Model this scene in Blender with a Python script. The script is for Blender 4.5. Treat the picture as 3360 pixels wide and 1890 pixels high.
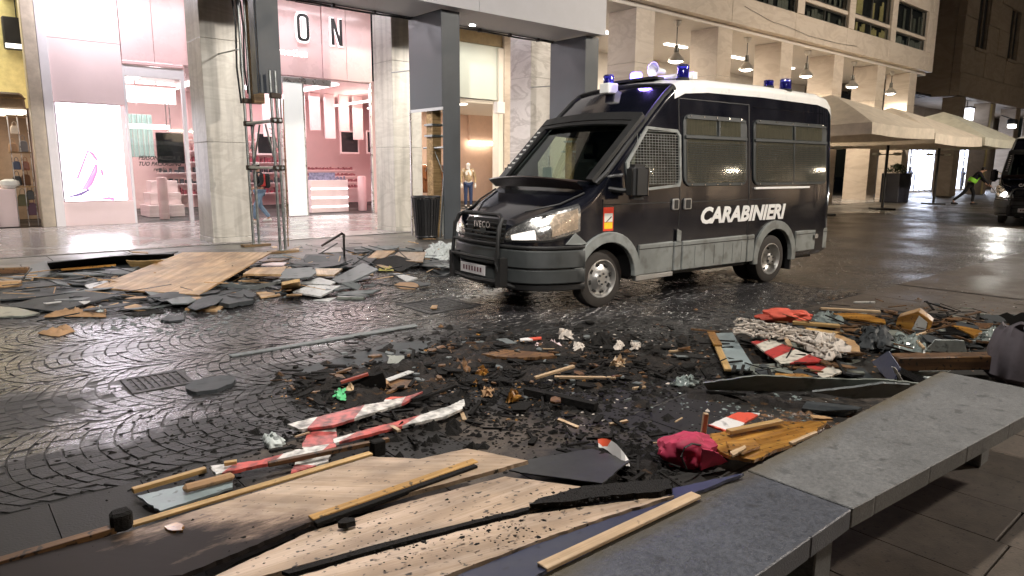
import bpy, bmesh, math, random
from mathutils import Vector, Matrix
random.seed(7)
for o in list(bpy.data.objects): bpy.data.objects.remove(o, do_unlink=True)
SC = bpy.context.scene
COL = SC.collection
R = math.radians
V = Vector

# ------------------------------------------------------------------ camera
FPX, PITCH, ROLL, YAW, CAMH = 2260.0, R(9.9), R(.36), R(49.5), 1.65
_f = V((math.cos(YAW), math.sin(YAW), 0)); _r = V((math.sin(YAW), -math.cos(YAW), 0)); _z = V((0, 0, 1))
FW = _f*math.cos(PITCH) - _z*math.sin(PITCH); _u = _f*math.sin(PITCH) + _z*math.cos(PITCH)
RT = _r*math.cos(ROLL) + _u*math.sin(ROLL); UP = _u*math.cos(ROLL) - _r*math.sin(ROLL)
CAM = V((0, 0, CAMH))
cd = bpy.data.cameras.new('camera'); cam = bpy.data.objects.new('camera', cd); COL.objects.link(cam)
cam.matrix_world = Matrix(((RT.x, UP.x, -FW.x, 0), (RT.y, UP.y, -FW.y, 0), (RT.z, UP.z, -FW.z, CAMH), (0, 0, 0, 1)))
cd.sensor_width = 36; cd.lens = FPX/3360*36; cd.clip_start = .05; cd.clip_end = 2000
SC.camera = cam

# ------------------------------------------------------------------ night sky, faint moon-like sun, exposure
w = bpy.data.worlds.new('World'); SC.world = w; w.use_nodes = True
nt = w.node_tree; bg = nt.nodes['Background']; sky = nt.nodes.new('ShaderNodeTexSky'); sky.sky_type = 'NISHITA'
sky.sun_disc = False; sky.sun_elevation = R(30); sky.sun_rotation = R(200)
nt.links.new(sky.outputs[0], bg.inputs[0]); bg.inputs[1].default_value = .0012
sl = bpy.data.lights.new('sun', 'SUN'); so = bpy.data.objects.new('sun', sl); COL.objects.link(so)
sl.energy = .03; sl.angle = R(.5); sl.color = (1, .95, .88); so.rotation_euler = (R(60), 0, R(-20))
SC.view_settings.view_transform = 'Standard'; SC.view_settings.look = 'None'
SC.view_settings.gamma = 1; SC.view_settings.use_curve_mapping = False; SC.view_settings.exposure = 0
SC.cycles.use_denoising = True
SC.cycles.sample_clamp_indirect = 6; SC.cycles.max_bounces = 7; SC.cycles.transparent_max_bounces = 12
SC.cycles.caustics_reflective = False; SC.cycles.caustics_refractive = False

# ------------------------------------------------------------------ helpers
def ray(u, v): return FW + RT*((u-1680)/FPX) + UP*((945-v)/FPX)
def W(u, v, z=0.0):
    d = ray(u, v); return CAM + d*((z-CAMH)/d.z)
def WY(u, v, y):
    d = ray(u, v); return CAM + d*(y/d.y)
def crop(x0, y0, s): return lambda x, y: (x0+x/s, y0+y/s)
cA = crop(0, 780, 3.68); cB = crop(650, 760, 2.8622); cC = crop(350, 1050, 2.3418); cD = crop(1200, 1050, 2.3418)
cE = crop(2250, 980, 3.4492); cF = crop(2750, 980, 3.4492); cG = crop(1900, 1330, 2.8622); cH = crop(400, 1300, 2.1467)
c8 = crop(1200, 1300, 1.1926)

def tag(o, label=None, cat=None, group=None, kind=None):
    if label: o['label'] = label
    if cat: o['category'] = cat
    if group: o['group'] = group
    if kind: o['kind'] = kind
    return o
def thing(name, label, cat, loc=(0, 0, 0), rz=0, group=None):
    o = bpy.data.objects.new(name, None); COL.objects.link(o); o.location = loc; o.rotation_euler = (0, 0, rz)
    o.empty_display_size = .2
    return tag(o, label, cat, group)
def link(name, me, mat, parent=None, loc=None, mtx=None):
    o = bpy.data.objects.new(name, me); COL.objects.link(o)
    if mat is not None and not me.materials: me.materials.append(mat)
    if parent: o.parent = parent
    if loc is not None: o.location = loc
    if mtx is not None: o.matrix_local = mtx
    return o
def copy_tree(o, parent=None):
    c = o.copy(); COL.objects.link(c); c.parent = parent
    for ch in list(o.children): copy_tree(ch, c)
    return c
def frame(p, d, up=V((0, 0, 1))):
    """matrix with local X along d, Z near up"""
    x = V(d).normalized(); y = up.cross(x)
    if y.length < 1e-4: y = V((0, 1, 0)).cross(x)
    y.normalize(); z = x.cross(y)
    return Matrix(((x.x, y.x, z.x, p[0]), (x.y, y.y, z.y, p[1]), (x.z, y.z, z.z, p[2]), (0, 0, 0, 1)))

class MB:
    def __init__(s): s.v = []; s.f = []
    def add(s, vs, fs, m=None):
        n = len(s.v)
        s.v += [tuple(m @ V(a)) if m is not None else tuple(a) for a in vs]
        s.f += [tuple(i+n for i in f) for f in fs]; return s
    def box(s, x0, y0, z0, x1, y1, z1, m=None):
        return s.add([(x0,y0,z0),(x1,y0,z0),(x1,y1,z0),(x0,y1,z0),(x0,y0,z1),(x1,y0,z1),(x1,y1,z1),(x0,y1,z1)],
            [(0,3,2,1),(4,5,6,7),(0,1,5,4),(1,2,6,5),(2,3,7,6),(3,0,4,7)], m)
    def cbox(s, c, sx, sy, sz, m=None):
        return s.box(c[0]-sx/2, c[1]-sy/2, c[2]-sz/2, c[0]+sx/2, c[1]+sy/2, c[2]+sz/2, m)
    def bar(s, p, q, wd, h, up=V((0, 0, 1))):
        p = V(p); q = V(q); L = (q-p).length
        return s.box(0, -wd/2, -h/2, L, wd/2, h/2, frame(p, q-p, up))
    def tube(s, pts, r, n=8, cap=True):
        pts = [V(p) for p in pts]; rr = r if isinstance(r, (list, tuple)) else [r]*len(pts)
        vs = []; fs = []
        for i, p in enumerate(pts):
            d = (pts[min(i+1, len(pts)-1)]-pts[max(i-1, 0)])
            m = frame(p, d if d.length > 1e-6 else V((1, 0, 0)))
            for k in range(n):
                a = 2*math.pi*k/n; vs.append(tuple(m @ V((0, rr[i]*math.cos(a), rr[i]*math.sin(a)))))
        for i in range(len(pts)-1):
            for k in range(n):
                k2 = (k+1) % n; fs.append((i*n+k, i*n+k2, (i+1)*n+k2, (i+1)*n+k))
        if cap: fs.append(tuple(range(n-1, -1, -1))); fs.append(tuple((len(pts)-1)*n+k for k in range(n)))
        return s.add(vs, fs)
    def lathe(s, prof, n=24, m=None, caps=True):
        """profile [(r,z)] round local z"""
        vs = []; fs = []
        for (r, z) in prof:
            for k in range(n):
                a = 2*math.pi*k/n; vs.append((r*math.cos(a), r*math.sin(a), z))
        for i in range(len(prof)-1):
            for k in range(n):
                k2 = (k+1) % n; fs.append((i*n+k, i*n+k2, (i+1)*n+k2, (i+1)*n+k))
        if caps and prof[0][0] > 1e-5: fs.append(tuple(range(n-1, -1, -1)))
        if caps and prof[-1][0] > 1e-5: fs.append(tuple((len(prof)-1)*n+k for k in range(n)))
        return s.add(vs, fs, m)
    def prism(s, poly, z0, z1, m=None):
        n = len(poly)
        vs = [(x, y, z0) for x, y in poly]+[(x, y, z1) for x, y in poly]
        fs = [tuple(range(n-1, -1, -1)), tuple(range(n, 2*n))]+[(i, (i+1) % n, n+(i+1) % n, n+i) for i in range(n)]
        return s.add(vs, fs, m)
    def mesh(s, name, bev=0, smooth=False, seg=1):
        me = bpy.data.meshes.new(name); me.from_pydata(s.v, [], s.f)
        bm = bmesh.new(); bm.from_mesh(me)
        if smooth: bmesh.ops.remove_doubles(bm, verts=bm.verts, dist=1e-5)
        bmesh.ops.recalc_face_normals(bm, faces=bm.faces)
        if bev:
            es = [e for e in bm.edges if len(e.link_faces) == 2 and e.calc_face_angle(0) > R(35)]
            bmesh.ops.bevel(bm, geom=es, offset=bev, segments=seg, affect='EDGES', clamp_overlap=True)
        if smooth:
            for f in bm.faces: f.smooth = True
            for e in bm.edges:
                if len(e.link_faces) == 2 and e.calc_face_angle(0) > R(38): e.smooth = False
        bm.to_mesh(me); bm.free(); return me
    def build(s, name, mat, parent=None, bev=0, smooth=False, loc=None, mtx=None, seg=1):
        return link(name, s.mesh(name, bev, smooth, seg), mat, parent, loc, mtx)

# ------------------------------------------------------------------ materials
def newmat(name):
    m = bpy.data.materials.new(name); m.use_nodes = True; t = m.node_tree
    return m, t, t.nodes['Principled BSDF'], (lambda k: t.nodes.new(k)), (lambda a, b: t.links.new(a, b))
def ramp(N, pts):
    r = N('ShaderNodeValToRGB'); e = r.color_ramp.elements
    while len(e) < len(pts): e.new(.5)
    for i, (p, c) in enumerate(pts):
        e[i].position = p; e[i].color = (*c, 1) if isinstance(c, (tuple, list)) else (c, c, c, 1)
    return r
def mixc(N, Lk, fac, a, b):
    m = N('ShaderNodeMix'); m.data_type = 'RGBA'
    for k, x in ((0, fac), (6, a), (7, b)):
        if hasattr(x, 'is_output'): Lk(x, m.inputs[k])
        else: m.inputs[k].default_value = (*x, 1) if isinstance(x, (tuple, list)) else x
    return m.outputs[2]
def math_(N, Lk, op, a, b=None):
    m = N('ShaderNodeMath'); m.operation = op
    for k, x in ((0, a), (1, b)):
        if x is None: continue
        if hasattr(x, 'is_output'): Lk(x, m.inputs[k])
        else: m.inputs[k].default_value = x
    return m.outputs[0]
def M(name, col, rough=.6, metal=0, var=.18, sc=5, bump=0, bsc=60, coat=0, spec=.5, stretch=None, dirt=0, dcol=(.012, .011, .01),
      dsc=18, emit=0, ecol=None, rvar=.1, dlim=.62, world=False, trans=0, alpha=1):
    m, t, B, N, Lk = newmat(name)
    tc = N('ShaderNodeTexCoord')
    if world:
        g = N('ShaderNodeNewGeometry'); vec = g.outputs['Position']
    else: vec = tc.outputs['Object']
    mp = N('ShaderNodeMapping'); Lk(vec, mp.inputs[0])
    if stretch: mp.inputs['Scale'].default_value = stretch
    n = N('ShaderNodeTexNoise'); n.inputs['Scale'].default_value = sc; n.inputs['Detail'].default_value = 6; n.inputs['Roughness'].default_value = .65
    Lk(mp.outputs[0], n.inputs['Vector'])
    rp = ramp(N, [(.3, tuple(c*(1-var) for c in col)), (.7, tuple(min(1, c*(1+var)) for c in col))]); Lk(n.outputs[0], rp.inputs[0])
    out = rp.outputs[0]
    if dirt:
        d = N('ShaderNodeTexNoise'); d.inputs['Scale'].default_value = dsc; d.inputs['Detail'].default_value = 5; Lk(vec, d.inputs['Vector'])
        dr = ramp(N, [(dlim, 0), (dlim+.1, dirt)]); Lk(d.outputs[0], dr.inputs[0])
        out = mixc(N, Lk, dr.outputs[0], out, dcol)
    Lk(out, B.inputs['Base Color'])
    rr = ramp(N, [(.3, max(0, rough-rvar)), (.7, min(1, rough+rvar))]); Lk(n.outputs[0], rr.inputs[0]); Lk(rr.outputs[0], B.inputs['Roughness'])
    B.inputs['Metallic'].default_value = metal; B.inputs['Coat Weight'].default_value = coat; B.inputs['Coat Roughness'].default_value = .06
    B.inputs['Specular IOR Level'].default_value = spec
    if bump:
        b = N('ShaderNodeTexNoise'); b.inputs['Scale'].default_value = bsc; b.inputs['Detail'].default_value = 4; Lk(mp.outputs[0], b.inputs['Vector'])
        bn = N('ShaderNodeBump'); bn.inputs['Strength'].default_value = bump; bn.inputs['Distance'].default_value = .01
        Lk(b.outputs[0], bn.inputs['Height']); Lk(bn.outputs[0], B.inputs['Normal'])
    if emit:
        B.inputs['Emission Color'].default_value = (*(ecol or col), 1); B.inputs['Emission Strength'].default_value = emit
    B.inputs['Transmission Weight'].default_value = trans; B.inputs['Alpha'].default_value = alpha
    return m
def glass(name, tint, see=.7, rough=.03):
    m, t, B, N, Lk = newmat(name); t.nodes.remove(B)
    tr = N('ShaderNodeBsdfTransparent'); tr.inputs[0].default_value = (*tint, 1)
    gl = N('ShaderNodeBsdfGlossy'); gl.inputs['Roughness'].default_value = rough; gl.inputs[0].default_value = (.9, .95, .95, 1)
    fr = N('ShaderNodeFresnel'); fr.inputs[0].default_value = 1.5
    gb = N('ShaderNodeNewGeometry'); a = math_(N, Lk, 'MULTIPLY', math_(N, Lk, 'ADD', fr.outputs[0], 1-see-.1 if see < .9 else .0), math_(N, Lk, 'SUBTRACT', 1, gb.outputs['Backfacing']))
    mx = N('ShaderNodeMixShader'); Lk(a, mx.inputs[0]); Lk(tr.outputs[0], mx.inputs[1]); Lk(gl.outputs[0], mx.inputs[2])
    Lk(mx.outputs[0], t.nodes['Material Output'].inputs[0]); return m
def wood(name, a, b, rough=.55, gr=26, dirt=.9, dlim=.66, dsc=30, char=0, wet=0):
    """grain runs along local x; char = sooty scorched areas of the board"""
    m, t, B, N, Lk = newmat(name)
    tc = N('ShaderNodeTexCoord'); mp = N('ShaderNodeMapping'); mp.inputs['Scale'].default_value = (.7, gr, gr); Lk(tc.outputs['Object'], mp.inputs[0])
    n = N('ShaderNodeTexNoise'); n.inputs['Scale'].default_value = 1; n.inputs['Detail'].default_value = 7; n.inputs['Roughness'].default_value = .6; n.inputs['Distortion'].default_value = .6; Lk(mp.outputs[0], n.inputs['Vector'])
    mf = N('ShaderNodeMapping'); mf.inputs['Scale'].default_value = (2.2, 85, 85); Lk(tc.outputs['Object'], mf.inputs[0])
    nf = N('ShaderNodeTexNoise'); nf.inputs['Scale'].default_value = 1; nf.inputs['Detail'].default_value = 5; nf.inputs['Roughness'].default_value = .7; Lk(mf.outputs[0], nf.inputs['Vector'])
    wv = N('ShaderNodeTexWave'); wv.wave_type = 'BANDS'; wv.bands_direction = 'Y'; wv.inputs['Scale'].default_value = 3; wv.inputs['Distortion'].default_value = 16; wv.inputs['Detail'].default_value = 3; wv.inputs['Detail Scale'].default_value = .6
    mw_ = N('ShaderNodeMapping'); mw_.inputs['Scale'].default_value = (.28, 1, 1); Lk(tc.outputs['Object'], mw_.inputs[0]); Lk(mw_.outputs[0], wv.inputs['Vector'])
    gsum = math_(N, Lk, 'ADD', math_(N, Lk, 'ADD', math_(N, Lk, 'MULTIPLY', n.outputs[0], .60), math_(N, Lk, 'MULTIPLY', nf.outputs[0], .38)), math_(N, Lk, 'MULTIPLY', wv.outputs['Fac'], .035))
    rp = ramp(N, [(.34, tuple(c*.78 for c in a)), (.47, a), (.62, b)]); Lk(gsum, rp.inputs[0]); out = rp.outputs[0]
    n2 = N('ShaderNodeTexNoise'); n2.inputs['Scale'].default_value = 3; n2.inputs['Detail'].default_value = 6; Lk(tc.outputs['Object'], n2.inputs['Vector'])
    r2 = ramp(N, [(.33, .45), (.6, 1.0)]); Lk(n2.outputs[0], r2.inputs[0])
    mu = N('ShaderNodeMix'); mu.data_type = 'RGBA'; mu.blend_type = 'MULTIPLY'; mu.inputs[0].default_value = .8; Lk(out, mu.inputs[6]); Lk(r2.outputs[0], mu.inputs[7]); out = mu.outputs[2]
    if dirt:
        d = N('ShaderNodeTexNoise'); d.inputs['Scale'].default_value = dsc; d.inputs['Detail'].default_value = 3; Lk(tc.outputs['Object'], d.inputs['Vector'])
        dr = ramp(N, [(dlim, 0), (dlim+.06, dirt)]); Lk(d.outputs[0], dr.inputs[0]); out = mixc(N, Lk, dr.outputs[0], out, (.012, .01, .009))
    rg = rough
    if char:
        c = N('ShaderNodeTexNoise'); c.inputs['Scale'].default_value = 2.2; c.inputs['Detail'].default_value = 8; c.inputs['Roughness'].default_value = .7; Lk(tc.outputs['Object'], c.inputs['Vector'])
        cr = ramp(N, [(.5-char*.4, 1), (.62-char*.4, 0)]); cr.color_ramp.elements[0].position = max(0, .56-(1-char)*.45); cr.color_ramp.elements[1].position = max(.02, .70-(1-char)*.45)
        Lk(c.outputs[0], cr.inputs[0]); out = mixc(N, Lk, cr.outputs[0], out, (.012, .01, .009))
    Lk(out, B.inputs['Base Color']); B.inputs['Roughness'].default_value = rough
    if wet: B.inputs['Coat Weight'].default_value = wet; B.inputs['Coat Roughness'].default_value = .15
    bn = N('ShaderNodeBump'); bn.inputs['Strength'].default_value = .35; bn.inputs['Distance'].default_value = .004; Lk(n.outputs[0], bn.inputs['Height']); Lk(bn.outputs[0], B.inputs['Normal'])
    return m
def stripes(name, c1, c2, period, slant, dirt=.8, dlim=.6, dsc=14, off=0):
    m, t, B, N, Lk = newmat(name); tc = N('ShaderNodeTexCoord'); s = N('ShaderNodeSeparateXYZ'); Lk(tc.outputs['Object'], s.inputs[0])
    k = math_(N, Lk, 'ADD', s.outputs[0], math_(N, Lk, 'MULTIPLY', s.outputs[1], slant))
    fr = math_(N, Lk, 'FRACT', math_(N, Lk, 'ADD', math_(N, Lk, 'DIVIDE', k, period), off))
    st = math_(N, Lk, 'GREATER_THAN', fr, .5); out = mixc(N, Lk, st, c1, c2)
    d = N('ShaderNodeTexNoise'); d.inputs['Scale'].default_value = dsc; d.inputs['Detail'].default_value = 7; Lk(tc.outputs['Object'], d.inputs['Vector'])
    dr = ramp(N, [(dlim-.1, 0), (dlim+.12, dirt)]); Lk(d.outputs[0], dr.inputs[0]); out = mixc(N, Lk, dr.outputs[0], out, (.03, .027, .025))
    Lk(out, B.inputs['Base Color']); B.inputs['Roughness'].default_value = .4; return m
def emis(name, col, s):
    m, t, B, N, Lk = newmat(name); B.inputs['Base Color'].default_value = (*col, 1)
    B.inputs['Emission Color'].default_value = (*col, 1); B.inputs['Emission Strength'].default_value = s; B.inputs['Roughness'].default_value = .5; return m
def marble(name, a, b, vein, sc=.6, rough=.35, streak=.0):
    m, t, B, N, Lk = newmat(name); g = N('ShaderNodeNewGeometry'); mp = N('ShaderNodeMapping'); Lk(g.outputs['Position'], mp.inputs[0]); mp.inputs['Rotation'].default_value = (0, R(35), R(20)); mp.inputs['Scale'].default_value = (1, 1, 2.4)
    n = N('ShaderNodeTexNoise'); n.inputs['Scale'].default_value = sc; n.inputs['Detail'].default_value = 9; n.inputs['Roughness'].default_value = .62; n.inputs['Distortion'].default_value = .7; Lk(mp.outputs[0], n.inputs['Vector'])
    rp = ramp(N, [(.28, a), (.46, b), (.53, tuple(v*.5+w_*.5 for v, w_ in zip(vein, b))), (.62, b), (.8, a)]); Lk(n.outputs[0], rp.inputs[0]); out = rp.outputs[0]
    if streak:
        mp2 = N('ShaderNodeMapping'); mp2.inputs['Scale'].default_value = (4, 4, .35); Lk(g.outputs['Position'], mp2.inputs[0])
        n2 = N('ShaderNodeTexNoise'); n2.inputs['Scale'].default_value = 1.3; n2.inputs['Detail'].default_value = 6; Lk(mp2.outputs[0], n2.inputs['Vector'])
        r2 = ramp(N, [(.45, 0), (.68, streak)]); Lk(n2.outputs[0], r2.inputs[0]); out = mixc(N, Lk, r2.outputs[0], out, (.10, .085, .07))
    Lk(out, B.inputs['Base Color']); B.inputs['Roughness'].default_value = rough; return m

def sheet(name, label, cat, pts, th, mat, rag=.0045, group=None, parent=None, bow=0, kind=None):
    """a flat board or sheet: polygon of world points (its upper face), extruded downwards by th; local x runs along its first edge"""
    pts = [V(p) for p in pts]
    c = sum(pts, V())/len(pts)
    nrm = V()
    for i in range(len(pts)):
        a = pts[i]-c; b = pts[(i+1) % len(pts)]-c; nrm += a.cross(b)
    nrm.normalize()
    if nrm.z < 0: nrm = -nrm; pts = pts[::-1]; pts = pts[-2:]+pts[:-2] if len(pts) > 2 else pts
    ex = (pts[1]-pts[0]); ex -= nrm*ex.dot(nrm); ex.normalize(); ey = nrm.cross(ex)
    loc = [V(((p-c).dot(ex), (p-c).dot(ey), (p-c).dot(nrm))) for p in pts]
    if rag:
        out = []
        for i, p in enumerate(loc):
            q = loc[(i+1) % len(loc)]; L = (q-p).length; k = max(1, min(9, int(L/(rag*3.2))))
            out.append(p)
            for j in range(1, k):
                e = p.lerp(q, j/k); out.append(e+V((random.uniform(-rag, rag), random.uniform(-rag, rag), 0)))
        loc = out
    for p in loc: p.z = 0
    n = len(loc)
    if bow:
        mx = max(abs(p.x) for p in loc)
        for p in loc: p.z += bow*(p.x/mx)**2
    me = bpy.data.meshes.new(name)
    vs = [tuple(p) for p in loc]+[(p.x, p.y, p.z-th) for p in loc]
    fs = [tuple(range(n)), tuple(range(2*n-1, n-1, -1))]+[(i, n+i, n+(i+1) % n, (i+1) % n) for i in range(n)]
    me.from_pydata(vs, [], fs)
    bm = bmesh.new(); bm.from_mesh(me)
    if bow: bmesh.ops.triangulate(bm, faces=[f for f in bm.faces if len(f.verts) > 4])
    bmesh.ops.recalc_face_normals(bm, faces=bm.faces)
    bm.to_mesh(me); bm.free()
    o = link(name, me, mat, parent)
    o.matrix_world = Matrix(((ex.x, ey.x, nrm.x, c.x), (ex.y, ey.y, nrm.y, c.y), (ex.z, ey.z, nrm.z, c.z), (0, 0, 0, 1)))
    if label: tag(o, label, cat, group, kind)
    return o
def stick(name, label, cat, p, q, wd, h, mat, roll=0, parent=None, bev=.002, group=None):
    p = V(p); q = V(q); m = frame((p+q)/2, q-p) @ Matrix.Rotation(roll, 4, 'X'); L = (q-p).length
    b = MB(); k = 4
    for i in range(k):   # slightly uneven sawn length
        pass
    b.box(-L/2, -wd/2, -h/2, L/2, wd/2, h/2)
    o = b.build(name, mat, parent, bev=bev); o.matrix_world = m
    if label: tag(o, label, cat, group)
    return o
def text(name, body, size, mat, parent, mtx, ext=.004, shear=0, sx=1, off=0, spacing=1):
    cu = bpy.data.curves.new(name, 'FONT'); cu.body = body; cu.size = size; cu.extrude = ext; cu.shear = shear; cu.offset = off
    cu.align_x = 'CENTER'; cu.align_y = 'CENTER'; cu.space_character = spacing; cu.resolution_u = 3
    o = bpy.data.objects.new(name, cu); COL.objects.link(o)
    dg = bpy.context.evaluated_depsgraph_get(); me = bpy.data.meshes.new_from_object(o.evaluated_get(dg))
    bpy.data.objects.remove(o, do_unlink=True); bpy.data.curves.remove(cu)
    me.materials.clear(); me.name = name
    return link(name, me, mat, parent, mtx=mtx @ Matrix.Diagonal((sx, 1, 1, 1)))
def crumple(name, label, cat, pts3, amp, mat, th=.0, n=10, group=None, parent=None, fr=5):
    """a loose sheet (cloth, plastic, paper) over four world corner points, folded irregularly, double-sided thickness"""
    a, b, c, d = [V(p) for p in pts3]; vs = []; fs = []; sd = random.random()*50
    from mathutils import noise
    for i in range(n+1):
        for j in range(n+1):
            s = i/n; q = j/n; p = a.lerp(b, s).lerp(d.lerp(c, s), q)
            L = max((b-a).length, .1)
            e = min(s, 1-s, q, 1-q)*4; e = min(1, e)**.5
            z = (abs(noise.noise(V((s*fr+sd, q*fr, 0))))*amp*1.6+noise.noise(V((s*fr*2.6+sd, q*fr*2.2, 3)))*amp*(.6 if fr > 3 else .3)+(amp*.9 if fr < 3 else amp*.2))*e
            p += V((noise.noise(V((s*fr, q*fr, sd)))*amp*.8, noise.noise(V((s*fr+9, q*fr, sd)))*amp*.8, max(0, z)+.004)); vs.append(p)
    o = sum(vs, V())/len(vs); m = len(vs)
    vv = [tuple(p-o) for p in vs]+[tuple(p-o-V((0, 0, max(th, .003)))) for p in vs]
    for i in range(n):
        for j in range(n):
            k = i*(n+1)+j; fs.append((k, k+n+1, k+n+2, k+1)); fs.append((m+k, m+k+1, m+k+n+2, m+k+n+1))
    me = bpy.data.meshes.new(name); me.from_pydata(vv, [], fs)
    for f in me.polygons: f.use_smooth = n > 8
    ob = link(name, me, mat, parent, loc=o)
    if label: tag(ob, label, cat, group)
    return ob
# ================================================================== SETTING
def ground_mat(name, a, b, rough, rv, soot=.95, sc=7, bump=.3, bsc=90, wetc=.0, cobble=0, spec=.5, track=0):
    m, t, B, N, Lk = newmat(name); g = N('ShaderNodeNewGeometry'); P = g.outputs['Position']
    n = N('ShaderNodeTexNoise'); n.inputs['Scale'].default_value = sc; n.inputs['Detail'].default_value = 7; n.inputs['Roughness'].default_value = .65; Lk(P, n.inputs['Vector'])
    rp = ramp(N, [(.3, a), (.7, b)]); Lk(n.outputs[0], rp.inputs[0]); out = rp.outputs[0]
    # irregular soot where the rubbish burnt, plus shade painted over the lower-left cobbles
    best = None
    for (u, v, rad) in ((1130, 1270, 1.0), (1400, 1190, 1.2), (1750, 1140, 1.3), (1800, 1230, 1.2), (2150, 1120, 1.3), (2450, 1230, 1.2), (2900, 1120, 1.8), (2250, 1380, .8), (2050, 1560, .7), (1300, 1480, .5), (700, 1420, .45), (200, 1000, 1.5), (150, 1650, .9), (500, 1560, .7), (60, 1350, .5)):
        c = W(u, v); d = N('ShaderNodeVectorMath'); d.operation = 'DISTANCE'; Lk(P, d.inputs[0]); d.inputs[1].default_value = c
        k = math_(N, Lk, 'SUBTRACT', 1, math_(N, Lk, 'DIVIDE', d.outputs['Value'], rad)); best = k if best is None else math_(N, Lk, 'MAXIMUM', best, k)
    s = N('ShaderNodeTexNoise'); s.inputs['Scale'].default_value = 2.6; s.inputs['Detail'].default_value = 9; s.inputs['Roughness'].default_value = .72; Lk(P, s.inputs['Vector'])
    k = math_(N, Lk, 'ADD', math_(N, Lk, 'MULTIPLY', math_(N, Lk, 'MAXIMUM', best, -.6), .55), s.outputs[0])
    sr = ramp(N, [(.50, 0), (.66, soot)]); Lk(k, sr.inputs[0]); out = mixc(N, Lk, sr.outputs[0], out, (.010, .0095, .009))
    # fine spatter of soot flakes
    f = N('ShaderNodeTexNoise'); f.inputs['Scale'].default_value = 34; f.inputs['Detail'].default_value = 3; Lk(P, f.inputs['Vector'])
    fr = ramp(N, [(.62, 0), (.70, .8)]); Lk(f.outputs[0], fr.inputs[0]); out = mixc(N, Lk, fr.outputs[0], out, (.012, .011, .01))
    w = N('ShaderNodeTexNoise'); w.inputs['Scale'].default_value = .8; w.inputs['Detail'].default_value = 4; Lk(P, w.inputs['Vector'])
    rr = ramp(N, [(.38, max(.05, rough-rv)), (.62, rough+rv)]); Lk(w.outputs[0], rr.inputs[0])
    rgh = mixc(N, Lk, sr.outputs[0], rr.outputs[0], (.6, .6, .6))
    bn = N('ShaderNodeBump'); bn.inputs['Strength'].default_value = bump; bn.inputs['Distance'].default_value = .006
    b = N('ShaderNodeTexNoise'); b.inputs['Scale'].default_value = bsc; b.inputs['Detail'].default_value = 4; Lk(P, b.inputs['Vector']); h = b.outputs[0]
    if cobble:
        vo = N('ShaderNodeTexVoronoi'); vo.feature = 'DISTANCE_TO_EDGE'; vo.inputs['Scale'].default_value = cobble; Lk(P, vo.inputs['Vector'])
        vr = ramp(N, [(.0, 0), (.12, 1)]); Lk(vo.outputs['Distance'], vr.inputs[0]); h = math_(N, Lk, 'ADD', math_(N, Lk, 'MULTIPLY', h, .35), vr.outputs[0])
        out = mixc(N, Lk, vr.outputs[0], (.012, .011, .01), out)
        bn.inputs['Distance'].default_value = .012
    Lk(out, B.inputs['Base Color']); Lk(rgh, B.inputs['Roughness']); Lk(h, bn.inputs['Height']); Lk(bn.outputs[0], B.inputs['Normal'])
    B.inputs['Specular IOR Level'].default_value = spec
    return m
m_mortar = ground_mat('mortar', (.014, .013, .012), (.030, .028, .026), .55, .15, bump=.6)
m_cobble = ground_mat('wet cobble', (.016, .0155, .0165), (.044, .042, .044), .20, .08, soot=.8, sc=9, bump=.55, bsc=75, spec=.45)
m_road = ground_mat('far cobble', (.048, .036, .025), (.105, .080, .056), .40, .10, soot=.7, cobble=9.5, bump=.7, spec=.5)
m_slab = ground_mat('slab stone', (.048, .037, .028), (.100, .078, .060), .55, .12, soot=.95, bump=.25)
m_walk = ground_mat('pavement stone', (.075, .068, .06), (.13, .12, .105), .42, .14, soot=.6, bump=.2)
m_floor = ground_mat('arcade floor', (.22, .205, .195), (.36, .34, .33), .22, .08, soot=.0, sc=2, bump=.05)

def plane(name, x0, y0, x1, y1, z, mat):
    o = MB().add([(x0, y0, z), (x1, y0, z), (x1, y1, z), (x0, y1, z)], [(0, 1, 2, 3)]).build(name, mat); return tag(o, kind='structure')
plane('ground', -80, -60, 160, 120, -.032, m_mortar)
street = plane('road', 9.6, 3.9, 120, 11.8, -.004, m_road)
plane('road_near', -40, 3.9, -4.5, 11.8, -.004, m_road)['kind'] = 'structure'
plane('pavement', 10.8, -9, 120, 3.9, .0, m_slab)
plane('pavement_left', -40, -9, -.9, 3.9, .0, m_slab)

# --- fan-laid cobbles between camera and van: real stones
cob = MB().add([(-4.5, 3.9, -.0052), (9.6, 3.9, -.0052), (9.6, 11.8, -.0052), (-4.5, 11.8, -.0052)], [(0, 1, 2, 3)]).build('cobbled_street', m_mortar)
tag(cob, kind='structure')
def inview(p, mg=120):
    d = p-CAM; z = d.dot(FW)
    if z < .3: return None
    u = 1680+FPX*d.dot(RT)/z; v = 945-FPX*d.dot(UP)/z
    return (u, v) if -mg < u < 3360+mg and -mg < v < 1890+mg else None
def stone(c, zt, sh=.006, be=.009):
    cx = sum(p[0] for p in c)/4; cy = sum(p[1] for p in c)/4; vs = []
    for (k, z) in ((sh, -.03), (sh, zt-.006), (sh+be, zt)):
        for p in c:
            dx = p[0]-cx; dy = p[1]-cy; L = math.hypot(dx, dy); s = (L-k*1.3)/L
            vs.append((cx+dx*s, cy+dy*s, z))
    fs = [(8, 9, 10, 11)]
    for r in (0, 4):
        for i in range(4): fs.append((r+i, r+(i+1) % 4, r+4+(i+1) % 4, r+4+i))
    return vs, fs
SGRATE = [(1.03, 5.48, 1.47, 5.92), (4.28, 6.45, 5.02, 7.2)]
near = []; bulk = MB(); rng = random.Random(3)
Wc = 1.15; Rr = Wc/math.sqrt(2); s_ = .090; nst = 13
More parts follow.
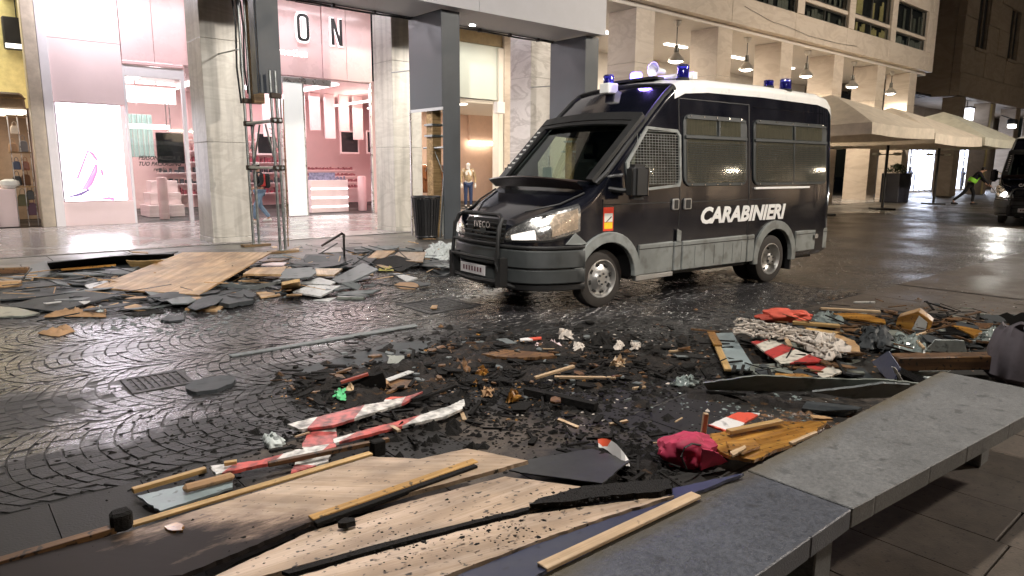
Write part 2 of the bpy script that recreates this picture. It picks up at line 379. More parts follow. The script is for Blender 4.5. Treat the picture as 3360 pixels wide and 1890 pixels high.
for ci in range(-1, 9):
    yc = 3.9+Wc*(ci+.5); j = 0
    x0 = -3.85
    while x0 < 10.6:
        tj = rng.uniform(-.055, .055)
        for i in range(nst):
            t0 = R(-45)+R(90)*i/nst+tj; t1 = R(-45)+R(90)*(i+1)/nst+tj
            J = lambda: rng.uniform(-.005, .005)
            ro = rng.gauss(0, .003); ro1 = ro+rng.gauss(0, .002)
            q = [(x0+ro-Rr*math.cos(t0)+J(), yc+Rr*math.sin(t0)+J()), (x0+ro1+s_-Rr*math.cos(t0)+J(), yc+Rr*math.sin(t0)+J()),
                 (x0+ro1+s_-Rr*math.cos(t1)+J(), yc+Rr*math.sin(t1)+J()), (x0+ro-Rr*math.cos(t1)+J(), yc+Rr*math.sin(t1)+J())]
            cx = sum(p[0] for p in q)/4; cy = sum(p[1] for p in q)/4
            if not (-4.45 < cx < 9.58 and 3.92 < cy < 11.78): continue
            if any(a-.03 < cx < c+.03 and b-.03 < cy < d+.03 for a, b, c, d in SGRATE): continue
            uv = inview(V((cx, cy, 0)), 1100)
            if uv is None: continue
            tl = (rng.gauss(0, .026), rng.gauss(0, .026)); zt = rng.uniform(-.003, .003)+.004*math.sin(cx*2.1)*math.cos(cy*1.7)
            vs, fs = stone(q, zt, .0024, .0034); vs = [(a, b, c+(tl[0]*(a-cx)+tl[1]*(b-cy) if c > -.02 else 0)) for a, b, c in vs]
            if 20 < uv[0] < 1250 and 20 < uv[1] < 1700: near.append((math.hypot(cx, cy), cx, cy, vs, fs))
            else: bulk.add(vs, fs)
        x0 += s_
near.sort(key=lambda a: a[0])
for k, (d, cx, cy, vs, fs) in enumerate(near):
    if k < 300:
        MB().add([(x-cx, y-cy, z) for x, y, z in vs], fs).build('cobblestone', m_cobble, cob, loc=(cx, cy, 0))
    else: bulk.add(vs, fs)
tag(bulk.build('cobblestones', m_cobble, cob), kind='stuff')

# --- long paving slabs on the near side
pav = MB().add([(-.9, -9, -.03), (10.8, -9, -.03), (10.8, 3.9, -.03), (-.9, 3.9, -.03)], [(0, 1, 2, 3)]).build('pavement_near', m_mortar); tag(pav, kind='structure')
x = -.9; rng = random.Random(11); far_slab = MB(); ns = 0
while x < 10.75:
    wd = min(rng.choice((.40, .41, .39)), 10.8-x)
    if wd < .1: break
    y = 3.9
    while y > -9:
        L = rng.uniform(.75, 1.35); y1 = y-L
        q = [(x, y1), (x+wd, y1), (x+wd, y), (x, y)]; cx, cy = x+wd/2, (y+y1)/2
        vis = inview(V((cx, cy, 0)), 60) or inview(V((cx, y, 0)), 0) or inview(V((cx, y1, 0)), 0)
        vs, fs = stone(q, rng.uniform(-.002, .003), .003, .004)
        if vis and ns < 300:
            MB().add([(a-cx, b-cy, c) for a, b, c in vs], fs).build('paving_slab', m_slab, pav, loc=(cx, cy, 0)); ns += 1
        else: far_slab.add(vs, fs)
        y = y1
    x += wd
tag(far_slab.build('paving_slabs', m_slab, pav), kind='stuff')

# --- pavement in front of the arcade, and the arcade floor
side = MB().add([(-40, 11.8, -.028), (120, 11.8, -.028), (120, 15.1, -.028), (-40, 15.1, -.028)], [(0, 1, 2, 3)]).build('sidewalk', m_mortar); tag(side, kind='structure')
b2 = MB(); rng = random.Random(5); k = 0
for row in range(3):
    xx = -6.0
    while xx < 60:
        L = rng.uniform(.9, 1.5); q = [(xx, 11.8+1.1*row), (xx+L, 11.8+1.1*row), (xx+L, 11.8+1.1*(row+1)), (xx, 11.8+1.1*(row+1))]
        vs, fs = stone(q, rng.uniform(.0, .004), .004, .004)
        if -1 < xx < 16:
            cx = xx+L/2; cy = 11.8+1.1*(row+.5); MB().add([(a-cx, b-cy, c) for a, b, c in vs], fs).build('sidewalk_slab', m_walk, side, loc=(cx, cy, 0))
        else: b2.add(vs, fs)
        xx += L
tag(b2.build('sidewalk_slabs', m_walk, side), kind='stuff')
arc = MB().box(-40, 15.1, -.03, 49, 40, .006).build('arcade_floor', m_mortar); tag(arc, kind='structure')
rng = random.Random(9); b2 = MB()
for i in range(-4, 36):
    for j in range(6):
        x0, y0 = i*1.25, 15.12+j*1.15
        vs, fs = stone([(x0, y0), (x0+1.25, y0), (x0+1.25, y0+1.15), (x0, y0+1.15)], .02+rng.uniform(0, .0012), .001, .002)
        if -1 <= i <= 14: MB().add([(a-x0-.6, b-y0-.55, c) for a, b, c in vs], fs).build('floor_tile', m_floor, arc, loc=(x0+.6, y0+.55, 0))
        else: b2.add(vs, fs)
tag(b2.build('floor_tiles', m_floor, arc), kind='stuff')
plane('side_street', 43.2, 15.1, 120, 60, .002, m_road)

# ================================================================== ARCADE BUILDING
m_marble = marble('pillar marble', (.54, .51, .47), (.64, .61, .57), (.25, .22, .19), .9, .32)
m_marble_dirty = marble('weathered pillar marble', (.50, .47, .42), (.62, .59, .53), (.42, .39, .34), .9, .4, streak=.36)
m_stone = marble('facade travertine', (.50, .42, .35), (.60, .53, .46), (.42, .35, .29), .55, .45)
m_pale = M('pale plaster', (.62, .60, .58), .7, var=.06)
m_soffit = M('soffit plaster', (.55, .52, .49), .7, var=.08)
m_dark = M('dark interior', (.012, .012, .013), .7)
m_frame = M('bronze window frame', (.10, .095, .085), .4, metal=.6)
m_alu = M('aluminium', (.55, .55, .56), .3, metal=.9)
m_glass = glass('window glass', (.88, .90, .88), .80)
m_black = M('black paint', (.012, .012, .013), .45)
BLD = thing('arcade_building', 'long pale marble arcaded building with square pillars and lit upper windows', 'building', (0, 15.3, 0))
def bpart(mb, name, mat, bev=0, parent=None): # world coords -> local of BLD
    mb.v = [(a, b-15.3, c) for a, b, c in mb.v]; return mb.build(name, mat, parent or BLD, bev=bev)
PX = [4.7, 9.2, 13.8, 18.3, 22.95, 27.5, 32.2, 36.85, 40.95]
for i, xp in enumerate(PX):
    zt = 6.8
    yb = 16.3 if i < 3 else 16.5
    zs = [.125, 2.15, 4.25, 6.8] if i < 3 else [.125, 1.75, 3.4, 5.1, 6.8]
    for za, zb_ in zip(zs, zs[1:]):
        bpart(MB().box(xp, 15.38 if i < 3 else 15.3, za, xp+(.84 if i < 3 else .95), yb, zb_-.006), 'pillar', m_marble_dirty if i < 2 else (m_marble if i == 2 else m_stone), bev=.006)
    bpart(MB().box(xp+.012, 15.392 if i < 3 else 15.312, .1, xp+(.828 if i < 3 else .938), yb-.012, 6.79), 'pillar_core', m_dark)
    # cladding joints of each pillar: thin recessed bands are butted blocks
    p2 = bpart(MB().box(xp-.012, 15.36 if i < 3 else 15.28, .018, xp+(.852 if i < 3 else .962), yb+.012, .12), 'pillar_base', m_marble if i > 1 else m_marble_dirty, bev=.004)
p = bpart(MB().box(-.2, 15.38, .02, .2, 16.3, 6.8), 'pillar', m_marble, bev=.012)
# soffit
bpart(MB().box(-30, 15.3, 6.8, 43.1, 22, 7.0), 'soffit', m_soffit)
# fascia in stone panels and storey with windows
for i in range(-3, 9):
    x0 = (14.06+4.62*(i-2)) if i != 99 else 0
    x1 = x0+4.62
    if x0 > 42: break
    x1 = min(x1, 43.0)
    bpart(MB().box(x0+.006, 14.98, 6.95, x1-.006, 15.32, 7.93), 'facade_panel', m_stone, bev=.006)
    bpart(MB().box(x0+.006, 15.0, 9.95, x1-.006, 15.32, 10.9), 'facade_panel', m_stone, bev=.006)
    # mullion pier
    bpart(MB().box(x0+.04, 14.96, 7.94, x0+.62, 15.34, 9.94), 'facade_pier', m_stone, bev=.01)
    wroot = bpart(MB().box(x0+.62, 15.04, 8.50, x1+.04, 15.2, 8.66), 'window_frame', m_stone, bev=.008)
    if i >= 2:
        for (za, zb, nm) in ((7.95, 8.48, 'transom_window'), (8.68, 9.93, 'window')):
            f = MB()
            xa, xb = x0+.63, x1+.03; mid = (xa+xb)/2
            f.box(xa, 15.1, za, xb, 15.16, za+.05); f.box(xa, 15.1, zb-.05, xb, 15.16, zb)
            for xm in (xa+.02, mid, xb-.02): f.box(xm-.035, 15.09, za+.05, xm+.035, 15.17, zb-.05)
            wf = bpart(f, nm, m_frame, bev=.004)
            g2 = MB().box(xa+.05, 15.125, za+.05, mid-.04, 15.135, zb-.05); g2.box(mid+.04, 15.125, za+.05, xb-.05, 15.135, zb-.05)
            g2.v = [(a, b-15.3, c) for a, b, c in g2.v]; o = g2.build('pane', m_glass, wf)
            # blinds / things behind the glass; some glow on their own to look lit
            cm = MB(); rr = random.Random(i*7+int(za))
            xx = xa+.1
            while xx < xb-.2:
                wv = rr.uniform(.06, .3)
                if rr.random() < .55: cm.box(xx, 15.24, za+.05, min(xx+wv, xb-.06), 15.27, za+(zb-za)*rr.uniform(.55, .95))
                xx += wv+.03
            if cm.v:
                cm.v = [(a, b-15.3, c) for a, b, c in cm.v]
                cm.build('curtain', M('office curtain %d%d' % (i, int(za)), (.16, .16, .14) if i % 3 else (.5, .42, .2), .9, emit=.10 if (i % 3 == 1 and za < 8) else .0), wf)
bpart(MB().box(42.42, 14.97, 6.96, 43.05, 15.34, 10.9), 'corner_pier', m_stone, bev=.01)
bpart(MB().box(-30, 15.33, 7.02, 43.0, 15.6, 11.5), 'upper_wall', m_dark)
bpart(MB().box(42.7, 15.61, 6.96, 43.02, 34, 11), 'end_wall', m_stone)
# arcade back wall beyond the shops, with bays
for i in range(4, 8):
    xa = 18.5+4.6*(i-4)
    bpart(MB().box(xa+.3, 22.0, .02, xa+4.3, 22.3, 6.8), 'back_wall', m_pale)
    bpart(MB().box(xa-.3, 21.85, .02, xa+.3, 22.3, 6.8), 'back_pier', m_stone, bev=.01)
bpart(MB().box(36.9, 22, .02, 42.7, 22.3, 6.8), 'back_wall', m_pale)
# wire looping along the fascia
bpart(MB().tube([(24, 14.93, 7.6), (26, 14.93, 7.32), (27.2, 14.93, 7.3), (29, 14.93, 7.16), (31.5, 14.93, 7.16), (33.5, 14.93, 7.25)], .007, 5), 'facade_cable', m_black)

# ------------------------------------------------------------------ temporary timber-and-steel canopy on clad posts
m_canopy = M('canopy sheet', (.50, .50, .52), .55, var=.05, sc=1.5)
m_grey = M('slate grey panel', (.050, .060, .070), .42, var=.12, sc=2)
m_galv = M('galvanised steel', (.32, .34, .33), .38, metal=.85, var=.25, sc=14)
m_oldwood = wood('old timber', (.20, .12, .055), (.42, .28, .13), .6, 22, dirt=.6)
m_ochre = wood('ochre timber', (.34, .21, .09), (.60, .40, .18), .6, 18, dirt=.6)
CAN = thing('scaffold_canopy', 'pale grey protective canopy running in front of the arcade pillars', 'canopy', (0, 13, 0))
def cpart(mb, name, mat, bev=0): mb.v = [(a, b-13, c) for a, b, c in mb.v]; return mb.build(name, mat, CAN, bev=bev)
for i, (xa, xb) in enumerate(((-8, -3.4), (-3.4, 1.2), (1.2, 5.8), (5.8, 10.0), (10.0, 14.22))):
    cpart(MB().box(xa+.004, 12.9, 5.1, xb-.004, 12.94, 7.4), 'fascia_panel', m_canopy, bev=.003)
    cpart(MB().box(xa+.004, 12.945, 5.12, xb-.004, 14.5, 5.16), 'soffit_panel', m_canopy, bev=.003)
cpart(MB().box(14.18, 12.945, 5.165, 14.22, 14.5, 7.4), 'end_panel', m_canopy)
cpart(MB().box(-8, 14.5, 5.1, 14.2, 14.55, 5.5), 'back_beam', m_grey)
rr = random.Random(2); pts = [(xx, 14.47+.02*math.sin(xx*3), 5.075-.03*abs(math.sin(xx*1.4))) for xx in [-3+i*.35 for i in range(49)]]
cpart(MB().tube(pts, .022, 6), 'cable_bundle', m_black)
for xx in range(0, 14): cpart(MB().box(xx+.2, 14.43, 5.03, xx+.26, 14.52, 5.115), 'cable_clip', m_black)
m_lamp = emis('downlight glow', (1, .97, .92), 60)
for k, (u, v) in enumerate(((1020, 5), (1550, 82))):
    p = W(u, v, 5.115)
    d = thing('downlight', 'round white downlight glowing in the canopy ceiling %s' % ('near the rightmost slate post' if k else 'by the top edge above the shop letters'), 'light', (p.x, p.y, 5.10), group='downlights in the canopy')
    MB().lathe([(.10, .012), (.10, .0), (.075, .0), (.075, .012)], 20, None, False).build('rim', m_alu, d)
    MB().lathe([(.074, .006), (0.0, .004)], 20).build('lens', m_lamp, d)
    L = bpy.data.lights.new('downlight_beam', 'SPOT'); L.energy = 560; L.spot_size = R(155); L.spot_blend = .6; L.color = (1, .96, .9); L.shadow_soft_size = .07
    lo = bpy.data.objects.new('beam', L); COL.objects.link(lo); lo.parent = d; lo.location = (0, 0, -.03)

# clad posts
def clad_post(xc, label, low):
    t = thing('canopy_post', label, 'post', (xc, 13.2, 0), group='slate clad posts of the canopy')
    if low:   # only the upper cladding left
        MB().box(.0, 0, 3.0, .42, .03, 5.09).build('front_panel', m_grey, t, bev=.003)
        MB().box(-.03, 0.032, 3.0, .0, .3, 5.09).build('side_panel', m_grey, t, bev=.003)
    else:
        MB().box(.0, 0, .0, .47, .03, 5.09).build('front_panel', m_grey, t, bev=.003)
        MB().box(-.03, .0, 3.0, -.001, 1.35, 5.09).build('side_panel', m_grey, t, bev=.003)
        MB().box(.44, .032, .0, .47, .4, 5.09).build('side_panel', m_grey, t, bev=.003)
        MB().box(-.03, .0, 2.93, 0, 1.35, 2.998).build('trim', m_canopy, t)
        MB().box(-.045, 1.33, .0, -.005, 1.36, 2.99).build('edge_frame', m_alu, t)
        MB().box(.04, .50, .0, .28, .76, 4.9).build('timber_post', m_ochre, t, bev=.008)
        for zz in (2.35, 2.6): MB().box(.0, .46, zz, .32, .80, zz+.05).build('clamp', m_galv, t, bev=.004)
        MB().tube([(.12, .35, 0), (.20, .1, 2.9)], .024, 8).build('brace', m_galv, t, smooth=True)
        MB().tube([(.08, .1, 2.1), (.08, .95, 2.1)], .024, 8).build('ledger', m_galv, t, smooth=True)
        for dy in (-.18, .18): MB().tube([(.1, .55, 2.08), (.1, .55+dy*2, 1.55)], .010, 6).build('strut', m_galv, t)
    MB().tube([(.0, 1.0, 3.9), (.0, 2.2, 3.95)], .016, 7).build('tie_rod', m_galv, t)
    return t
clad_post(9.2, 'slate grey clad post standing over the black litter bin', False)
clad_post(13.81, 'slate grey clad post just behind the nose of the police van', False)
clad_post(5.05, 'slate grey hanging post panel above the bare scaffold legs', True)

# bare scaffold tower under the first post
m_coup = M('rusty coupler', (.06, .045, .035), .6, metal=.5)
SCF = thing('scaffold_tower', 'bare galvanised scaffold legs with braces beside the first pillar', 'scaffold', (5.2, 13.7, 0))
for (x, y, zt) in ((0, .72, 5.1), (.12, .72, 5.1), (0, -.7, 3.4), (.1, -.7, 3.4)):
    MB().tube([(x, y, .04), (x-.03, y, zt)], .027, 10).build('standard', m_galv, SCF, smooth=True)
for (x, y) in ((.05, .72), (.05, -.7)):
    MB().box(x-.28, y-.11, .0, x+.28, y+.11, .045).build('sole_board', m_oldwood, SCF, bev=.004)
    MB().box(x-.09, y-.08, .046, x+.09, y+.08, .06).build('base_plate', m_galv, SCF)
for z in (1.62, 2.5):
    for x in (0, .1): MB().tube([(x-.01, .8, z), (x-.01, -.8, z)], .026, 8).build('ledger', m_galv, SCF, smooth=True)
for z in (1.62, 2.5, 2.95):
    for y in (.72, -.7):
        MB().box(-.05, y-.055, z-.05, .16, y+.055, z+.05).build('coupler', m_coup, SCF, bev=.012)
for (a, b) in ((.55, .15), (-.55, -.15)):
    MB().tube([(.05, a, 1.7), (.05, b, 2.45)], .018, 7).build('brace', m_galv, SCF); MB().tube([(.05, .45*(1 if a > 0 else -1), 2.46), (.05, .68*(1 if a > 0 else -1), 2.0)], .014, 7).build('brace', m_galv, SCF)
for k in range(6):
    z = 1.9+k*.09; MB().tube([(.07, -.62+.045*k, z), (.07, -.52+.045*k, z+.02)], .008, 5).build('rung', m_galv, SCF)
MB().tube([(.2, -.6, .1), (.22, -.66, 2.9)], .012, 6).build('hanging_rod', m_oldwood, SCF)
for k, x in enumerate((-.06, .02, .09)):
    MB().tube([(x, .78, 2.9+.1*k), (x-.04, .8, 3.6), (x-.02, .78, 4.4), (x-.06, .8, 5.05)], .02, 6).build('cable', m_black, SCF)
tb = MB().box(-.11, -.13, 0, .11, .13, 2.2).build('timber_beam', m_oldwood, bev=.01, loc=(5.42, 14.35, 2.9)); tag(tb, 'ochre timber beam standing behind the hanging slate panel', 'beam')

# ------------------------------------------------------------------ pendant lamps
m_shade = M('lamp shade metal', (.5, .48, .45), .35, metal=.6)
m_bulb = emis('pendant glow', (1, .93, .80), 25)
words = ['first', 'second', 'third', 'fourth', 'fifth']
PEND = None
for k, (xx, yy, zb) in enumerate(((21.0, 15.68, 5.35), (25.65, 15.72, 5.5), (30.4, 15.66, 5.65), (35.0, 15.66, 5.55), (39.9, 15.8, 5.6))):
    d = thing('pendant_lamp', 'bell shaped pendant lamp, %s from the left under the arcade soffit' % words[k], 'lamp', (xx, yy, zb), group='pendant lamps along the arcade'); d['label'] = d['label'][:110]
    h = 6.8-zb
    MB().lathe([(.0, h), (.14, h), (.14, h-.06), (.06, h-.2), (.0, h-.22)], 16).build('ceiling_cup', m_shade, d, smooth=True)
    MB().tube([(0, 0, h-.2), (0, 0, .62)], .02, 8).build('rod', m_black, d)
    MB().lathe([(.0, .64), (.07, .62), (.09, .42), (.08, .36), (0, .35)], 16).build('socket', m_frame, d, smooth=True)
    MB().lathe([(.08, .37), (.15, .28), (.27, .16), (.30, .06), (.28, .05), (.14, .25), (.07, .34)], 24, None, False).build('shade', m_shade, d, smooth=True)
    MB().lathe([(.0, .0), (.12, .01), (.22, .05), (.24, .08), (.1, .2), (0, .2)], 20).build('bulb', m_bulb, d, smooth=True)
    L = bpy.data.lights.new('pendant_light', 'SPOT'); L.energy = 620; L.color = (1, .80, .56); L.spot_size = R(165); L.spot_blend = .5; L.shadow_soft_size = .2
    lo = bpy.data.objects.new('light', L); COL.objects.link(lo); lo.parent = d; lo.location = (0, 0, -.03)

for xa in (20.3, 25, 29.6, 34.2, 38.8):
    bpart(MB().box(xa-.7, 18.6, 6.74, xa+.7, 18.8, 6.797), 'arcade_ceiling_light', emis('arcade light strip %d' % int(xa), (1, .93, .84), 6))
    L = bpy.data.lights.new('arcade_light', 'AREA'); L.shape = 'RECTANGLE'; L.size = 1.4; L.size_y = .2; L.energy = 260 if xa < 30 else 150; L.color = (1, .84, .64)
    lo = bpy.data.objects.new('arcade_light', L); COL.objects.link(lo); lo.parent = BLD; lo.location = (xa, 18.7-15.3, 6.72)
# ================================================================== SHOPS
k1 = crop(0, 0, 1.705); k2 = crop(800, 0, 1.705)
def rect(c, x0, y0, x1, y1, Y):
    a = WY(*c(x0, y0), Y); b = WY(*c(x1, y1), Y); return a.x, b.x, b.z, a.z   # xa, xb, zlow, zhigh
def rbox(c, x0, y0, x1, y1, Y, dep):
    xa, xb, z0, z1 = rect(c, x0, y0, x1, y1, Y); return MB().box(xa, Y, max(z0, .021), xb, Y+dep, z1)
def area(name, parent, loc, size, energy, col, rot=(0, 0, 0)):
    L = bpy.data.lights.new(name, 'AREA'); L.shape = 'RECTANGLE'; L.size = size[0]; L.size_y = size[1]; L.energy = energy; L.color = col
    o = bpy.data.objects.new(name, L); COL.objects.link(o); o.parent = parent; o.location = loc; o.rotation_euler = rot; return o
m_pink = M('pink lacquer', (.84, .60, .60), .28, var=.05, sc=1, coat=.3)
m_pinkd = M('dusty pink wall', (.82, .56, .56), .5, var=.05, sc=1)
m_pinkl = M('pale pink panel', (.86, .70, .70), .4, var=.04, sc=1)
m_white = M('white panel', (.82, .80, .82), .4, var=.03)
m_teal = M('pale teal curtain', (.48, .66, .62), .6, var=.1)
m_scr = M('dark screen', (.015, .016, .02), .2)
m_led = emis('white light strip', (1, .96, .98), 4)
SHOP = thing('cosmetics_shop', 'pink cosmetics shop with backlit black letters above its glass front', 'shop', (8, 22, 0))
def sp(mb, name, mat, bev=0, parent=None, smooth=False): mb.v = [(a-8, b-22, c) for a, b, c in mb.v]; return mb.build(name, mat, parent or SHOP, bev=bev, smooth=smooth)
xs = [4.62, 5.45, 6.3, 7.15, 8.0, 8.85, 9.7, 10.55, 11.4, 12.35]
for i in range(9): sp(MB().box(xs[i]+.006, 21.98+(.05 if i in (2, 6) else 0), 4.52, xs[i+1]-.006, 22.2, 6.78), 'sign_panel', m_pink, bev=.004)
sp(MB().box(2.92, 21.96, 3.3, 4.60, 22.2, 4.9), 'front_panel', m_pinkl, bev=.004); sp(MB().box(2.92, 21.96, 4.91, 4.60, 22.2, 6.78), 'front_panel', m_pinkl, bev=.004)
sp(MB().box(2.92, 21.96, .02, 4.60, 22.2, .66), 'front_panel', m_pinkl, bev=.004)
sp(MB().box(2.70, 21.9, .02, 2.91, 22.4, 6.78), 'jamb', m_white, bev=.006)
sp(MB().box(4.60, 21.94, 4.40, 6.2, 22.02, 4.51), 'door_lintel', m_pinkd, bev=.02)
f = MB().box(4.60, 21.97, .02, 4.66, 22.1, 4.39); f.box(6.10, 21.97, .02, 6.2, 22.1, 4.39); f.box(4.66, 21.97, 4.1, 6.10, 22.1, 4.39)
sp(f, 'door_frame', m_white, bev=.004)
sp(MB().box(4.67, 22.03, .03, 6.09, 22.045, 4.09), 'door_pane', m_glass)
for xx in (6.9, 9.05, 9.82, 12.28): sp(MB().box(xx-.03, 22.0, .02, xx+.03, 22.1, 4.5), 'mullion', m_alu, bev=.004)
sp(MB().box(6.25, 22.04, .03, 6.86, 22.05, 4.49), 'front_pane', m_glass)
f = rbox(k2, 215, 425, 490, 485, 21.9, .12); sp(f, 'door_operator', m_alu, bev=.01)
sp(MB().box(9.12, 21.9, .05, 9.75, 21.93, 4.3), 'glare_door', M('glass door reflection glow', (.85, .88, .86), .3, var=.05, emit=.35, ecol=(.95, 1, .98)), bev=.003)  # clear glass door; its white reflection is put in as colour and glow
# interior shell
sp(MB().box(2.9, 29.5, .02, 16.8, 29.7, 4.6), 'back_wall', m_pinkd)
sp(MB().box(2.72, 22.41, .02, 2.9, 29.5, 4.6), 'side_wall', m_pinkl); sp(MB().prism([(12.42, 22.2), (12.58, 22.2), (16.6, 29.5), (16.4, 29.5)], .02, 4.6), 'side_wall', m_pinkd)
sp(MB().prism([(2.9, 22.21), (12.4, 22.21), (16.4, 29.5), (2.9, 29.5)], 4.5, 4.62), 'ceiling', m_pinkl)
for i in range(5): sp(MB().box(3.6+i*1.9, 22.8, 4.44, 3.9+i*1.9, 29, 4.495), 'ceiling_light', m_led)
area('shop_light', SHOP, (-2.5, 3.2, 4.35), (4.5, 5.5), 330, (1, .90, .92)); area('shop_light', SHOP, (2.6, 3.2, 4.35), (4, 5.5), 230, (1, .90, .92))
# wash lights in the soffit above the sign
area('sign_wash', SHOP, (-.2, -.9, 6.7), (9.0, .12), 215, (1, .95, .99), (R(-22), 0, 0))
area('entrance_wash', SHOP, (-4.3, -1.0, 6.7), (1.6, .2), 140, (.95, .90, 1.0), (R(-18), 0, 0))
sp(MB().box(3.2, 20.8, 6.74, 12.4, 20.95, 6.795), 'light_track', emis('light track glow', (1, .95, .99), 14))
# letters
def ring(w_, h_, t_):
    o = []; i = []
    for kk in range(24):
        a = 2*math.pi*kk/24; c, s = math.cos(a), math.sin(a)
        sx = lambda rr: rr*(1 if c > 0 else -1)*abs(c)**.6
        o.append((sx(w_/2), (h_/2-w_/2)*(1 if s > 0 else -1)+w_/2*(1 if s > 0 else -1)*abs(s)**.9))
        i.append((sx(w_/2-t_), (h_/2-w_/2)*(1 if s > 0 else -1)+(w_/2-t_)*(1 if s > 0 else -1)*abs(s)**.9))
    return o, i
halo = emis('letter halo', (1, .96, .98), 5)
sg = Matrix.Rotation(R(90), 4, 'X')
o_, i_ = ring(.40, .84, .085)
mb = MB(); n = 24
vs = [(x, y, 0) for x, y in o_]+[(x, y, 0) for x, y in i_]+[(x, y, .05) for x, y in o_]+[(x, y, .05) for x, y in i_]
fs = []
for kk in range(n):
    k2_ = (kk+1) % n; fs += [(kk, k2_, n+k2_, n+kk), (2*n+kk, 3*n+kk, 3*n+k2_, 2*n+k2_), (kk, 2*n+kk, 2*n+k2_, k2_), (n+kk, n+k2_, 3*n+k2_, 3*n+kk)]
O_ = mb.add(vs, fs).build('letter_o', m_black, SHOP, mtx=Matrix.Translation((1.88, -.06, 6.02)) @ sg)
def scaled(poly, s): return [(x*s, y*s) for x, y in poly]
N_ = MB().prism([(-.19, -.42), (-.105, -.42), (-.105, .2), (.09, -.42), (.19, -.42), (.19, .42), (.105, .42), (.105, -.2), (-.09, .42), (-.19, .42)], 0, .05)
NO = N_.build('letter_n', m_black, SHOP, mtx=Matrix.Translation((3.04, -.06, 6.02)) @ sg)
hm = emis('sign halo', (1, .92, .94), 2.2)
oo, ii = ring(.48, .92, .165); mb = MB(); n = 24
mb.add([(x, y, 0) for x, y in oo]+[(x, y, 0) for x, y in ii], [(kk, (kk+1) % n, n+(kk+1) % n, n+kk) for kk in range(n)]).build('letter_halo', hm, SHOP, mtx=Matrix.Translation((1.88, -.03, 6.02)) @ sg)
MB().prism([(-.225, -.455), (-.07, -.455), (-.07, .05), (.07, -.455), (.225, -.455), (.225, .455), (.07, .455), (.07, -.05), (-.07, .455), (-.225, .455)], 0, .004).build('letter_halo', hm, SHOP, mtx=Matrix.Translation((3.04, -.03, 6.02)) @ sg)
text('sign_lettering', 'cosmetics', .34, emis('small sign letters', (1, .97, .98), 2.2), SHOP, Matrix.Translation((1.26, -.03, 5.22)) @ sg, .012, spacing=1.12)
# lightbox poster with a pink shoe-like swoosh
LB = thing('poster_lightbox', 'glowing white poster box with a pink high heel picture', 'lightbox', (3.70, 21.93, .68))
MB().box(-.76, .0, 0, .76, .26, 2.6).build('box', m_white, LB, bev=.006)
MB().box(-.745, -.012, .015, .745, -.004, 2.58).build('screen', emis('lightbox screen', (.95, .91, 1), 6.5), LB)
lbm = Matrix.Translation((0, -.016, 0)) @ sg
pk = M('poster magenta', (.75, .30, .58), .4, emit=.5, ecol=(.8, .4, .65)); pv = M('poster violet', (.30, .22, .50), .4, emit=.25, ecol=(.4, .3, .6)); pl = M('poster lilac', (.72, .6, .75), .4, emit=.9, ecol=(.8, .68, .85))
def LBp(x, y): a = WY(*k1(x, y), 21.92); return (a.x-3.70, a.z-.68)
for nm, mt, pts in (('print_shoe', pk, [(455,1065),(500,985),(530,920),(545,915),(548,960),(520,1030),(490,1060)]), ('print_sole', pv, [(380,1100),(440,1080),(500,1055),(505,1065),(455,1095),(385,1106)]), ('print_toe', pl, [(462,1062),(500,1000),(535,930),(535,955),(505,1030),(480,1058)]),
    ('print_strap', pk, [(425,1000),(440,1002),(495,850),(520,880),(545,905),(550,895),(525,855),(488,838)]), ('print_swatch', pk, [(550,1110),(610,1100),(645,1108),(640,1120),(600,1118)]), ('print_heel', pk, [(555,930),(580,960),(580,990),(565,975)]), ('print_box', pl, [(350,790),(410,795),(412,815),(352,812)])):
    pp = [LBp(*q) for q in pts]; MB().prism(pp, 0, .003).build(nm, mt, LB, mtx=lbm)
# lettering on the door glass
m_ink = M('black vinyl', (.02, .02, .02), .5)
for body, y, wd in (('PERSONALIZZA IL', 885, 260), ('TUO PACKAGING', 918, 200), ('regalo', 948, 110)):
    a = WY(*k1(895, y), 22.0); text('door_lettering', body, .155, m_ink, SHOP, Matrix.Translation((a.x-8, .02, a.z)) @ sg, .001, shear=.3, sx=.9, off=.004)
# seen through the door: bright gridded window, curtain, screen, drums, steps
sp(rbox(k1, 700, 405, 985, 585, 27, .05), 'bright_window', emis('bright window', (1, .97, .98), 4))
f = MB()
for xx in (752, 870): a, b, z0, z1 = rect(k1, xx, 405, xx+8, 585, 26.95); f.box(a, 26.95, z0, b, 26.99, z1)
a, b, z0, z1 = rect(k1, 700, 478, 985, 484, 26.95); f.box(a, 26.94, z0, b, 26.985, z1); sp(f, 'window_bar', m_pinkd)
cv = MB(); xa, xb, z0, z1 = rect(k1, 705, 635, 870, 880, 26.5)
for q in range(10): cv.box(xa+(xb-xa)*q/10, 26.5+(q % 2)*.05, z0, xa+(xb-xa)*(q+.9)/10, 26.56+(q % 2)*.05, z1)
sp(cv, 'curtain', m_teal, bev=.01)
sp(rbox(k1, 705, 690, 950, 725, 25.5, .06), 'shelf_light', m_led)
t = thing('hanging_screen', 'black flat screen hanging behind the pink shop door', 'screen', (0, 0, 0)); xa, xb, z0, z1 = rect(k1, 870, 740, 1036, 915, 22.6); t.location = ((xa+xb)/2, 22.6, z0)
MB().box(-(xb-xa)/2, 0, 0, (xb-xa)/2, .06, z1-z0).build('panel', m_scr, t, bev=.01); MB().box(-.06, .02, z1-z0, -.04, .04, 2.1).build('hanger', m_alu, t); MB().box(.04, .02, z1-z0, .06, .04, 2.1).build('hanger', m_alu, t)
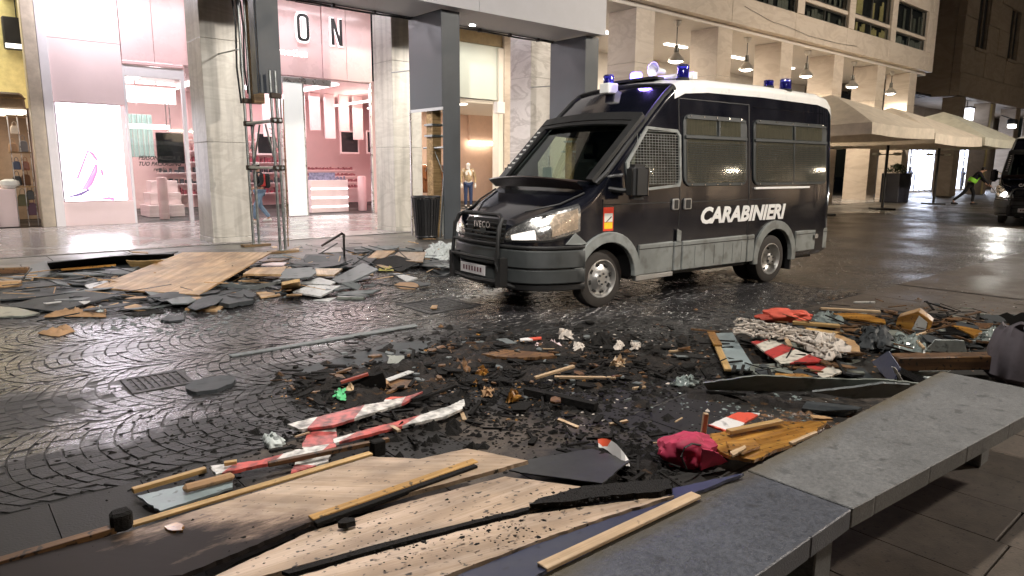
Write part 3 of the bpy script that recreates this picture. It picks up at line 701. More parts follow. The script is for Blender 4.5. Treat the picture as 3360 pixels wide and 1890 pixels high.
def drum(c, x0, y0, x1, y1, Y, label, mat):
    xa, xb, z0, z1 = rect(c, x0, y0, x1, y1, Y); r = abs(xb-xa)/2; h = z1-.022
    o = MB().lathe([(r*.96, 0), (r, .03), (r, h-.05), (r*.9, h-.01), (r*.5, h), (0, h)], 28).build('display_drum', mat, smooth=True, loc=((xa+xb)/2, Y, .022)); return tag(o, label, 'pedestal')
drum(k1, 875, 990, 948, 1200, 23.2, 'pink drum pedestal just inside the glass door', m_pinkd)
drum(k2, 638, 985, 686, 1160, 23.6, 'slim pink drum pedestal in front of the shelves', m_pinkd)
ST = thing('display_steps', 'pale pink stepped display behind the glass door', 'display', (5.95, 24.2, .022))
for q in range(3): MB().box(-.45+.12*q, .3*q, 0 if q == 0 else .38*q, .6, 1.2, .38*(q+1)-.004).build('step', m_pinkl, ST, bev=.01)
# counter with light lines and products
CT = thing('shop_counter', 'pale pink counter with three glowing light lines and product trays', 'counter', (11.42, 23.4, .022))
MB().box(-.85, 0, 0, .60, .9, 1.15).build('body', m_pinkl, CT, bev=.008)
for z in (.18, .5, .82): MB().box(-.84, -.012, z, .59, -.002, z+.05).build('light_line', m_led, CT)
pr = MB(); rr = random.Random(4)
for q in range(60): x = rr.uniform(-.82, .55); y = rr.uniform(.03, .8); s = rr.uniform(.02, .05); pr.box(x, y, 1.151, x+s, y+s, 1.151+rr.uniform(.03, .14))
tag(pr.build('products', M('cosmetic packs', (.22, .2, .28), .3, var=.6, sc=20), CT), kind='stuff')
MB().box(-.85, .1, 1.152, .15, .12, 1.42).build('tray_back', M('tray screen', (.25, .24, .38), .3, var=.5, sc=12), CT)
SH = thing('product_shelves', 'stepped shelves of dark red cosmetics at the back of the pink shop', 'shelves', (12.6, 26.0, .022))
for q in range(4):
    z = .75+q*.24; MB().box(-1.5+.15*q, .22*q, z, 1.4, .22*q+.24, z+.03).build('shelf', m_pinkd, SH)
    pr = MB(); x = -1.45+.15*q
    while x < 1.3: h = rr.uniform(.06, .13); wv = rr.uniform(.03, .06); pr.box(x, .22*q+.04, z+.031, x+wv, .22*q+.12, z+.03+h); x += wv+rr.uniform(.012, .04)
    tag(pr.build('products', M('cosmetic rows %d' % q, (.28, .09, .1), .3, var=.7, sc=14), SH), kind='stuff')
for k, (x0, y0, x1, y1, nm) in enumerate(((545, 738, 640, 852, 'pink framed screen above the cosmetics shelves'), (692, 738, 745, 852, 'pink framed screen half hidden by the second marble pillar'), (75, 748, 160, 858, 'pink framed screen seen through the scaffold legs'))):
    xa, xb, z0, z1 = rect(k2, x0, y0, x1, y1, 26.6); t = thing('wall_screen', nm, 'screen', ((xa+xb)/2, 26.6, z0), group='framed screens in the pink shop'); hw = (xb-xa)/2; h = z1-z0
    fr = MB().box(-hw-.05, 0, -.06, hw+.05, .05, -.005); fr.box(-hw-.05, 0, h+.005, hw+.05, .05, h+.06); fr.box(-hw-.05, 0, -.004, -hw-.004, .05, h+.004); fr.box(hw+.004, 0, -.004, hw+.05, .05, h+.004)
    fr.build('frame', m_pinkl, t); MB().box(-hw, .01, 0, hw, .04, h).build('panel', m_scr, t); MB().box(-.02, .02, h+.065, .02, .04, 4.45-z0).build('hanger', m_pinkd, t)
# pink fins hanging above the shelves
for q in range(7):
    xx = 10.1+.62*q; sp(MB().box(xx, 26.2, 3.05 if q % 2 else 2.75, xx+.42, 26.32, 4.49), 'ceiling_fin', m_pink if q % 2 else m_pinkl, bev=.01)

WS = thing('wall_shelves', 'rows of small cosmetics on pink wall shelves behind the walking man', 'shelves', (8.9, 28.9, .022)); rq = random.Random(77)
for q in range(6):
    z = .5+q*.42; MB().box(-1.9, 0, z, 3.2, .4, z+.03).build('shelf', m_pinkl, WS); pr = MB(); x = -1.85
    while x < 3.1: wv = rq.uniform(.05, .14); pr.box(x, .05, z+.031, x+wv, .2, z+.03+rq.uniform(.08, .26)); x += wv+rq.uniform(.02, .12)
    tag(pr.build('products', M('wall stock %d' % q, rq.choice([(.25, .05, .07), (.6, .3, .3), (.05, .05, .06), (.5, .4, .35)]), .35, var=.8, sc=9), WS), kind='stuff')
# ------------------------------------------------------------------ clothing shop
m_cream = M('cream wall', (.80, .74, .66), .6, var=.04)
m_peach = M('peach wall', (.80, .58, .47), .6, var=.05)
CS = thing('clothing_shop', 'cream clothing shop with warm lighting between second and third pillars', 'shop', (15.5, 22, 0))
def cs(mb, name, mat, bev=0): mb.v = [(a-15.5, b-22, c) for a, b, c in mb.v]; return mb.build(name, mat, CS, bev=bev)
cs(MB().box(12.62, 21.98, 6.35, 18.2, 22.2, 6.79), 'lintel', M('ochre lintel', (.35, .27, .15), .5), bev=.01)
cs(MB().box(12.62, 22.0, 4.3, 18.2, 22.1, 6.34), 'upper_panel', M('pale green panel', (.62, .68, .62), .35, var=.05, sc=.5), bev=.01)
cs(MB().box(17.95, 21.9, .02, 18.25, 22.3, 6.3), 'jamb', m_cream, bev=.01)
cs(MB().box(15.6, 27.5, .02, 23.6, 27.7, 4.6), 'back_wall', m_peach); cs(MB().prism([(18.26, 22.3), (18.45, 22.3), (23.8, 27.5), (23.5, 27.5)], .02, 4.6), 'side_wall', m_cream); cs(MB().prism([(12.7, 22.15), (18.25, 22.15), (23.5, 27.5), (15.7, 27.5)], 4.15, 4.29), 'ceiling', m_cream)
cs(MB().prism([(12.62, 22.2), (12.72, 22.2), (15.7, 27.5), (15.6, 27.5)], .02, 4.6), 'side_wall', m_cream)
cs(rbox(k2, 1265, 600, 1400, 790, 27.3, .18), 'niche_panel', m_peach, bev=.01); cs(rbox(k2, 1265, 790, 1400, 815, 27.2, .08), 'niche_light', emis('warm light strip', (1, .9, .72), 8))
for q in range(3): cs(MB().box(13.3+1.7*q, 22.6, 4.10, 13.5+1.7*q, 27.2, 4.148), 'ceiling_light', emis('warm ceiling strip %d' % q, (1, .92, .8), 7))
area('shop_light', CS, (0, 2.6, 4.0), (4.8, 4.6), 230, (1, .88, .74)); area('entrance_wash', CS, (0, -1.2, 6.7), (5, .3), 130, (1, .93, .84), (R(-15), 0, 0))
sp_ = WY(*k2(1440, 605), 21.6); o = MB().box(-.2, 0, -.2, .2, .25, .24).build('box_body', m_white, None, bev=.015); o.name = 'wall_speaker'; o.location = sp_; tag(o, 'small white box hanging beside the clothing shop entrance', 'speaker')
rr = random.Random(8)
def garment(parent, x, y, z, w_, h, mat):
    MB().prism([(-w_/2, 0), (-w_*.2, .05), (w_*.2, .05), (w_/2, 0), (w_*.62, -h*.5), (w_*.45, -h*.52), (w_*.42, -h), (-w_*.42, -h), (-w_*.45, -h*.52), (-w_*.62, -h*.5)], -.035, .035).build('garment', mat, parent, bev=.012, mtx=Matrix.Translation((x, y, z)) @ Matrix.Rotation(R(90+rr.uniform(-6, 6)), 4, 'Z') @ sg)
for k, (x, y, lab) in enumerate(((15.75, 23.6, 'clothes rail of brown and rust garments left of the mannequin'), (18.0-.5, 25.2, 'clothes rail of dark coats behind the mannequin'))):
    t = thing('clothes_rail', lab, 'clothes rail', (x, y, .022)); 
    for s in (-.5, .5): MB().tube([(s, 0, 0), (s, 0, 1.72)], .016, 8).build('upright', m_alu, t); MB().box(s-.02, -.25, 0, s+.02, .25, .03).build('foot', m_alu, t)
    MB().tube([(-.52, 0, 1.72), (.52, 0, 1.72)], .016, 8).build('rail', m_alu, t)
    for q in range(11):
        c = rr.choice([(.16, .07, .03), (.30, .11, .04), (.35, .25, .12), (.05, .04, .04)] if k == 0 else [(.02, .02, .022), (.03, .03, .04), (.06, .03, .03)])
        garment(t, -.44+.088*q, 0, 1.66, .46, rr.uniform(.8, 1.1), M('garment cloth %d%d' % (k, q), c, .85))

# ------------------------------------------------------------------ handbag shop
BS = thing('handbag_shop', 'handbag shop with bright yellow wall at the left edge', 'shop', (.5, 22, 0))
def bs(mb, name, mat, bev=0): mb.v = [(a-.5, b-22, c) for a, b, c in mb.v]; return mb.build(name, mat, BS, bev=bev)
bs(MB().box(-4, 25.5, .02, 2.7, 25.7, 6.8), 'back_wall', M('brown back wall', (.30, .22, .15), .6)); bs(MB().box(-2, 24.6, 3.25, 2.66, 24.7, 6.6), 'yellow_panel', M('yellow panel', (.62, .55, .26), .5, emit=.03, ecol=(.9, .78, .25)))
bs(MB().box(2.40, 21.9, .02, 2.69, 22.3, 6.79), 'jamb', M('beige jamb', (.55, .48, .38), .5), bev=.01); bs(MB().box(-4, 22, 6.3, 2.4, 22.2, 6.79), 'lintel', m_pale)
bs(MB().box(-3, 22.6, 2.98, 2.38, 24.2, 3.08), 'light_shelf', emis('shelf glow', (1, .93, .8), 2.2)); bs(MB().box(-3, 22.5, .02, 1.93, 24, 1.02), 'plinth', m_pinkl, bev=.01)
area('shop_light', BS, (.3, 1.6, 6.2), (3, 2.5), 130, (1, .9, .72)); area('shelf_light', BS, (.8, 1.2, 2.95), (2.6, 1.2), 45, (1, .86, .66))
for zz in (1.05, 1.95, 2.9): bs(MB().box(1.93, 22.6, zz, 2.39, 23.2, zz+.03), 'shelf', m_oldwood)
for xx in (1.95, 2.16, 2.37): bs(MB().tube([(xx, 22.62, .02), (xx, 22.62, 2.97)], .012, 6), 'shelf_post', m_alu)
lab = ['top', 'middle', 'lower']
bagc = [('black', (.02, .02, .022)), ('brown', (.13, .06, .03)), ('tan', (.40, .24, .13)), ('grey', (.16, .16, .18)), ('dark blue', (.03, .04, .09)), ('rust', (.25, .08, .04)), ('olive', (.12, .11, .05)), ('plum', (.10, .03, .06)), ('cream', (.6, .5, .4)), ('charcoal', (.05, .05, .05))]
def handbag(x, y, z, w_, h, mat, label):
    t = thing('handbag', label, 'handbag', (x, y, z), rr.uniform(-.3, .3), group='handbags in the lit shop window')
    MB().prism([(-w_/2, 0), (w_/2, 0), (w_*.46, h*.8), (w_*.3, h), (-w_*.3, h), (-w_*.46, h*.8)], -.05, .05, sg).build('body', mat, t, bev=.018)
    MB().tube([(-w_*.26, 0, h*.97), (-w_*.2, 0, h*1.35), (0, 0, h*1.5), (w_*.2, 0, h*1.35), (w_*.26, 0, h*.97)], .009, 6).build('handle', mat, t)
q = 0
for (x, z, wv, h) in ((2.02, 1.10, .2, .26), (2.22, 1.10, .2, .3), (2.02, 1.98, .2, .24), (2.24, 1.98, .2, .3), (2.05, 1.52, .18, .22), (2.25, 1.5, .18, .24), (2.10, .55, .24, .32), (2.28, .3, .22, .34), (2.1, 2.45, .2, .22), (2.27, .72, .18, .25)):
    nm, c = bagc[q]
    if q in (6, 7, 9): z2 = z
    handbag(x, 22.72+.05*(q % 3), z if z > 1 else z, wv, h, M('bag leather '+nm, c, .4), nm+' leather handbag on the slim shelf tower by the beige jamb'); q += 1
for k, (x, y) in enumerate(((2.02, 540), (2.20, 545))):
    pass
t = thing('trunk_bag', 'large brown quilted bag on the glowing upper shelf', 'handbag', (1.98, 22.9, 3.085)); MB().prism([(-.42, 0), (.42, 0), (.40, .38), (.3, .44), (-.3, .44), (-.40, .38)], -.14, .14, sg).build('body', M('quilted leather', (.13, .09, .06), .35, bump=.8, bsc=14), t, bev=.05)
MB().box(-.43, -.15, .28, .43, .15, .31).build('band', m_oldwood, t)
p = WY(*k1(103, 185), 24.3); t = thing('window_speaker', 'black boxy speaker hanging before the yellow panel', 'speaker', (p.x, 24.3, p.z)); MB().box(-.35, 0, -.45, .35, .25, .42).build('body', m_black, t, bev=.03); MB().box(-.33, -.015, -.42, .33, -.002, -.3).build('lower_panel', emis('speaker lamp', (1, .97, .9), 2.5), t); MB().tube([(0, .1, .42), (0, .1, 1.0)], .015, 6).build('bracket', m_black, t)
p = W(30, 640, 1.05); t = tag(MB().lathe([(.0, 0), (.16, .01), (.24, .1), (.22, .2), (.1, .25), (0, .25)], 18).build('white_bag', M('pale puffed bag', (.7, .72, .7), .5, bump=.5, bsc=8), smooth=True, loc=(1.85, 22.75, 1.022)), 'pale puffed pouch bag on the pink plinth', 'handbag')
# ================================================================== FAR END OF THE STREET
m_darkstone = marble('dark sandstone', (.24, .19, .145), (.32, .26, .20), (.19, .15, .115), .4, .6)
B3 = thing('corner_building', 'dark sandstone corner building with a lit arcade at the far end', 'building', (50, 15.6, 0))
def b3(mb, name, mat, bev=0, parent=None): mb.v = [(a-50, b-15.6, c) for a, b, c in mb.v]; return mb.build(name, mat, parent or B3, bev=bev)
b3(MB().box(49.2, 15.5, 6.2, 76, 16.0, 7.6), 'fascia', m_darkstone, bev=.03)
for q in range(5):
    x0 = 49.9+6.0*q; b3(MB().box(x0, 15.6, .02, x0+1.1, 16.6, 6.19), 'pillar', m_darkstone, bev=.03)
for r in range(4):
    for q in range(12):
        x0 = 49.2+2.2*q; z0 = 7.62+1.65*r
        if r in (1, 2) and q % 3 == 1: continue
        b3(MB().box(x0+.01, 15.55+.03*((q+r) % 2), z0, x0+2.19, 16.0, z0+1.63), 'stone_block', m_darkstone, bev=.02)
for q in range(4):
    x0 = 51.4+6.6*q
    w_ = b3(MB().box(x0+.02, 15.75, 9.3, x0+2.18, 15.8, 12.55), 'window', m_dark)
    for xx in (.12, 1.06, 1.98): b3(MB().box(x0+xx, 15.64, 9.3, x0+xx+.1, 15.74, 12.55), 'window_bar', m_darkstone, parent=w_)
    b3(MB().box(x0-.1, 15.45, 9.1, x0+2.3, 15.7, 9.28), 'window_sill', m_darkstone, bev=.01, parent=w_)
for q in range(5): b3(MB().box(49.15, 16.02+3.5*q, 6.2, 49.6, 19.5+3.5*q, 16), 'side_block', m_darkstone, bev=.02)
b3(MB().box(49.7, 16.02, 6.3, 76, 24, 6.6), 'soffit', m_darkstone)
for q in range(14): b3(MB().box(43.2, 17+.35*q, 6.2, 49.1, 17.1+.35*q, 6.35), 'louvre', m_black)
m_cool = emis('cool shop glow', (.82, .87, 1), 5.0)
for k, (xa, xb, lab) in enumerate(((55.0, 60.4, 'glowing cool white shop front beyond the end of the arcade'), (66.3, 71.2, 'narrow glowing shop front behind the bending man'))):
    t = thing('lit_shopfront', lab, 'shop', (xa, 20.2, 0), group='glowing shop fronts at the far end')
    MB().box(0, 0, .15, xb-xa, .1, 4.2).build('glow_wall', m_cool, t)
    f = MB()
    for i in range(6): x = (xb-xa)*i/5; f.box(x-.04, -.3, .02, x+.04, -.22, 4.3)
    for z in (.12, 2.6, 4.2): f.box(-.04, -.31, z, xb-xa+.04, -.21, z+.06)
    f.build('frame', m_alu, t)
    for i in range(1): MB().lathe([(.12, 0), (.2, .5), (.16, .9), (.24, 1.3), (.1, 1.5), (.12, 1.7), (0, 1.75)], 12).build('window_figure', M('window figure %d%d' % (k, i), (.2+.1*i, .22, .3), .6), t, smooth=True, loc=(.5+i*.95, -.12-.0, .18))
    area('shop_light', t, ((xb-xa)/2, -.6, 3.9), (3.5, .8), 520, (.72, .80, 1), (R(-35), 0, 0))
b3(MB().box(49.4, 20.4, .02, 76, 20.7, 6.29), 'back_wall', m_darkstone)
yl = b3(MB().box(55.95, 15.57, .03, 56.3, 15.595, 6.1), 'pillar_strip', M('ochre pillar strip', (.5, .42, .2), .6))  # plain ochre strip on the pillar front
p = thing('pendant_lantern', 'square lantern hanging in the far dark arcade', 'lamp', (54.6, 16.6, 5.0)); MB().box(-.35, -.35, 0, .35, .35, .8).build('lantern', emis('lantern glow', (.9, .92, 1), 5), p, bev=.03); MB().box(-.4, -.4, .8, .4, .4, .9).build('cap', m_black, p); MB().tube([(0, 0, .9), (0, 0, 1.3)], .03, 6).build('rod', m_black, p)
p = thing('wall_lantern', 'small lantern at the right edge over the second van', 'lamp', (58.5, 14.9, 4.6)); MB().box(-.3, -.2, 0, .3, .2, .25).build('lantern', emis('lantern glow two', (1, .95, .85), 6), p, bev=.03); MB().box(-.34, -.24, .25, .34, .24, .6).build('cap', m_black, p, bev=.05); MB().bar((0, 0, .6), (0, .7, .9), .06, .06).build('arm', m_black, p)

# ------------------------------------------------------------------ parasols
m_canvas = M('cream canvas', (.64, .57, .48), .85, var=.14, sc=3)
m_canvas2 = M('pale canvas', (.62, .61, .52), .85, var=.14, sc=3)
def parasol(x, y, r, ze, za, label, mat, mono=True):
    t = thing('market_parasol', label, 'parasol', (x, y, 0), R(45), group='square parasols outside the arcade')
    vs = []; fs = []; n = 4; rows = 5
    for i in range(rows+1):
        s = i/rows; rad = r*s; z = za-(za-ze)*(s**1.15)
        for k in range(n*4):
            a = k/(n*4)*4; e = int(a); f_ = a-e
            p0 = V((math.cos(e*math.pi/2), math.sin(e*math.pi/2), 0)); p1 = V((math.cos((e+1)*math.pi/2), math.sin((e+1)*math.pi/2), 0)); p_ = p0.lerp(p1, f_)
            sag = -.10*s*math.sin(f_*math.pi)
            vs.append((p_.x*rad, p_.y*rad, z+sag*.6))
    m_ = n*4
    for i in range(rows):
        for k in range(m_): fs.append((i*m_+k, i*m_+(k+1) % m_, (i+1)*m_+(k+1) % m_, (i+1)*m_+k))
    mbx = MB().add(vs, fs); c = mbx.build('canopy', mat, t)
    va = [vs[rows*m_+k] for k in range(m_)]; vb = [(p_[0]*1.01, p_[1]*1.01, p_[2]-.36) for p_ in va]
    MB().add(va+vb, [(k, (k+1) % m_, m_+(k+1) % m_, m_+k) for k in range(m_)]).build('valance', mat, t)
    MB().tube([(0, 0, 0.05), (0, 0, za-.05)], .06, 10).build('pole', m_black, t, smooth=True)
    MB().box(-.4, -.4, 0, .4, .4, .07).build('base', m_black, t, bev=.02)
    for k in range(4):
        a = k*math.pi/2; MB().bar((0, 0, za-.55), (math.cos(a)*r*.95, math.sin(a)*r*.95, ze-.03), .04, .05).build('rib', m_oldwood, t)
    for s in (-1, 1): MB().lathe([(.0, 0), (.16, .02), (.16, .12), (0, .14)], 14).build('heater_lamp', m_canvas2, t, loc=(.02, .42*s, ze-.75)); MB().bar((0, 0, ze-.7), (.02, .38*s, ze-.7), .04, .04).build('lamp_arm', m_black, t)
    return t
RP = 2.62*math.sqrt(2)
parasol(25.3, 12.05, RP, 3.12, 4.3, 'cream parasol partly hidden behind the tail of the police van', m_canvas)
parasol(31.1, 12.2, RP, 3.0, 4.2, 'cream parasol in the middle, right of the police van', m_canvas)
parasol(38.2, 12.6, RP, 3.1, 4.45, 'pale greenish rightmost parasol whose pole stands beside the lit doorway', m_canvas2)

# planter by the far pillar
PL = thing('planter', 'dark tall planter with a clipped shrub beside the far pillar', 'planter', (38.6, 14.6, 0))
MB().prism([(-.7, -.45), (.7, -.45), (.7, .45), (-.7, .45)], 0, 1.5).build('tub', M('blue black planter', (.02, .022, .035), .5), PL, bev=.03)
lf = MB(); rr = random.Random(6)
for q in range(500):
    a = rr.uniform(0, 6.28); b = rr.uniform(0, 1.5); r_ = .6*rr.random()**.33; p_ = V((r_*math.cos(a)*math.sin(b)*1.15, r_*math.sin(a)*math.sin(b)*.8, 1.5+r_*math.cos(b)*.75)); d_ = V((rr.uniform(-1, 1), rr.uniform(-1, 1), rr.uniform(-.3, 1))).normalized()*.09; e_ = V((rr.uniform(-1, 1), rr.uniform(-1, 1), rr.uniform(-1, 1))).normalized()*.045
    lf.add([p_, p_+d_*.5+e_, p_+d_, p_+d_*.5-e_], [(0, 1, 2, 3)])
tag(lf.build('foliage', M('dark shrub leaves', (.035, .06, .025), .6, var=.4), PL), kind='stuff')

# ------------------------------------------------------------------ opposite side (behind the photographer): building and street lamps, one added for the far corner
m_lampo = emis('opposite arcade lamp', (1, .85, .65), 8)
OB = thing('opposite_building', 'warm stone arcaded building across the street behind the photographer', 'building', (0, -12, 0))
def ob(mb, name, mat, bev=0): mb.v = [(a, b+12, c) for a, b, c in mb.v]; return mb.build(name, mat, OB, bev=bev)
ob(MB().box(-25, -13, 4.6, 75, -12.2, 14), 'upper_wall', m_stone); ob(MB().box(-25, -17, .02, 75, -16.5, 4.59), 'back_wall', m_stone); ob(MB().box(-25, -16.49, 4.4, 75, -13.01, 4.59), 'soffit', m_stone)
for q in range(1, 9):
    area('arcade_lamp', OB, (q*8.2, -2.4, 4.3), (2.5, .5), 420, (1, .82, .62)); ob(MB().box(q*8.2-1.2, -14.6, 4.34, q*8.2+1.2, -14.2, 4.395), 'ceiling_lamp', m_lampo)
for q in range(-5, 17):
    ob(MB().box(q*4.4, -13, .02, q*4.4+1, -12.1, 4.59), 'pillar', m_stone, bev=.02)
    ob(MB().box(q*4.4+1.2, -12.18, 6.2, q*4.4+3.2, -12.1, 9), 'window', m_dark)
m_lampw = emis('flood lamp glow', (1, .86, .66), 20)
def flood(x, y, z, e, col, aim, cone, label):
    t = thing('street_lamp', label, 'street lamp', (x, y, 0), group='street lamps around the square')
    d = (V(aim)-V((x, y, z))).normalized(); q = d.to_track_quat('-Z', 'Y'); m = Matrix.Translation((0, 0, z)) @ q.to_matrix().to_4x4()
    MB().lathe([(.13, 0), (.13, .35), (.08, .4), (.06, z-.35), (0, z-.3)], 14).build('pole', m_black, t, smooth=True)
    MB().box(-.35, -.25, -.02, .35, .25, .2).build('housing', m_black, t, bev=.03, mtx=m)
    MB().box(-.31, -.21, -.026, .31, .21, -.021).build('lens', m_lampw, t, mtx=m)
    L = bpy.data.lights.new('lamp_light', 'SPOT'); L.energy = e; L.color = col; L.spot_size = R(cone); L.spot_blend = .5; L.shadow_soft_size = .4
    lo = bpy.data.objects.new('lamp_light', L); COL.objects.link(lo); lo.parent = t; lo.location = V((0, 0, z))+d*.08; lo.rotation_euler = q.to_euler()
flood(17, -5.5, 9.5, 10500, (1, .90, .79), (8, 8, 0), 100, 'warm street lamp on the near pavement right of the photographer')
flood(31, -8, 11, 18500, (1, .87, .71), (29, 15, 5), 84, 'warm street lamp on the near pavement facing the parasols')
flood(54, -4, 10, 1400, (1, .85, .65), (58, 16, 5), 90, 'warm street lamp near the far corner building')  # unseen lamp added to lift the dark corner building
flood(-4, -7, 9.5, 9000, (1, .95, .90), (5.5, 15.4, 4.0), 56, 'white street lamp on the near pavement left of the photographer')
def catenary(x, y, z, e, col, label):
    t = thing('hanging_lamp', label, 'street lamp', (x, y, z))
    MB().tube([(0, -12.1-y, .95), (0, -4, .55), (0, 0, .42), (0, 4, .5), (0, 12.9-y, .95)], .008, 5).build('span_wire', m_black, t)
    MB().tube([(0, 0, .1), (0, 0, .42)], .02, 6).build('hanger', m_black, t)
    MB().lathe([(.0, .16), (.12, .15), (.30, .05), (.33, .0), (.30, .0), (.12, .11), (0, .12)], 24).build('shade', m_black, t, smooth=True)
    MB().lathe([(.0, .02), (.18, .03), (.2, .05), (0, .09)], 20).build('lens', m_lampw, t)
    L = bpy.data.lights.new('lamp_light', 'SPOT'); L.energy = e; L.color = col; L.spot_size = R(150); L.spot_blend = .5; L.shadow_soft_size = .22
    lo = bpy.data.objects.new('lamp_light', L); COL.objects.link(lo); lo.parent = t; lo.location = (0, 0, -.02)
catenary(2.6, 3.6, 8.6, 2900, (1, .95, .89), 'lamp hanging from a span wire above the rubble, over the photographer')
# ================================================================== POLICE VAN (local: x forward, y left, z up; origin on the road under the front axle)
def paint_mat():
    m, t, B, N, Lk = newmat('navy van paint'); tc = N('ShaderNodeTexCoord')
    n = N('ShaderNodeTexNoise'); n.inputs['Scale'].default_value = 2.2; n.inputs['Detail'].default_value = 6; Lk(tc.outputs['Object'], n.inputs['Vector'])
    rp = ramp(N, [(.35, (.005, .0055, .009)), (.7, (.010, .0105, .016))]); Lk(n.outputs[0], rp.inputs[0])
    sp3 = N('ShaderNodeSeparateXYZ'); Lk(tc.outputs['Object'], sp3.inputs[0]); dn = N('ShaderNodeTexNoise'); dn.inputs['Scale'].default_value = 9; dn.inputs['Detail'].default_value = 8; Lk(tc.outputs['Object'], dn.inputs['Vector'])
    dk = math_(N, Lk, 'ADD', math_(N, Lk, 'MULTIPLY', math_(N, Lk, 'SUBTRACT', 1.15, sp3.outputs[2]), .5), math_(N, Lk, 'MULTIPLY', dn.outputs[0], .6)); dr = ramp(N, [(.42, 0), (.8, .45)]); Lk(dk, dr.inputs[0])
    Lk(mixc(N, Lk, dr.outputs[0], rp.outputs[0], (.06, .052, .042)), B.inputs['Base Color'])
    rr = ramp(N, [(.3, .07), (.75, .2)]); Lk(n.outputs[0], rr.inputs[0]); Lk(rr.outputs[0], B.inputs['Roughness'])
    b = N('ShaderNodeTexNoise'); b.inputs['Scale'].default_value = 1.6; b.inputs['Detail'].default_value = 1; Lk(tc.outputs['Object'], b.inputs['Vector'])
    bn = N('ShaderNodeBump'); bn.inputs['Strength'].default_value = .25; bn.inputs['Distance'].default_value = .04; Lk(b.outputs[0], bn.inputs['Height']); Lk(bn.outputs[0], B.inputs['Normal'])
    B.inputs['Coat Weight'].default_value = .6; B.inputs['Coat Roughness'].default_value = .04; B.inputs['Specular IOR Level'].default_value = .7
    return m
m_paint = paint_mat()
m_roof = M('white roof paint', (.80, .80, .77), .35, var=.04, coat=.3, dirt=.25, dcol=(.4, .38, .34), dsc=3, dlim=.6)
m_clad = M('grey side cladding', (.22, .235, .225), .5, var=.18, sc=3, dirt=.5, dcol=(.10, .095, .085), dsc=5, dlim=.52)
m_bump = M('dark bumper plastic', (.038, .042, .042), .5, var=.25, sc=4)
m_rub = M('black rubber', (.012, .012, .012), .55)
m_tyre = M('tyre rubber', (.032, .027, .023), .75, var=.3, sc=9, bump=.3)
m_rim = M('silver steel rim', (.52, .51, .49), .38, metal=.75, var=.12)
m_chrome = M('chrome', (.75, .75, .75), .12, metal=1, var=.05)
m_wsg = glass('windscreen glass', (.42, .52, .47), .86, .02)
m_dglass = glass('dark window glass', (.92, .94, .90), .84, .05)
m_blue = M('blue beacon dome', (.05, .05, .62), .08, var=.1, trans=.85, coat=.6)
m_bluelit = emis('lit blue beacon', (.22, .17, 1), 9)
m_curt = M('van curtain', (.085, .070, .054), .9, var=.6, sc=5, stretch=(14, 1, 1))
m_wtxt = M('white lettering', (.85, .85, .83), .4, var=.03)
WX = [(1.09, .0), (1.085, .40), (1.06, .58), (1.0, .72), (.9, .82), (.75, .90), (.5, .955), (.2, .985), (-.3, .99), (-4.6, .985), (-4.78, .97), (-4.88, .93)]
def lerp_tab(tab, x):
    if x >= tab[0][0]: return tab[0][1]
    for (a, va), (b, vb) in zip(tab, tab[1:]):
        if a >= x >= b: return va+(vb-va)*((a-x)/(a-b) if a > b else 0)
    return tab[-1][1]
TT = [(1.09, .92), (1.06, .98), (1.0, 1.05), (.9, 1.12), (.6, 1.26), (.3, 1.395), (.2, 1.46), (-.62, 2.25), (-.8, 2.42), (-1.0, 2.60), (-1.15, 2.71), (-1.35, 2.79), (-1.8, 2.83), (-3, 2.845), (-4.4, 2.825), (-4.7, 2.78), (-4.83, 2.70), (-4.88, 2.62)]
FIX = [.40, .5, .75, .95, 1.2, 1.35, 1.6, 1.9, 2.2, 2.45, 2.59, 2.66]
def gz(z): return 1-.0 if z <= 1.3 else 1-.10*(z-1.3)/1.3
def section(x):
    T = lerp_tab(TT, x); w_ = max(.05, lerp_tab(WX, x)); c = .045; r = .10 if x < .25 else .10+.10*min(1, (x-.25)/.5)
    top = T-r-c; pts = [(0, .33), (w_*.9, .33)]
    for zf in FIX:
        z = .40+(zf-.40)*(top-.40)/(2.66-.40); pts.append((w_*gz(z), z))
    yc = pts[-1][0]-r
    for k in range(1, 6):
        a = R(90)*k/5; pts.append((yc+r*math.cos(a), top+r*math.sin(a)))
    for k in (.66, .33, 0): pts.append((yc*k, top+r+c*(1-k*k)))
    return pts
def ys(x, z): return lerp_tab(WX, x)*gz(z)
def side_prism(poly, o0, o1, sgn=1):
    mb = MB(); n = len(poly); vs = [(x, sgn*(ys(x, z)+o0), z) for x, z in poly]+[(x, sgn*(ys(x, z)+o1), z) for x, z in poly]
    fs = [tuple(range(n)), tuple(range(2*n-1, n-1, -1))]+[(i, n+i, n+(i+1) % n, (i+1) % n) for i in range(n)]
    return mb.add(vs, fs)
def rrect(x0, z0, x1, z1, r, n=4):
    out = []
    for (cx, cz, a0) in ((x1-r, z1-r, 0), (x0+r, z1-r, 90), (x0+r, z0+r, 180), (x1-r, z0+r, 270)):
        for k in range(n+1): a = R(a0+90*k/n); out.append((cx+r*math.cos(a), cz+r*math.sin(a)))
    return out
def boolean(o, cutters):
    for c in cutters:
        md = o.modifiers.new('cut', 'BOOLEAN'); md.operation = 'DIFFERENCE'; md.solver = 'EXACT'; md.object = c
        try: md.material_mode = 'TRANSFER'
        except Exception: pass
    dg = bpy.context.evaluated_depsgraph_get(); me = bpy.data.meshes.new_from_object(o.evaluated_get(dg)); o.modifiers.clear(); o.data = me
    for c in cutters: bpy.data.objects.remove(c, do_unlink=True)

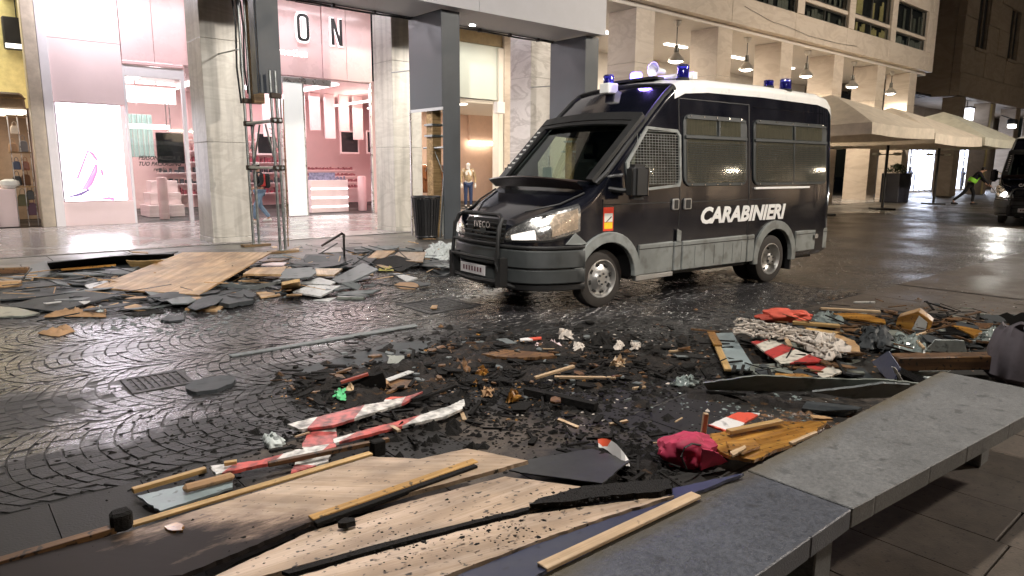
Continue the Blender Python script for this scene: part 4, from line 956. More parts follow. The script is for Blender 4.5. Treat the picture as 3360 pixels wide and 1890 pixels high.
def make_van(label, loc, rz):
    T_ = thing('police_van', label, 'van', loc, rz, group='police vans')
    xs_ = [1.09, 1.085, 1.06, 1.0, .9, .75, .6, .45, .3, .2, 0, -.2, -.41, -.62, -.8, -1.0, -1.15, -1.35, -1.8, -2.4, -3, -3.7, -4.4, -4.7, -4.83, -4.88]
    secs = [section(x) for x in xs_]; np_ = len(secs[0]); mb = MB(); ring_n = 2*np_-2
    def ringpts(s, x): return [(x, y, z) for y, z in s]+[(x, -y, z) for y, z in s[-2:0:-1]]
    for s, x in zip(secs, xs_): mb.v += ringpts(s, x)
    for i in range(len(xs_)-1):
        for k in range(ring_n): mb.f.append((i*ring_n+k, i*ring_n+(k+1) % ring_n, (i+1)*ring_n+(k+1) % ring_n, (i+1)*ring_n+k))
    mb.f.append(tuple(range(ring_n))); mb.f.append(tuple((len(xs_)-1)*ring_n+k for k in range(ring_n-1, -1, -1)))
    body = mb.build('body', m_paint, T_, smooth=False)
    cut = []
    def cutter(m2, mat=m_rub): o = m2.build('cutter', mat); cut.append(o); o.matrix_world = T_.matrix_world.copy() if False else Matrix(); o.parent = T_; return o
    bpy.context.view_layer.update()
    for xw in (0, -3.37):
        for s in (-1, 1): cutter(MB().lathe([(.44, .50), (.44, 1.3)], 40, Matrix.Translation((xw, 0, .36)) @ Matrix.Rotation(R(-90*s), 4, 'X')))
    def xz(poly, y0, y1):   # prism across the van from a side-view polygon
        n = len(poly); return MB().add([(x, y0, z) for x, z in poly]+[(x, y1, z) for x, z in poly], [tuple(range(n)), tuple(range(2*n-1, n-1, -1))]+[(i, n+i, n+(i+1) % n, (i+1) % n) for i in range(n)])
    cutter(xz([(.12, 1.49), (.32, 1.68), (-.42, 2.40), (-.62, 2.18), (-1.28, 2.16), (-1.28, 1.0), (-.05, 1.0), (-.02, 1.42)], -.77, .77))
    cutter(xz([(-.36, 1.42), (-1.17, 1.48), (-1.19, 2.07), (-.66, 2.10), (-.33, 1.72)], -1.2, 1.2))
    boolean(body, cut)
    bm = bmesh.new(); bm.from_mesh(body.data)
    bmesh.ops.remove_doubles(bm, verts=bm.verts, dist=1e-4)
    for f in bm.faces: f.smooth = True
    for e in bm.edges:
        if len(e.link_faces) == 2 and e.calc_face_angle(0) > R(30): e.smooth = False
    bm.to_mesh(body.data); bm.free()
    # roof shell (white) just proud of the body
    rv = []; rf = []; ki = 2+10
    xr = [x for x in xs_ if x <= -1.15]
    for x in xr:
        s = section(x); half = s[ki:]; pts = [(x, y*1.008, z+.006) for y, z in half]+[(x, -y*1.008, z+.006) for y, z in half[-2::-1]]; m_ = len(pts); rv += pts
    for i in range(len(xr)-1):
        for k in range(m_-1): rf.append((i*m_+k, i*m_+k+1, (i+1)*m_+k+1, (i+1)*m_+k))
    rf.append(tuple((len(xr)-1)*m_+k for k in range(m_)))
    MB().add(rv, rf).build('roof', m_roof, T_, smooth=True)
    # black seal following the front edge of the roof and down the A pillar
    for s in (-1, 1):
        seal = [(.16, s*(ys(.16, 1.44)-.055), 1.475)]+[(x, s*(section(x)[-6][0]+.004), section(x)[-6][1]+.014) for x in (0, -.2, -.41, -.62, -.8, -1.0, -1.15)]
        MB().tube(seal, .03, 7).build('pillar_trim', m_rub, T_)
    rp_ = section(-1.16); MB().tube([(-1.16, y*1.006, z+.012) for y, z in rp_[ki+2:]]+[(-1.16, -y*1.006, z+.012) for y, z in rp_[-2:ki+2:-1]], .022, 6).build('roof_seam', m_rub, T_)
    # windscreen and its hinged protective frame
    wl = lambda t, o=0: (.2-.82*t+.69*o, 1.46+.79*t+.72*o)
    def wpt(t, y, o): x, z = wl(t, o+.045*(1-(y/.86)**2)+.005); return (x, y, z)
    gv = []; gf = []; ny = 8
    for t in (.04, .5, .94):
        for k in range(ny+1): gv.append(wpt(t, -.80+1.6*k/ny, .0))
    for i in range(2):
        for k in range(ny): gf.append((i*(ny+1)+k, i*(ny+1)+k+1, (i+1)*(ny+1)+k+1, (i+1)*(ny+1)+k))
    MB().add(gv, gf).build('windscreen', m_wsg, T_, smooth=True)
    def wbar(t0, t1, y0, y1, o0, o1, name, mat, sub=8):
        vs = []; fs = []
        for k in range(sub+1):
            q = k/sub; y = y0+(y1-y0)*q
            for (t, o) in ((t0, o0), (t1, o0), (t1, o1), (t0, o1)): vs.append(wpt(t, y, o))
        for k in range(sub):
            for j in range(4): fs.append((k*4+j, k*4+(j+1) % 4, k*4+4+(j+1) % 4, k*4+4+j))
        fs += [(0, 1, 2, 3), tuple(sub*4+j for j in (3, 2, 1, 0))]
        return MB().add(vs, fs).build(name, mat, T_)
    wbar(.90, 1.02, -.90, .90, .01, .07, 'screen_guard_top', m_rub); wbar(.84, .895, -.90, .90, .035, .06, 'screen_guard_bar', m_rub)
    wbar(.02, 1.0, -.93, -.76, .02, .06, 'screen_guard_side', m_rub, 3); wbar(.02, 1.0, .83, .93, .02, .07, 'screen_guard_side', m_rub, 3)
    for k in range(9): t = .18+.075*k; x, y, z = wpt(t, -.83, .064); MB().cbox((x, y, z), .02, .05, .02).build('guard_slot', m_wtxt, T_)
    # lower visor plate curving out below the glass
    vs = []; fs = []
    for k in range(11):
        y = -.88+1.76*k/10; e = 1-(y/.9)**2
        vs += [(.20+.05*e, y, 1.50+.03*e), (.40+.10*e, y, 1.505+.05*e), (.41+.10*e, y, 1.49+.05*e), (.30+.08*e, y, 1.40+.02*e)]
    for k in range(10):
        for j in range(3): fs.append((k*4+j, k*4+j+1, k*4+5+j, k*4+4+j))
    MB().add(vs, fs).build('screen_visor', M('visor brown black', (.035, .022, .018), .4) if 'visor brown black' not in bpy.data.materials else bpy.data.materials['visor brown black'], T_)
    # wipers / dashboard papers, seats
    MB().box(-.25, -.75, 1.36, .05, .75, 1.44).build('dashboard', m_rub, T_, bev=.03)
    sgm = MB().box(-.02, -.25, 1.445, .0, -.08, 1.66); sgm.build('windscreen_card', M('paper card', (.6, .6, .56), .7) if 'paper card' not in bpy.data.materials else bpy.data.materials['paper card'], T_)
    for y in (-.5, 0, .5):
        st = MB().box(-1.15, y-.22, 1.05, -.98, y+.22, 1.78).build('seat', m_rub, T_, bev=.05); MB().box(-1.12, y-.13, 1.82, -1.02, y+.13, 2.02).build('headrest', m_rub, st, bev=.04)
    MB().lathe([(.19, -.012), (.2, 0), (.19, .012), (.18, 0), (.19, -.012)], 24, Matrix.Translation((-.32, .48, 1.5)) @ Matrix.Rotation(R(-60), 4, 'Y'), False).build('steering_wheel', m_rub, T_)
    # door windows: pane, chrome-grey surround, wire mesh
    dwp = [(-.33, 1.39), (-1.19, 1.45), (-1.22, 1.52), (-1.22, 2.05), (-1.16, 2.11), (-.64, 2.13), (-.30, 1.72)]
    for s in (1, -1):
        side_prism(dwp, -.012, -.006, s).build('door_pane', m_dglass, T_)
        def inset(p, k): cx = sum(a for a, b in p)/len(p); cz = sum(b for a, b in p)/len(p); return [(cx+(a-cx)*k, cz+(b-cz)*k) for a, b in p]
        o_ = inset(dwp, 1.06); i_ = inset(dwp, .97); n = len(dwp); fr = MB()
        for off in (.004, .028): fr.v += [(x, s*(ys(x, z)+off), z) for x, z in o_]+[(x, s*(ys(x, z)+off), z) for x, z in i_]
        for i in range(n):
            j = (i+1) % n; fr.f += [(i, j, n+j, n+i), (2*n+i, 3*n+i, 3*n+j, 2*n+j), (i, 2*n+i, 2*n+j, j), (n+i, n+j, 3*n+j, 3*n+i)]
        fr.build('door_window_frame', m_clad, T_)
        if s == 1:
            g_ = MB()
            def span(z):
                xs2 = []
                for i in range(n):
                    (xa, za), (xb, zb) = i_[i], i_[(i+1) % n]
                    if (za-z)*(zb-z) < 0: xs2.append(xa+(xb-xa)*(z-za)/(zb-za))
                return (min(xs2), max(xs2)) if len(xs2) >= 2 else None
            z = 1.47
            while z < 2.1:
                sp2 = span(z)
                if sp2: g_.bar((sp2[0], ys(-1, z)+.022, z), (sp2[1], ys(-1, z)+.022, z), .005, .006)
                z += .033
            for k in range(14):
                x = -.46-.052*k; g_.bar((x, ys(x, 1.46)+.022, 1.46), (x, ys(x, 2.06)+.022, 2.06), .004, .004)
            tag(g_.build('window_mesh', m_galv, T_), kind='stuff')
    MB().box(-.56, .80, 1.5, -.50, .84, 2.08).build('quarter_pillar', m_clad, T_)
    # big side windows with frame, sliding lights, curtains and grille
    for s in (1, -1):
        for (xa, xb) in ((-1.30, -2.62), (-2.77, -4.66)):
            z0, z1 = 1.43, 2.33
            wf = side_prism(rrect(xb, z0, xa, z1, .12), .0, .022, s).build('side_window', m_bump, T_, bev=.006)
            if s < 0: continue
            cx = MB(); nseg = 40; vs = []; fs = []
            for k in range(nseg+1):
                x = xa-.05+(xb-xa+.10)*k/nseg; wob = .004*math.sin(k*1.9)+.002*math.sin(k*4.1)
                for z in (z0+.05, 2.02): vs.append((x, ys(x, z)+.026+wob, z))
            for k in range(nseg): fs.append((2*k, 2*k+1, 2*k+3, 2*k+2))
            cx.add(vs, fs).build('curtain', m_curt, wf)
            for (za, zb, xq0, xq1) in ((2.08, 2.27, xa-.05, (xa+xb)/2+.02), (2.08, 2.27, (xa+xb)/2-.06, xb+.16)):
                side_prism([(xq0, za), (xq1, za), (xq1, zb), (xq0, zb)], .0225, .026, s).build('slider_shade', m_curt, wf)
                side_prism([(xq0, za), (xq1, za), (xq1, zb), (xq0, zb)], .030, .033, s).build('slider_pane', m_dglass, wf)
            side_prism(rrect(xb+.05, z0+.045, xa-.05, 2.03, .08), .036, .039, s).build('window_pane', m_dglass, wf)
            b_ = side_prism([(xb+.02, 2.03), (xa-.02, 2.03), (xa-.02, 2.07), (xb+.02, 2.07)], .023, .045, s).build('window_rail', m_bump, wf, bev=.004)
            side_prism([((xa+xb)/2-.05, 2.075), ((xa+xb)/2-.02, 2.075), ((xa+xb)/2-.02, 2.27), ((xa+xb)/2-.05, 2.27)], .023, .042, s).build('window_bar', m_bump, wf)
            side_prism([(xb+.05, 2.275), (xa-.05, 2.275), (xa-.05, 2.30), (xb+.05, 2.30)], .023, .04, s).build('window_rail', m_bump, wf)
            if xb < -4: side_prism([((xa+xb)/2-.03, 1.48), ((xa+xb)/2, 1.48), ((xa+xb)/2, 2.03), ((xa+xb)/2-.03, 2.03)], .040, .043, s).build('window_bar', m_bump, wf)
            g_ = MB(); z = z0+.07
            while z < 2.0: g_.bar((xa-.06, ys(-2, z)+.045, z), (xb+.06, ys(-2, z)+.045, z), .003, .008); z += .03
            tag(g_.build('window_mesh', m_bump, wf), kind='stuff')
            for k in range(5):
                for z in (z0+.02, z1-.02): x = xa-.14+(xb-xa+.28)*k/4; MB().cbox((x, ys(x, z)+.026, z), .016, .012, .016).build('rivet', m_chrome, wf)
    # seams, creases, rails
    sm = []
    def seam(x0, z0, x1, z1, wd=.010):
        h = abs(z1-z0) > abs(x1-x0)
        poly = [(x0-wd/2, z0), (x0+wd/2, z0), (x1+wd/2, z1), (x1-wd/2, z1)] if h else [(x0, z0-wd/2), (x1, z1-wd/2), (x1, z1+wd/2), (x0, z0+wd/2)]
        side_prism(poly, .0005, .003).build('panel_seam', m_rub, T_)
    seam(-1.235, .76, -1.235, 1.3); seam(-1.235, 1.3, -1.235, 2.52); seam(-2.69, .76, -2.69, 1.3, .014); seam(-2.69, 1.3, -2.69, 2.52, .02); seam(-1.235, 2.52, -2.69, 2.52); seam(.10, .9, .10, 1.3)
    for (x0, x1) in ((.1, -1.22), (-1.25, -2.66), (-2.72, -4.75)): seam(x0, 1.235, x1, 1.235, .014)
    side_prism([(-2.80, 1.375), (-4.18, 1.375), (-4.18, 1.405), (-2.80, 1.405)], .004, .03).build('door_rail', m_wtxt, T_, bev=.004)
    side_prism([(-2.80, 2.49), (-4.6, 2.49), (-4.6, 2.50), (-2.80, 2.50)], .001, .006).build('body_rib', m_paint, T_)
    for (x0, x1) in ((-1.08, -1.20), (-1.30, -1.44)):
        h_ = side_prism(rrect(x1, 1.14, x0, 1.28, .02), .003, .03).build('door_handle', m_rim, T_, bev=.006); side_prism(rrect(x1+.025, 1.155, x0-.025, 1.265, .01), .0305, .034).build('handle_grip', m_rub, h_)
    side_prism([(-1.18, .74), (-1.26, .74), (-1.26, .87), (-1.18, .90)], .026, .034).build('hinge_cover', m_clad, T_)
    # lower cladding
    for s in (1, -1):
        for (x0, x1) in ((-.50, -1.13), (-1.145, -1.29), (-1.305, -2.68), (-2.695, -2.86), (-3.90, -4.86)):
            zb = .36 if x0 > -3 else .42
            side_prism([(x0, zb), (x1, zb), (x1, .745), (x0, .735)], -.02, .026, s).build('sill_panel', m_clad, T_, bev=.012)
            side_prism([(x0, .675), (x1, .68), (x1, .69), (x0, .685)], .0265, .029, s).build('panel_groove', m_rub, T_)
        if s == 1:
            for k in range(6): x = -1.55-.2*k; side_prism([(x, .40), (x-.03, .40), (x-.03, .66), (x, .66)], .0265, .031).build('sill_rib', m_clad, T_, bev=.002)
        side_prism([(-.47, .29), (-1.15, .30), (-1.15, .355), (-.47, .355)], -.05, .015, s).build('step', m_rim, T_, bev=.006)
        for xw in (0, -3.37):
            poly = []; a0, a1 = (-8, 188) if xw else (2, 182)
            for k in range(19): a = R(a0+(a1-a0)*k/18); poly.append((xw+.535*math.cos(a), .385+.535*math.sin(a)))
            for k in range(19): a = R(a1-(a1-a0)*k/18); poly.append((xw+.425*math.cos(a), .37+.425*math.sin(a)))
            side_prism(poly, -.03, .038, s).build('wheel_arch', m_clad, T_, bev=.008)
    side_prism(rrect(-4.50, .60, -4.42, .67, .02), .027, .034).build('fuel_flap', m_rim, T_)
    # lettering
    tm = Matrix(((-1, 0, 0, -2.60), (0, 0, 1, .993), (0, 1, 0, 1.035), (0, 0, 0, 1)))
    t_ = text('lettering', 'CARABINIERI', .285, m_wtxt, T_, tm, .002, shear=.22, off=.012, spacing=1.0)
    wd = t_.dimensions.x; xsv = [v.co.x for v in t_.data.vertices]; wd = max(xsv)-min(xsv); t_.matrix_local = tm @ Matrix.Diagonal((1.93/wd, 1, 1, 1))
    st = side_prism([(.09, .93), (-.07, .93), (-.07, 1.205), (.09, 1.205)], .002, .005).build('warning_sticker', M('sticker red', (.7, .06, .03), .4) if 'sticker red' not in bpy.data.materials else bpy.data.materials['sticker red'], T_)
    gm = lambda n_, c_: bpy.data.materials.get(n_) or M(n_, c_, .4)
    side_prism([(.075, 1.035), (-.055, 1.035), (-.055, 1.135), (.075, 1.135)], .0055, .0075).build('sticker_panel', gm('sticker white', (.75, .74, .66)), st); side_prism([(.075, .955), (-.055, .955), (-.055, 1.03), (.075, 1.03)], .0055, .0075).build('sticker_panel', gm('sticker yellow', (.85, .6, .03)), st)
    side_prism([(.06, 1.03), (.045, 1.03), (-.04, 1.09), (-.03, 1.10)], .008, .0095).build('sticker_arrow', m_rub, st)
    # front: bumper, grille, badge, bull bar, plate, lamps
    plan = [(.38, 1.015), (.50, 1.005), (.62, .98), (.74, .945), (.84, .90), (.93, .84), (1.0, .77), (1.06, .68), (1.10, .58), (1.13, .46), (1.15, .30), (1.16, .15)]
    plan = plan+[(1.16, -.15)]+[(x, -y) for x, y in plan[::-1]][1:]
    def bent(z0, z1, o, name, mat, t_in=.14, sub=plan, lean=0):
        vs = []; fs = []; n = len(sub)
        for (x, y) in sub:
            L = math.hypot(x+.6, y); k = (L+o)/L; k2 = (L+o-t_in)/L; k3 = (L+o+lean)/L
            vs += [(-.6+(x+.6)*k, y*k, z0), (-.6+(x+.6)*k3, y*k3, z1), (-.6+(x+.6)*k2, y*k2, z1), (-.6+(x+.6)*k2, y*k2, z0)]
        for i in range(n-1):
            for j in range(4): fs.append((4*i+j, 4*i+(j+1) % 4, 4*i+4+(j+1) % 4, 4*i+4+j))
        fs += [(0, 1, 2, 3), tuple(4*(n-1)+j for j in (3, 2, 1, 0))]
        return MB().add(vs, fs).build(name, mat, T_, bev=.012, smooth=True)
    bent(.36, .52, .0, 'bumper_lower', m_bump); bent(.535, .735, .012, 'bumper', m_bump, lean=-.02); bent(.745, .785, -.01, 'bumper_trim', m_rub); bent(.27, .35, -.05, 'bumper_lip', m_rub)
    for s in (1, -1): side_prism([(.42, .79), (.62, .80), (.50, .93), (.33, .80)], .005, .02, s).build('bumper_corner', m_clad, T_, bev=.004)
    gr = MB().add([(1.10, -.42, .80), (1.10, .42, .80), (1.04, .40, 1.06), (1.04, -.40, 1.06)], [(0, 1, 2, 3)]).build('grille', m_rub, T_)
    for k in range(4): MB().box(1.095-.012*k, -.40, .845+.052*k, 1.125-.012*k, .40, .86+.052*k).build('grille_bar', m_bump, gr)
    MB().lathe([(.055, 0), (.05, .012), (0, .016)], 20, Matrix.Translation((1.10, .0, .93)) @ Matrix.Rotation(R(90), 4, 'Y')).build('badge', m_bump, gr)
    text('badge_lettering', 'IVECO', .11, m_chrome, gr, Matrix(((0, 0, 1, 1.115), (1, 0, 0, .0), (0, 1, 0, .985), (0, 0, 0, 1))), .004, off=.002, spacing=1.1)
    bb = MB()
    for s in (-1, 1): bb.tube([(1.05, s*.56, .30), (1.20, s*.50, .36), (1.24, s*.47, .60), (1.20, s*.47, .98), (1.15, s*.45, 1.08), (1.12, s*.36, 1.115)], .027, 8)
    bb.tube([(1.12, -.36, 1.115), (1.14, 0, 1.12), (1.12, .36, 1.115)], .025, 8); bb.tube([(1.24, -.47, .62), (1.27, 0, .62), (1.24, .47, .62)], .022, 8); bb.tube([(1.22, -.47, .80), (1.25, 0, .80), (1.22, .47, .80)], .018, 8); bb.tube([(1.20, -.5, .36), (1.23, 0, .35), (1.20, .5, .36)], .03, 8)
    for s in (-1, 1): bb.box(1.14, s*.50-.05, .32, 1.24, s*.50+.05, .64)
    bb.build('bull_bar', m_rub, T_, smooth=True)
    pl_ = MB().box(1.245, -.26, .41, 1.258, .26, .53).build('number_plate', gm('plate white', (.52, .50, .50)), T_, bev=.004)
    for k in range(7): MB().box(1.2585, -.2+.06*k, .445, 1.2595, -.165+.06*k, .50).build('plate_character', gm('plate ink', (.10, .04, .05)), pl_)
    lp = [(1.075, .42), (1.05, .58), (.99, .72), (.89, .82), (.74, .90), (.56, .945), (.42, .965)]
    for s in (1, -1):
        def ysec(x, z):
            pp = section(x)[1:]; best = 0
            for (ya, za), (yb, zb) in zip(pp, pp[1:]):
                if min(za, zb) <= z <= max(za, zb) and abs(zb-za) > 1e-6: best = max(best, ya+(yb-ya)*(z-za)/(zb-za))
            return best
        def patch(off, sh=0.):
            vs = []; fs = []; rows = 7; cols = 12
            for i in range(cols):
                q = i/(cols-1); k = q*(len(lp)-1); a = int(min(k, len(lp)-2)); f_ = k-a
                x = lp[a][0]+(lp[a+1][0]-lp[a][0])*f_; y0 = lp[a][1]+(lp[a+1][1]-lp[a][1])*f_
                zl = .835+.03*q+.22*max(0, q-.62)+sh; zu = .90+.335*q**.8-sh
                for j in range(rows):
                    v_ = j/(rows-1); z = zl+(zu-zl)*v_; ys_ = ysec(x, min(z, lerp_tab(TT, x)-.03)); yy = max(ys_, y0-.16*max(0, z-.9)/.3)
                    L = math.hypot(x+.6, yy); ln = (L+off+.02*math.sin(v_*math.pi)*math.sin(q*math.pi)**.5)/L
                    vs.append((-.6+(x+.6)*ln, s*yy*ln, z))
            for i in range(cols-1):
                for j in range(rows-1): fs.append((i*rows+j, i*rows+j+1, (i+1)*rows+j+1, (i+1)*rows+j))
            return MB().add(vs, fs)
        rf_ = patch(.012).build('headlight', (bpy.data.materials.get('headlamp reflector') or M('headlamp reflector', (.78, .77, .74), .22, metal=.9, var=.1, sc=30)) , T_, smooth=True)
        patch(.058, .002).build('headlight_lens', glass('lamp lens', (.95, .95, .95), .85) if 'lamp lens' not in bpy.data.materials else bpy.data.materials['lamp lens'], rf_, smooth=True)
        def sub_patch(q0, q1, v0, v1, off):
            vs = []; fs = []; nn = 8
            for i in range(nn+1):
                q = q0+(q1-q0)*i/nn; k = q*(len(lp)-1); a = int(min(k, len(lp)-2)); f_ = k-a
                x = lp[a][0]+(lp[a+1][0]-lp[a][0])*f_; y0 = lp[a][1]+(lp[a+1][1]-lp[a][1])*f_; zl = .835+.03*q+.22*max(0, q-.62); zu = .90+.335*q**.8
                for j in range(5):
                    v_ = v0+(v1-v0)*j/4; z = zl+(zu-zl)*v_; yy = max(ysec(x, min(z, lerp_tab(TT, x)-.03)), y0-.16*max(0, z-.9)/.3); L = math.hypot(x+.6, yy); ln = (L+off)/L
                    vs.append((-.6+(x+.6)*ln, s*yy*ln, z))
            for i in range(nn):
                for j in range(4): fs.append((i*5+j, i*5+j+1, i*5+6+j, i*5+5+j))
            return MB().add(vs, fs)
        sub_patch(.12, .46, .06, .52, .038).build('headlight_bulb', bpy.data.materials.get('headlamp glow') or emis('headlamp glow', (1, .96, .90), .75), rf_, smooth=True)
        sub_patch(.64, .97, .12, .92, .038).build('indicator', bpy.data.materials.get('indicator lens') or M('indicator lens', (.62, .50, .38), .25, metal=.5, var=.2, sc=20), rf_, smooth=True)
        patch(.006, -.022).build('headlight_seal', m_rub, rf_, smooth=True)
        for k in range(4): x, y = lp[3+k % 4] if k < 4 else lp[6]; MB().bar((lp[2][0]-.05, s*(lp[2][1]-.02), .97+.045*k), (.52, s*.93, 1.03+.045*k), .006, .006).build('headlight_rib', m_chrome, rf_)
        # mirrors
        mr = MB().box(-.36, s*1.10, 1.30, -.10, s*1.28, 1.70).build('mirror', m_rub, T_, bev=.05, seg=3); MB().box(-.37, s*1.13, 1.34, -.362, s*1.25, 1.66).build('mirror_glass', m_chrome, mr)
        MB().tube([(.0, s*.95, 1.42), (-.10, s*1.06, 1.40), (-.2, s*1.15, 1.40)], .03, 8).build('mirror_arm', m_rub, mr); MB().tube([(.02, s*.92, 1.55), (-.12, s*1.08, 1.58)], .02, 8).build('mirror_arm', m_chrome, mr)
        # tail lamps and mud flaps
        MB().box(-4.90, s*.82, 1.0, -4.86, s*.915, 1.4).build('tail_light', gm('tail lamp red', (.45, .02, .02)), T_, bev=.01)
        MB().box(-3.86, s*.72, .16, -3.83, s*.98, .55).build('mud_flap', m_rub, T_)
        MB().tube([(.9, s*.55, 1.16), (.6, s*.80, 1.245), (.3, s*.88, 1.37)], .012, 6).build('hood_seam', m_rub, T_)
    # wheels
    for (xw, yo) in ((0, .90), (-3.37, .95)):
        for s in (1, -1):
            wm = Matrix.Translation((xw, s*yo, .35)) @ Matrix.Rotation(R(-90*s), 4, 'X')
            wh = MB().lathe([(.20, -.20), (.30, -.20), (.34, -.185), (.352, -.15), (.352, -.05), (.34, -.015), (.30, .0), (.235, .0), (.225, -.02), (.22, -.10)], 48, None, False).build('wheel', m_tyre, T_, smooth=True, mtx=wm)
            if xw == 0: prof = [(.228, -.012), (.232, .002), (.222, .004), (.214, -.02), (.20, -.055), (.175, -.045), (.115, -.02), (.095, .0), (.085, .012), (0, .014)]
            else: prof = [(.228, -.012), (.232, .002), (.222, .004), (.212, -.03), (.205, -.07), (.19, -.10), (.12, -.135), (.085, -.13), (.08, -.02), (.06, .0), (0, .002)]
            rm = MB().lathe(prof, 40, None, False).build('rim', m_rim, wh, smooth=True)
            for k in range(8):
                a = R(45*k+12); rr_ = .168 if xw == 0 else .165
                MB().cbox((0, 0, 0), .028, .05, .02, Matrix.Translation((rr_*math.cos(a), rr_*math.sin(a), -.036 if xw == 0 else -.115)) @ Matrix.Rotation(a, 4, 'Z')).build('rim_hole', m_rub, wh)
            for k in range(6):
                a = R(60*k+20); MB().lathe([(.013, 0), (.013, .014), (0, .016)], 8, Matrix.Translation((.062*math.cos(a), .062*math.sin(a), .011 if xw == 0 else -.0)))\
                    .build('wheel_bolt', m_bump, wh)
            if xw < -1: MB().lathe([(.20, -.20), (.34, -.185), (.352, -.15), (.352, -.05), (.30, .0), (.2, 0)], 40, None, False).build('inner_tyre', m_tyre, wh, smooth=True, mtx=Matrix.Translation((0, 0, -.24)))
    MB().box(-4.7, -.8, .28, -.55, .8, .36).build('underbody', m_rub, T_)
    # roof equipment
    def beacon(x, y, z, h, r, lit=False):
        b_ = MB().lathe([(r*1.15, 0), (r*1.15, .03), (r, .04), (0, .04)], 18).build('beacon', m_rub, T_, loc=(x, y, z))
        MB().lathe([(r, .041), (r, h*.9), (r*.85, h), (0, h)], 18).build('beacon_dome', m_bluelit if lit else m_blue, b_, smooth=True)
        MB().box(-r*.45, -r*.45, .05, r*.45, r*.45, h*.75).build('beacon_lamp', m_rub if not lit else m_chrome, b_)
        MB().lathe([(r*1.02, h*.88), (r*1.02, h*.94)], 18, None, False).build('beacon_band', m_rub, b_)
    beacon(-1.18, -.30, 2.72, .19, .072); beacon(-1.35, .05, 2.79, .13, .08, True); beacon(-1.50, .72, 2.76, .20, .076); beacon(-3.7, .50, 2.84, .12, .07); beacon(-3.7, .78, 2.77, .18, .08); beacon(-3.6, -.25, 2.84, .12, .09)
    MB().box(-1.45, -.45, 2.80, -1.25, .45, 2.83).build('beacon_rail', m_rub, T_)
    MB().box(-.10, -.10, -.07, .09, .08, .07).build('roof_box', m_roof, T_, bev=.015, loc=(-1.02, -.12, 2.70))
    hn = MB().lathe([(.03, 0), (.035, .10), (.07, .18), (.10, .22), (.09, .22), (.06, .18), (.02, .1)], 20, None, False).build('loudspeaker', m_roof, T_, smooth=True, mtx=Matrix.Translation((-1.62, .30, 2.93)) @ Matrix.Rotation(R(88), 4, 'Y'))
    for k in range(4): MB().box(-1.7-.12*k, -.1, 2.85, -1.62-.12*k, .5, 2.88+.02*k).build('roof_louvre', m_roof, T_)
    return T_
VO = V((6.157, 6.382, 0))
VAN = make_van('dark navy police van with white roof standing among the rubble', VO, R(176))
if True:
    L = bpy.data.lights.new('beacon_light', 'POINT'); L.energy = 30; L.color = (.3, .2, 1); L.shadow_soft_size = .09
    lo = bpy.data.objects.new('beacon_light', L); COL.objects.link(lo); lo.parent = VAN; lo.location = (-1.35, .05, 3.06)
VAN2 = copy_tree(VAN); VAN2['label'] = 'second police van with a glaring headlamp cut off by the right edge'
for ch in list(VAN2.children):
    if ch.type == 'LIGHT': bpy.data.objects.remove(ch, do_unlink=True)
VAN2.location = (26.6, 5.9, 0); VAN2.rotation_euler = (0, 0, R(186))
text('hood_lettering', 'CARABINIERI', .13, m_wtxt, VAN2, Matrix(((0, -.40, .92, .80), (1, 0, 0, 0), (0, .92, .40, 1.215), (0, 0, 0, 1))), .003, off=.006)
for s in (1, -1):
    L = bpy.data.lights.new('headlight_beam', 'SPOT'); L.energy = 160; L.spot_size = R(70); L.color = (1, .97, .9); L.shadow_soft_size = .06
    lo = bpy.data.objects.new('headlight_beam', L); COL.objects.link(lo); lo.parent = VAN2; lo.location = (1.08, s*.70, .93); lo.rotation_euler = V((1, 0, -.12)).to_track_quat('-Z', 'Y').to_euler()
    g = MB().lathe([(0, .02), (.075, .0)], 16, Matrix.Translation((1.05, s*.66, .93)) @ Matrix.Rotation(R(85), 4, 'Y')).build('headlight_glare', emis('full beam', (1, .98, .93), 60) if 'full beam' not in bpy.data.materials else bpy.data.materials['full beam'], VAN2)
# ================================================================== PEOPLE
def skin(name, nodes, edges, mat, parent, sub=1):
    """nodes: {key: ((x,y,z), radius)}; grown with the Skin modifier"""
    keys = list(nodes); me = bpy.data.meshes.new(name); me.from_pydata([nodes[k][0] for k in keys], [(keys.index(a), keys.index(b)) for a, b in edges], [])
    o = bpy.data.objects.new(name, me); COL.objects.link(o); o.modifiers.new('skin', 'SKIN'); sb = o.modifiers.new('sub', 'SUBSURF'); sb.levels = sub; sb.render_levels = sub
    for i, k in enumerate(keys):
        r = nodes[k][1]; me.skin_vertices[0].data[i].radius = r if isinstance(r, tuple) else (r, r)
    me.skin_vertices[0].data[0].use_root = True
    dg = bpy.context.evaluated_depsgraph_get(); m2 = bpy.data.meshes.new_from_object(o.evaluated_get(dg)); bpy.data.objects.remove(o, do_unlink=True)
    for f in m2.polygons: f.use_smooth = True
    m2.materials.clear(); m2.name = name
    return link(name, m2, mat, parent)
m_skin = M('skin', (.42, .24, .17), .5, var=.08); m_hair = M('dark hair', (.02, .015, .012), .6)
def hand(mb, wr, d, n):
    """palm and five fingers from wrist wr along d; n = thumb side"""
    d = V(d).normalized(); n = V(n).normalized(); q = d.cross(n)
    mb.tube([wr, wr+d*.05, wr+d*.09], [.026, .038, .034], 8)
    for k in range(4):
        b = wr+d*.085+n*(.03-.02*k); L = (.07, .08, .075, .055)[k]; mb.tube([b, b+d*L*.5+q*.006, b+d*L+q*.022], [.0095, .009, .006], 6)
    mb.tube([wr+d*.03+n*.028, wr+d*.06+n*.055, wr+d*.09+n*.06], [.012, .010, .007], 6)
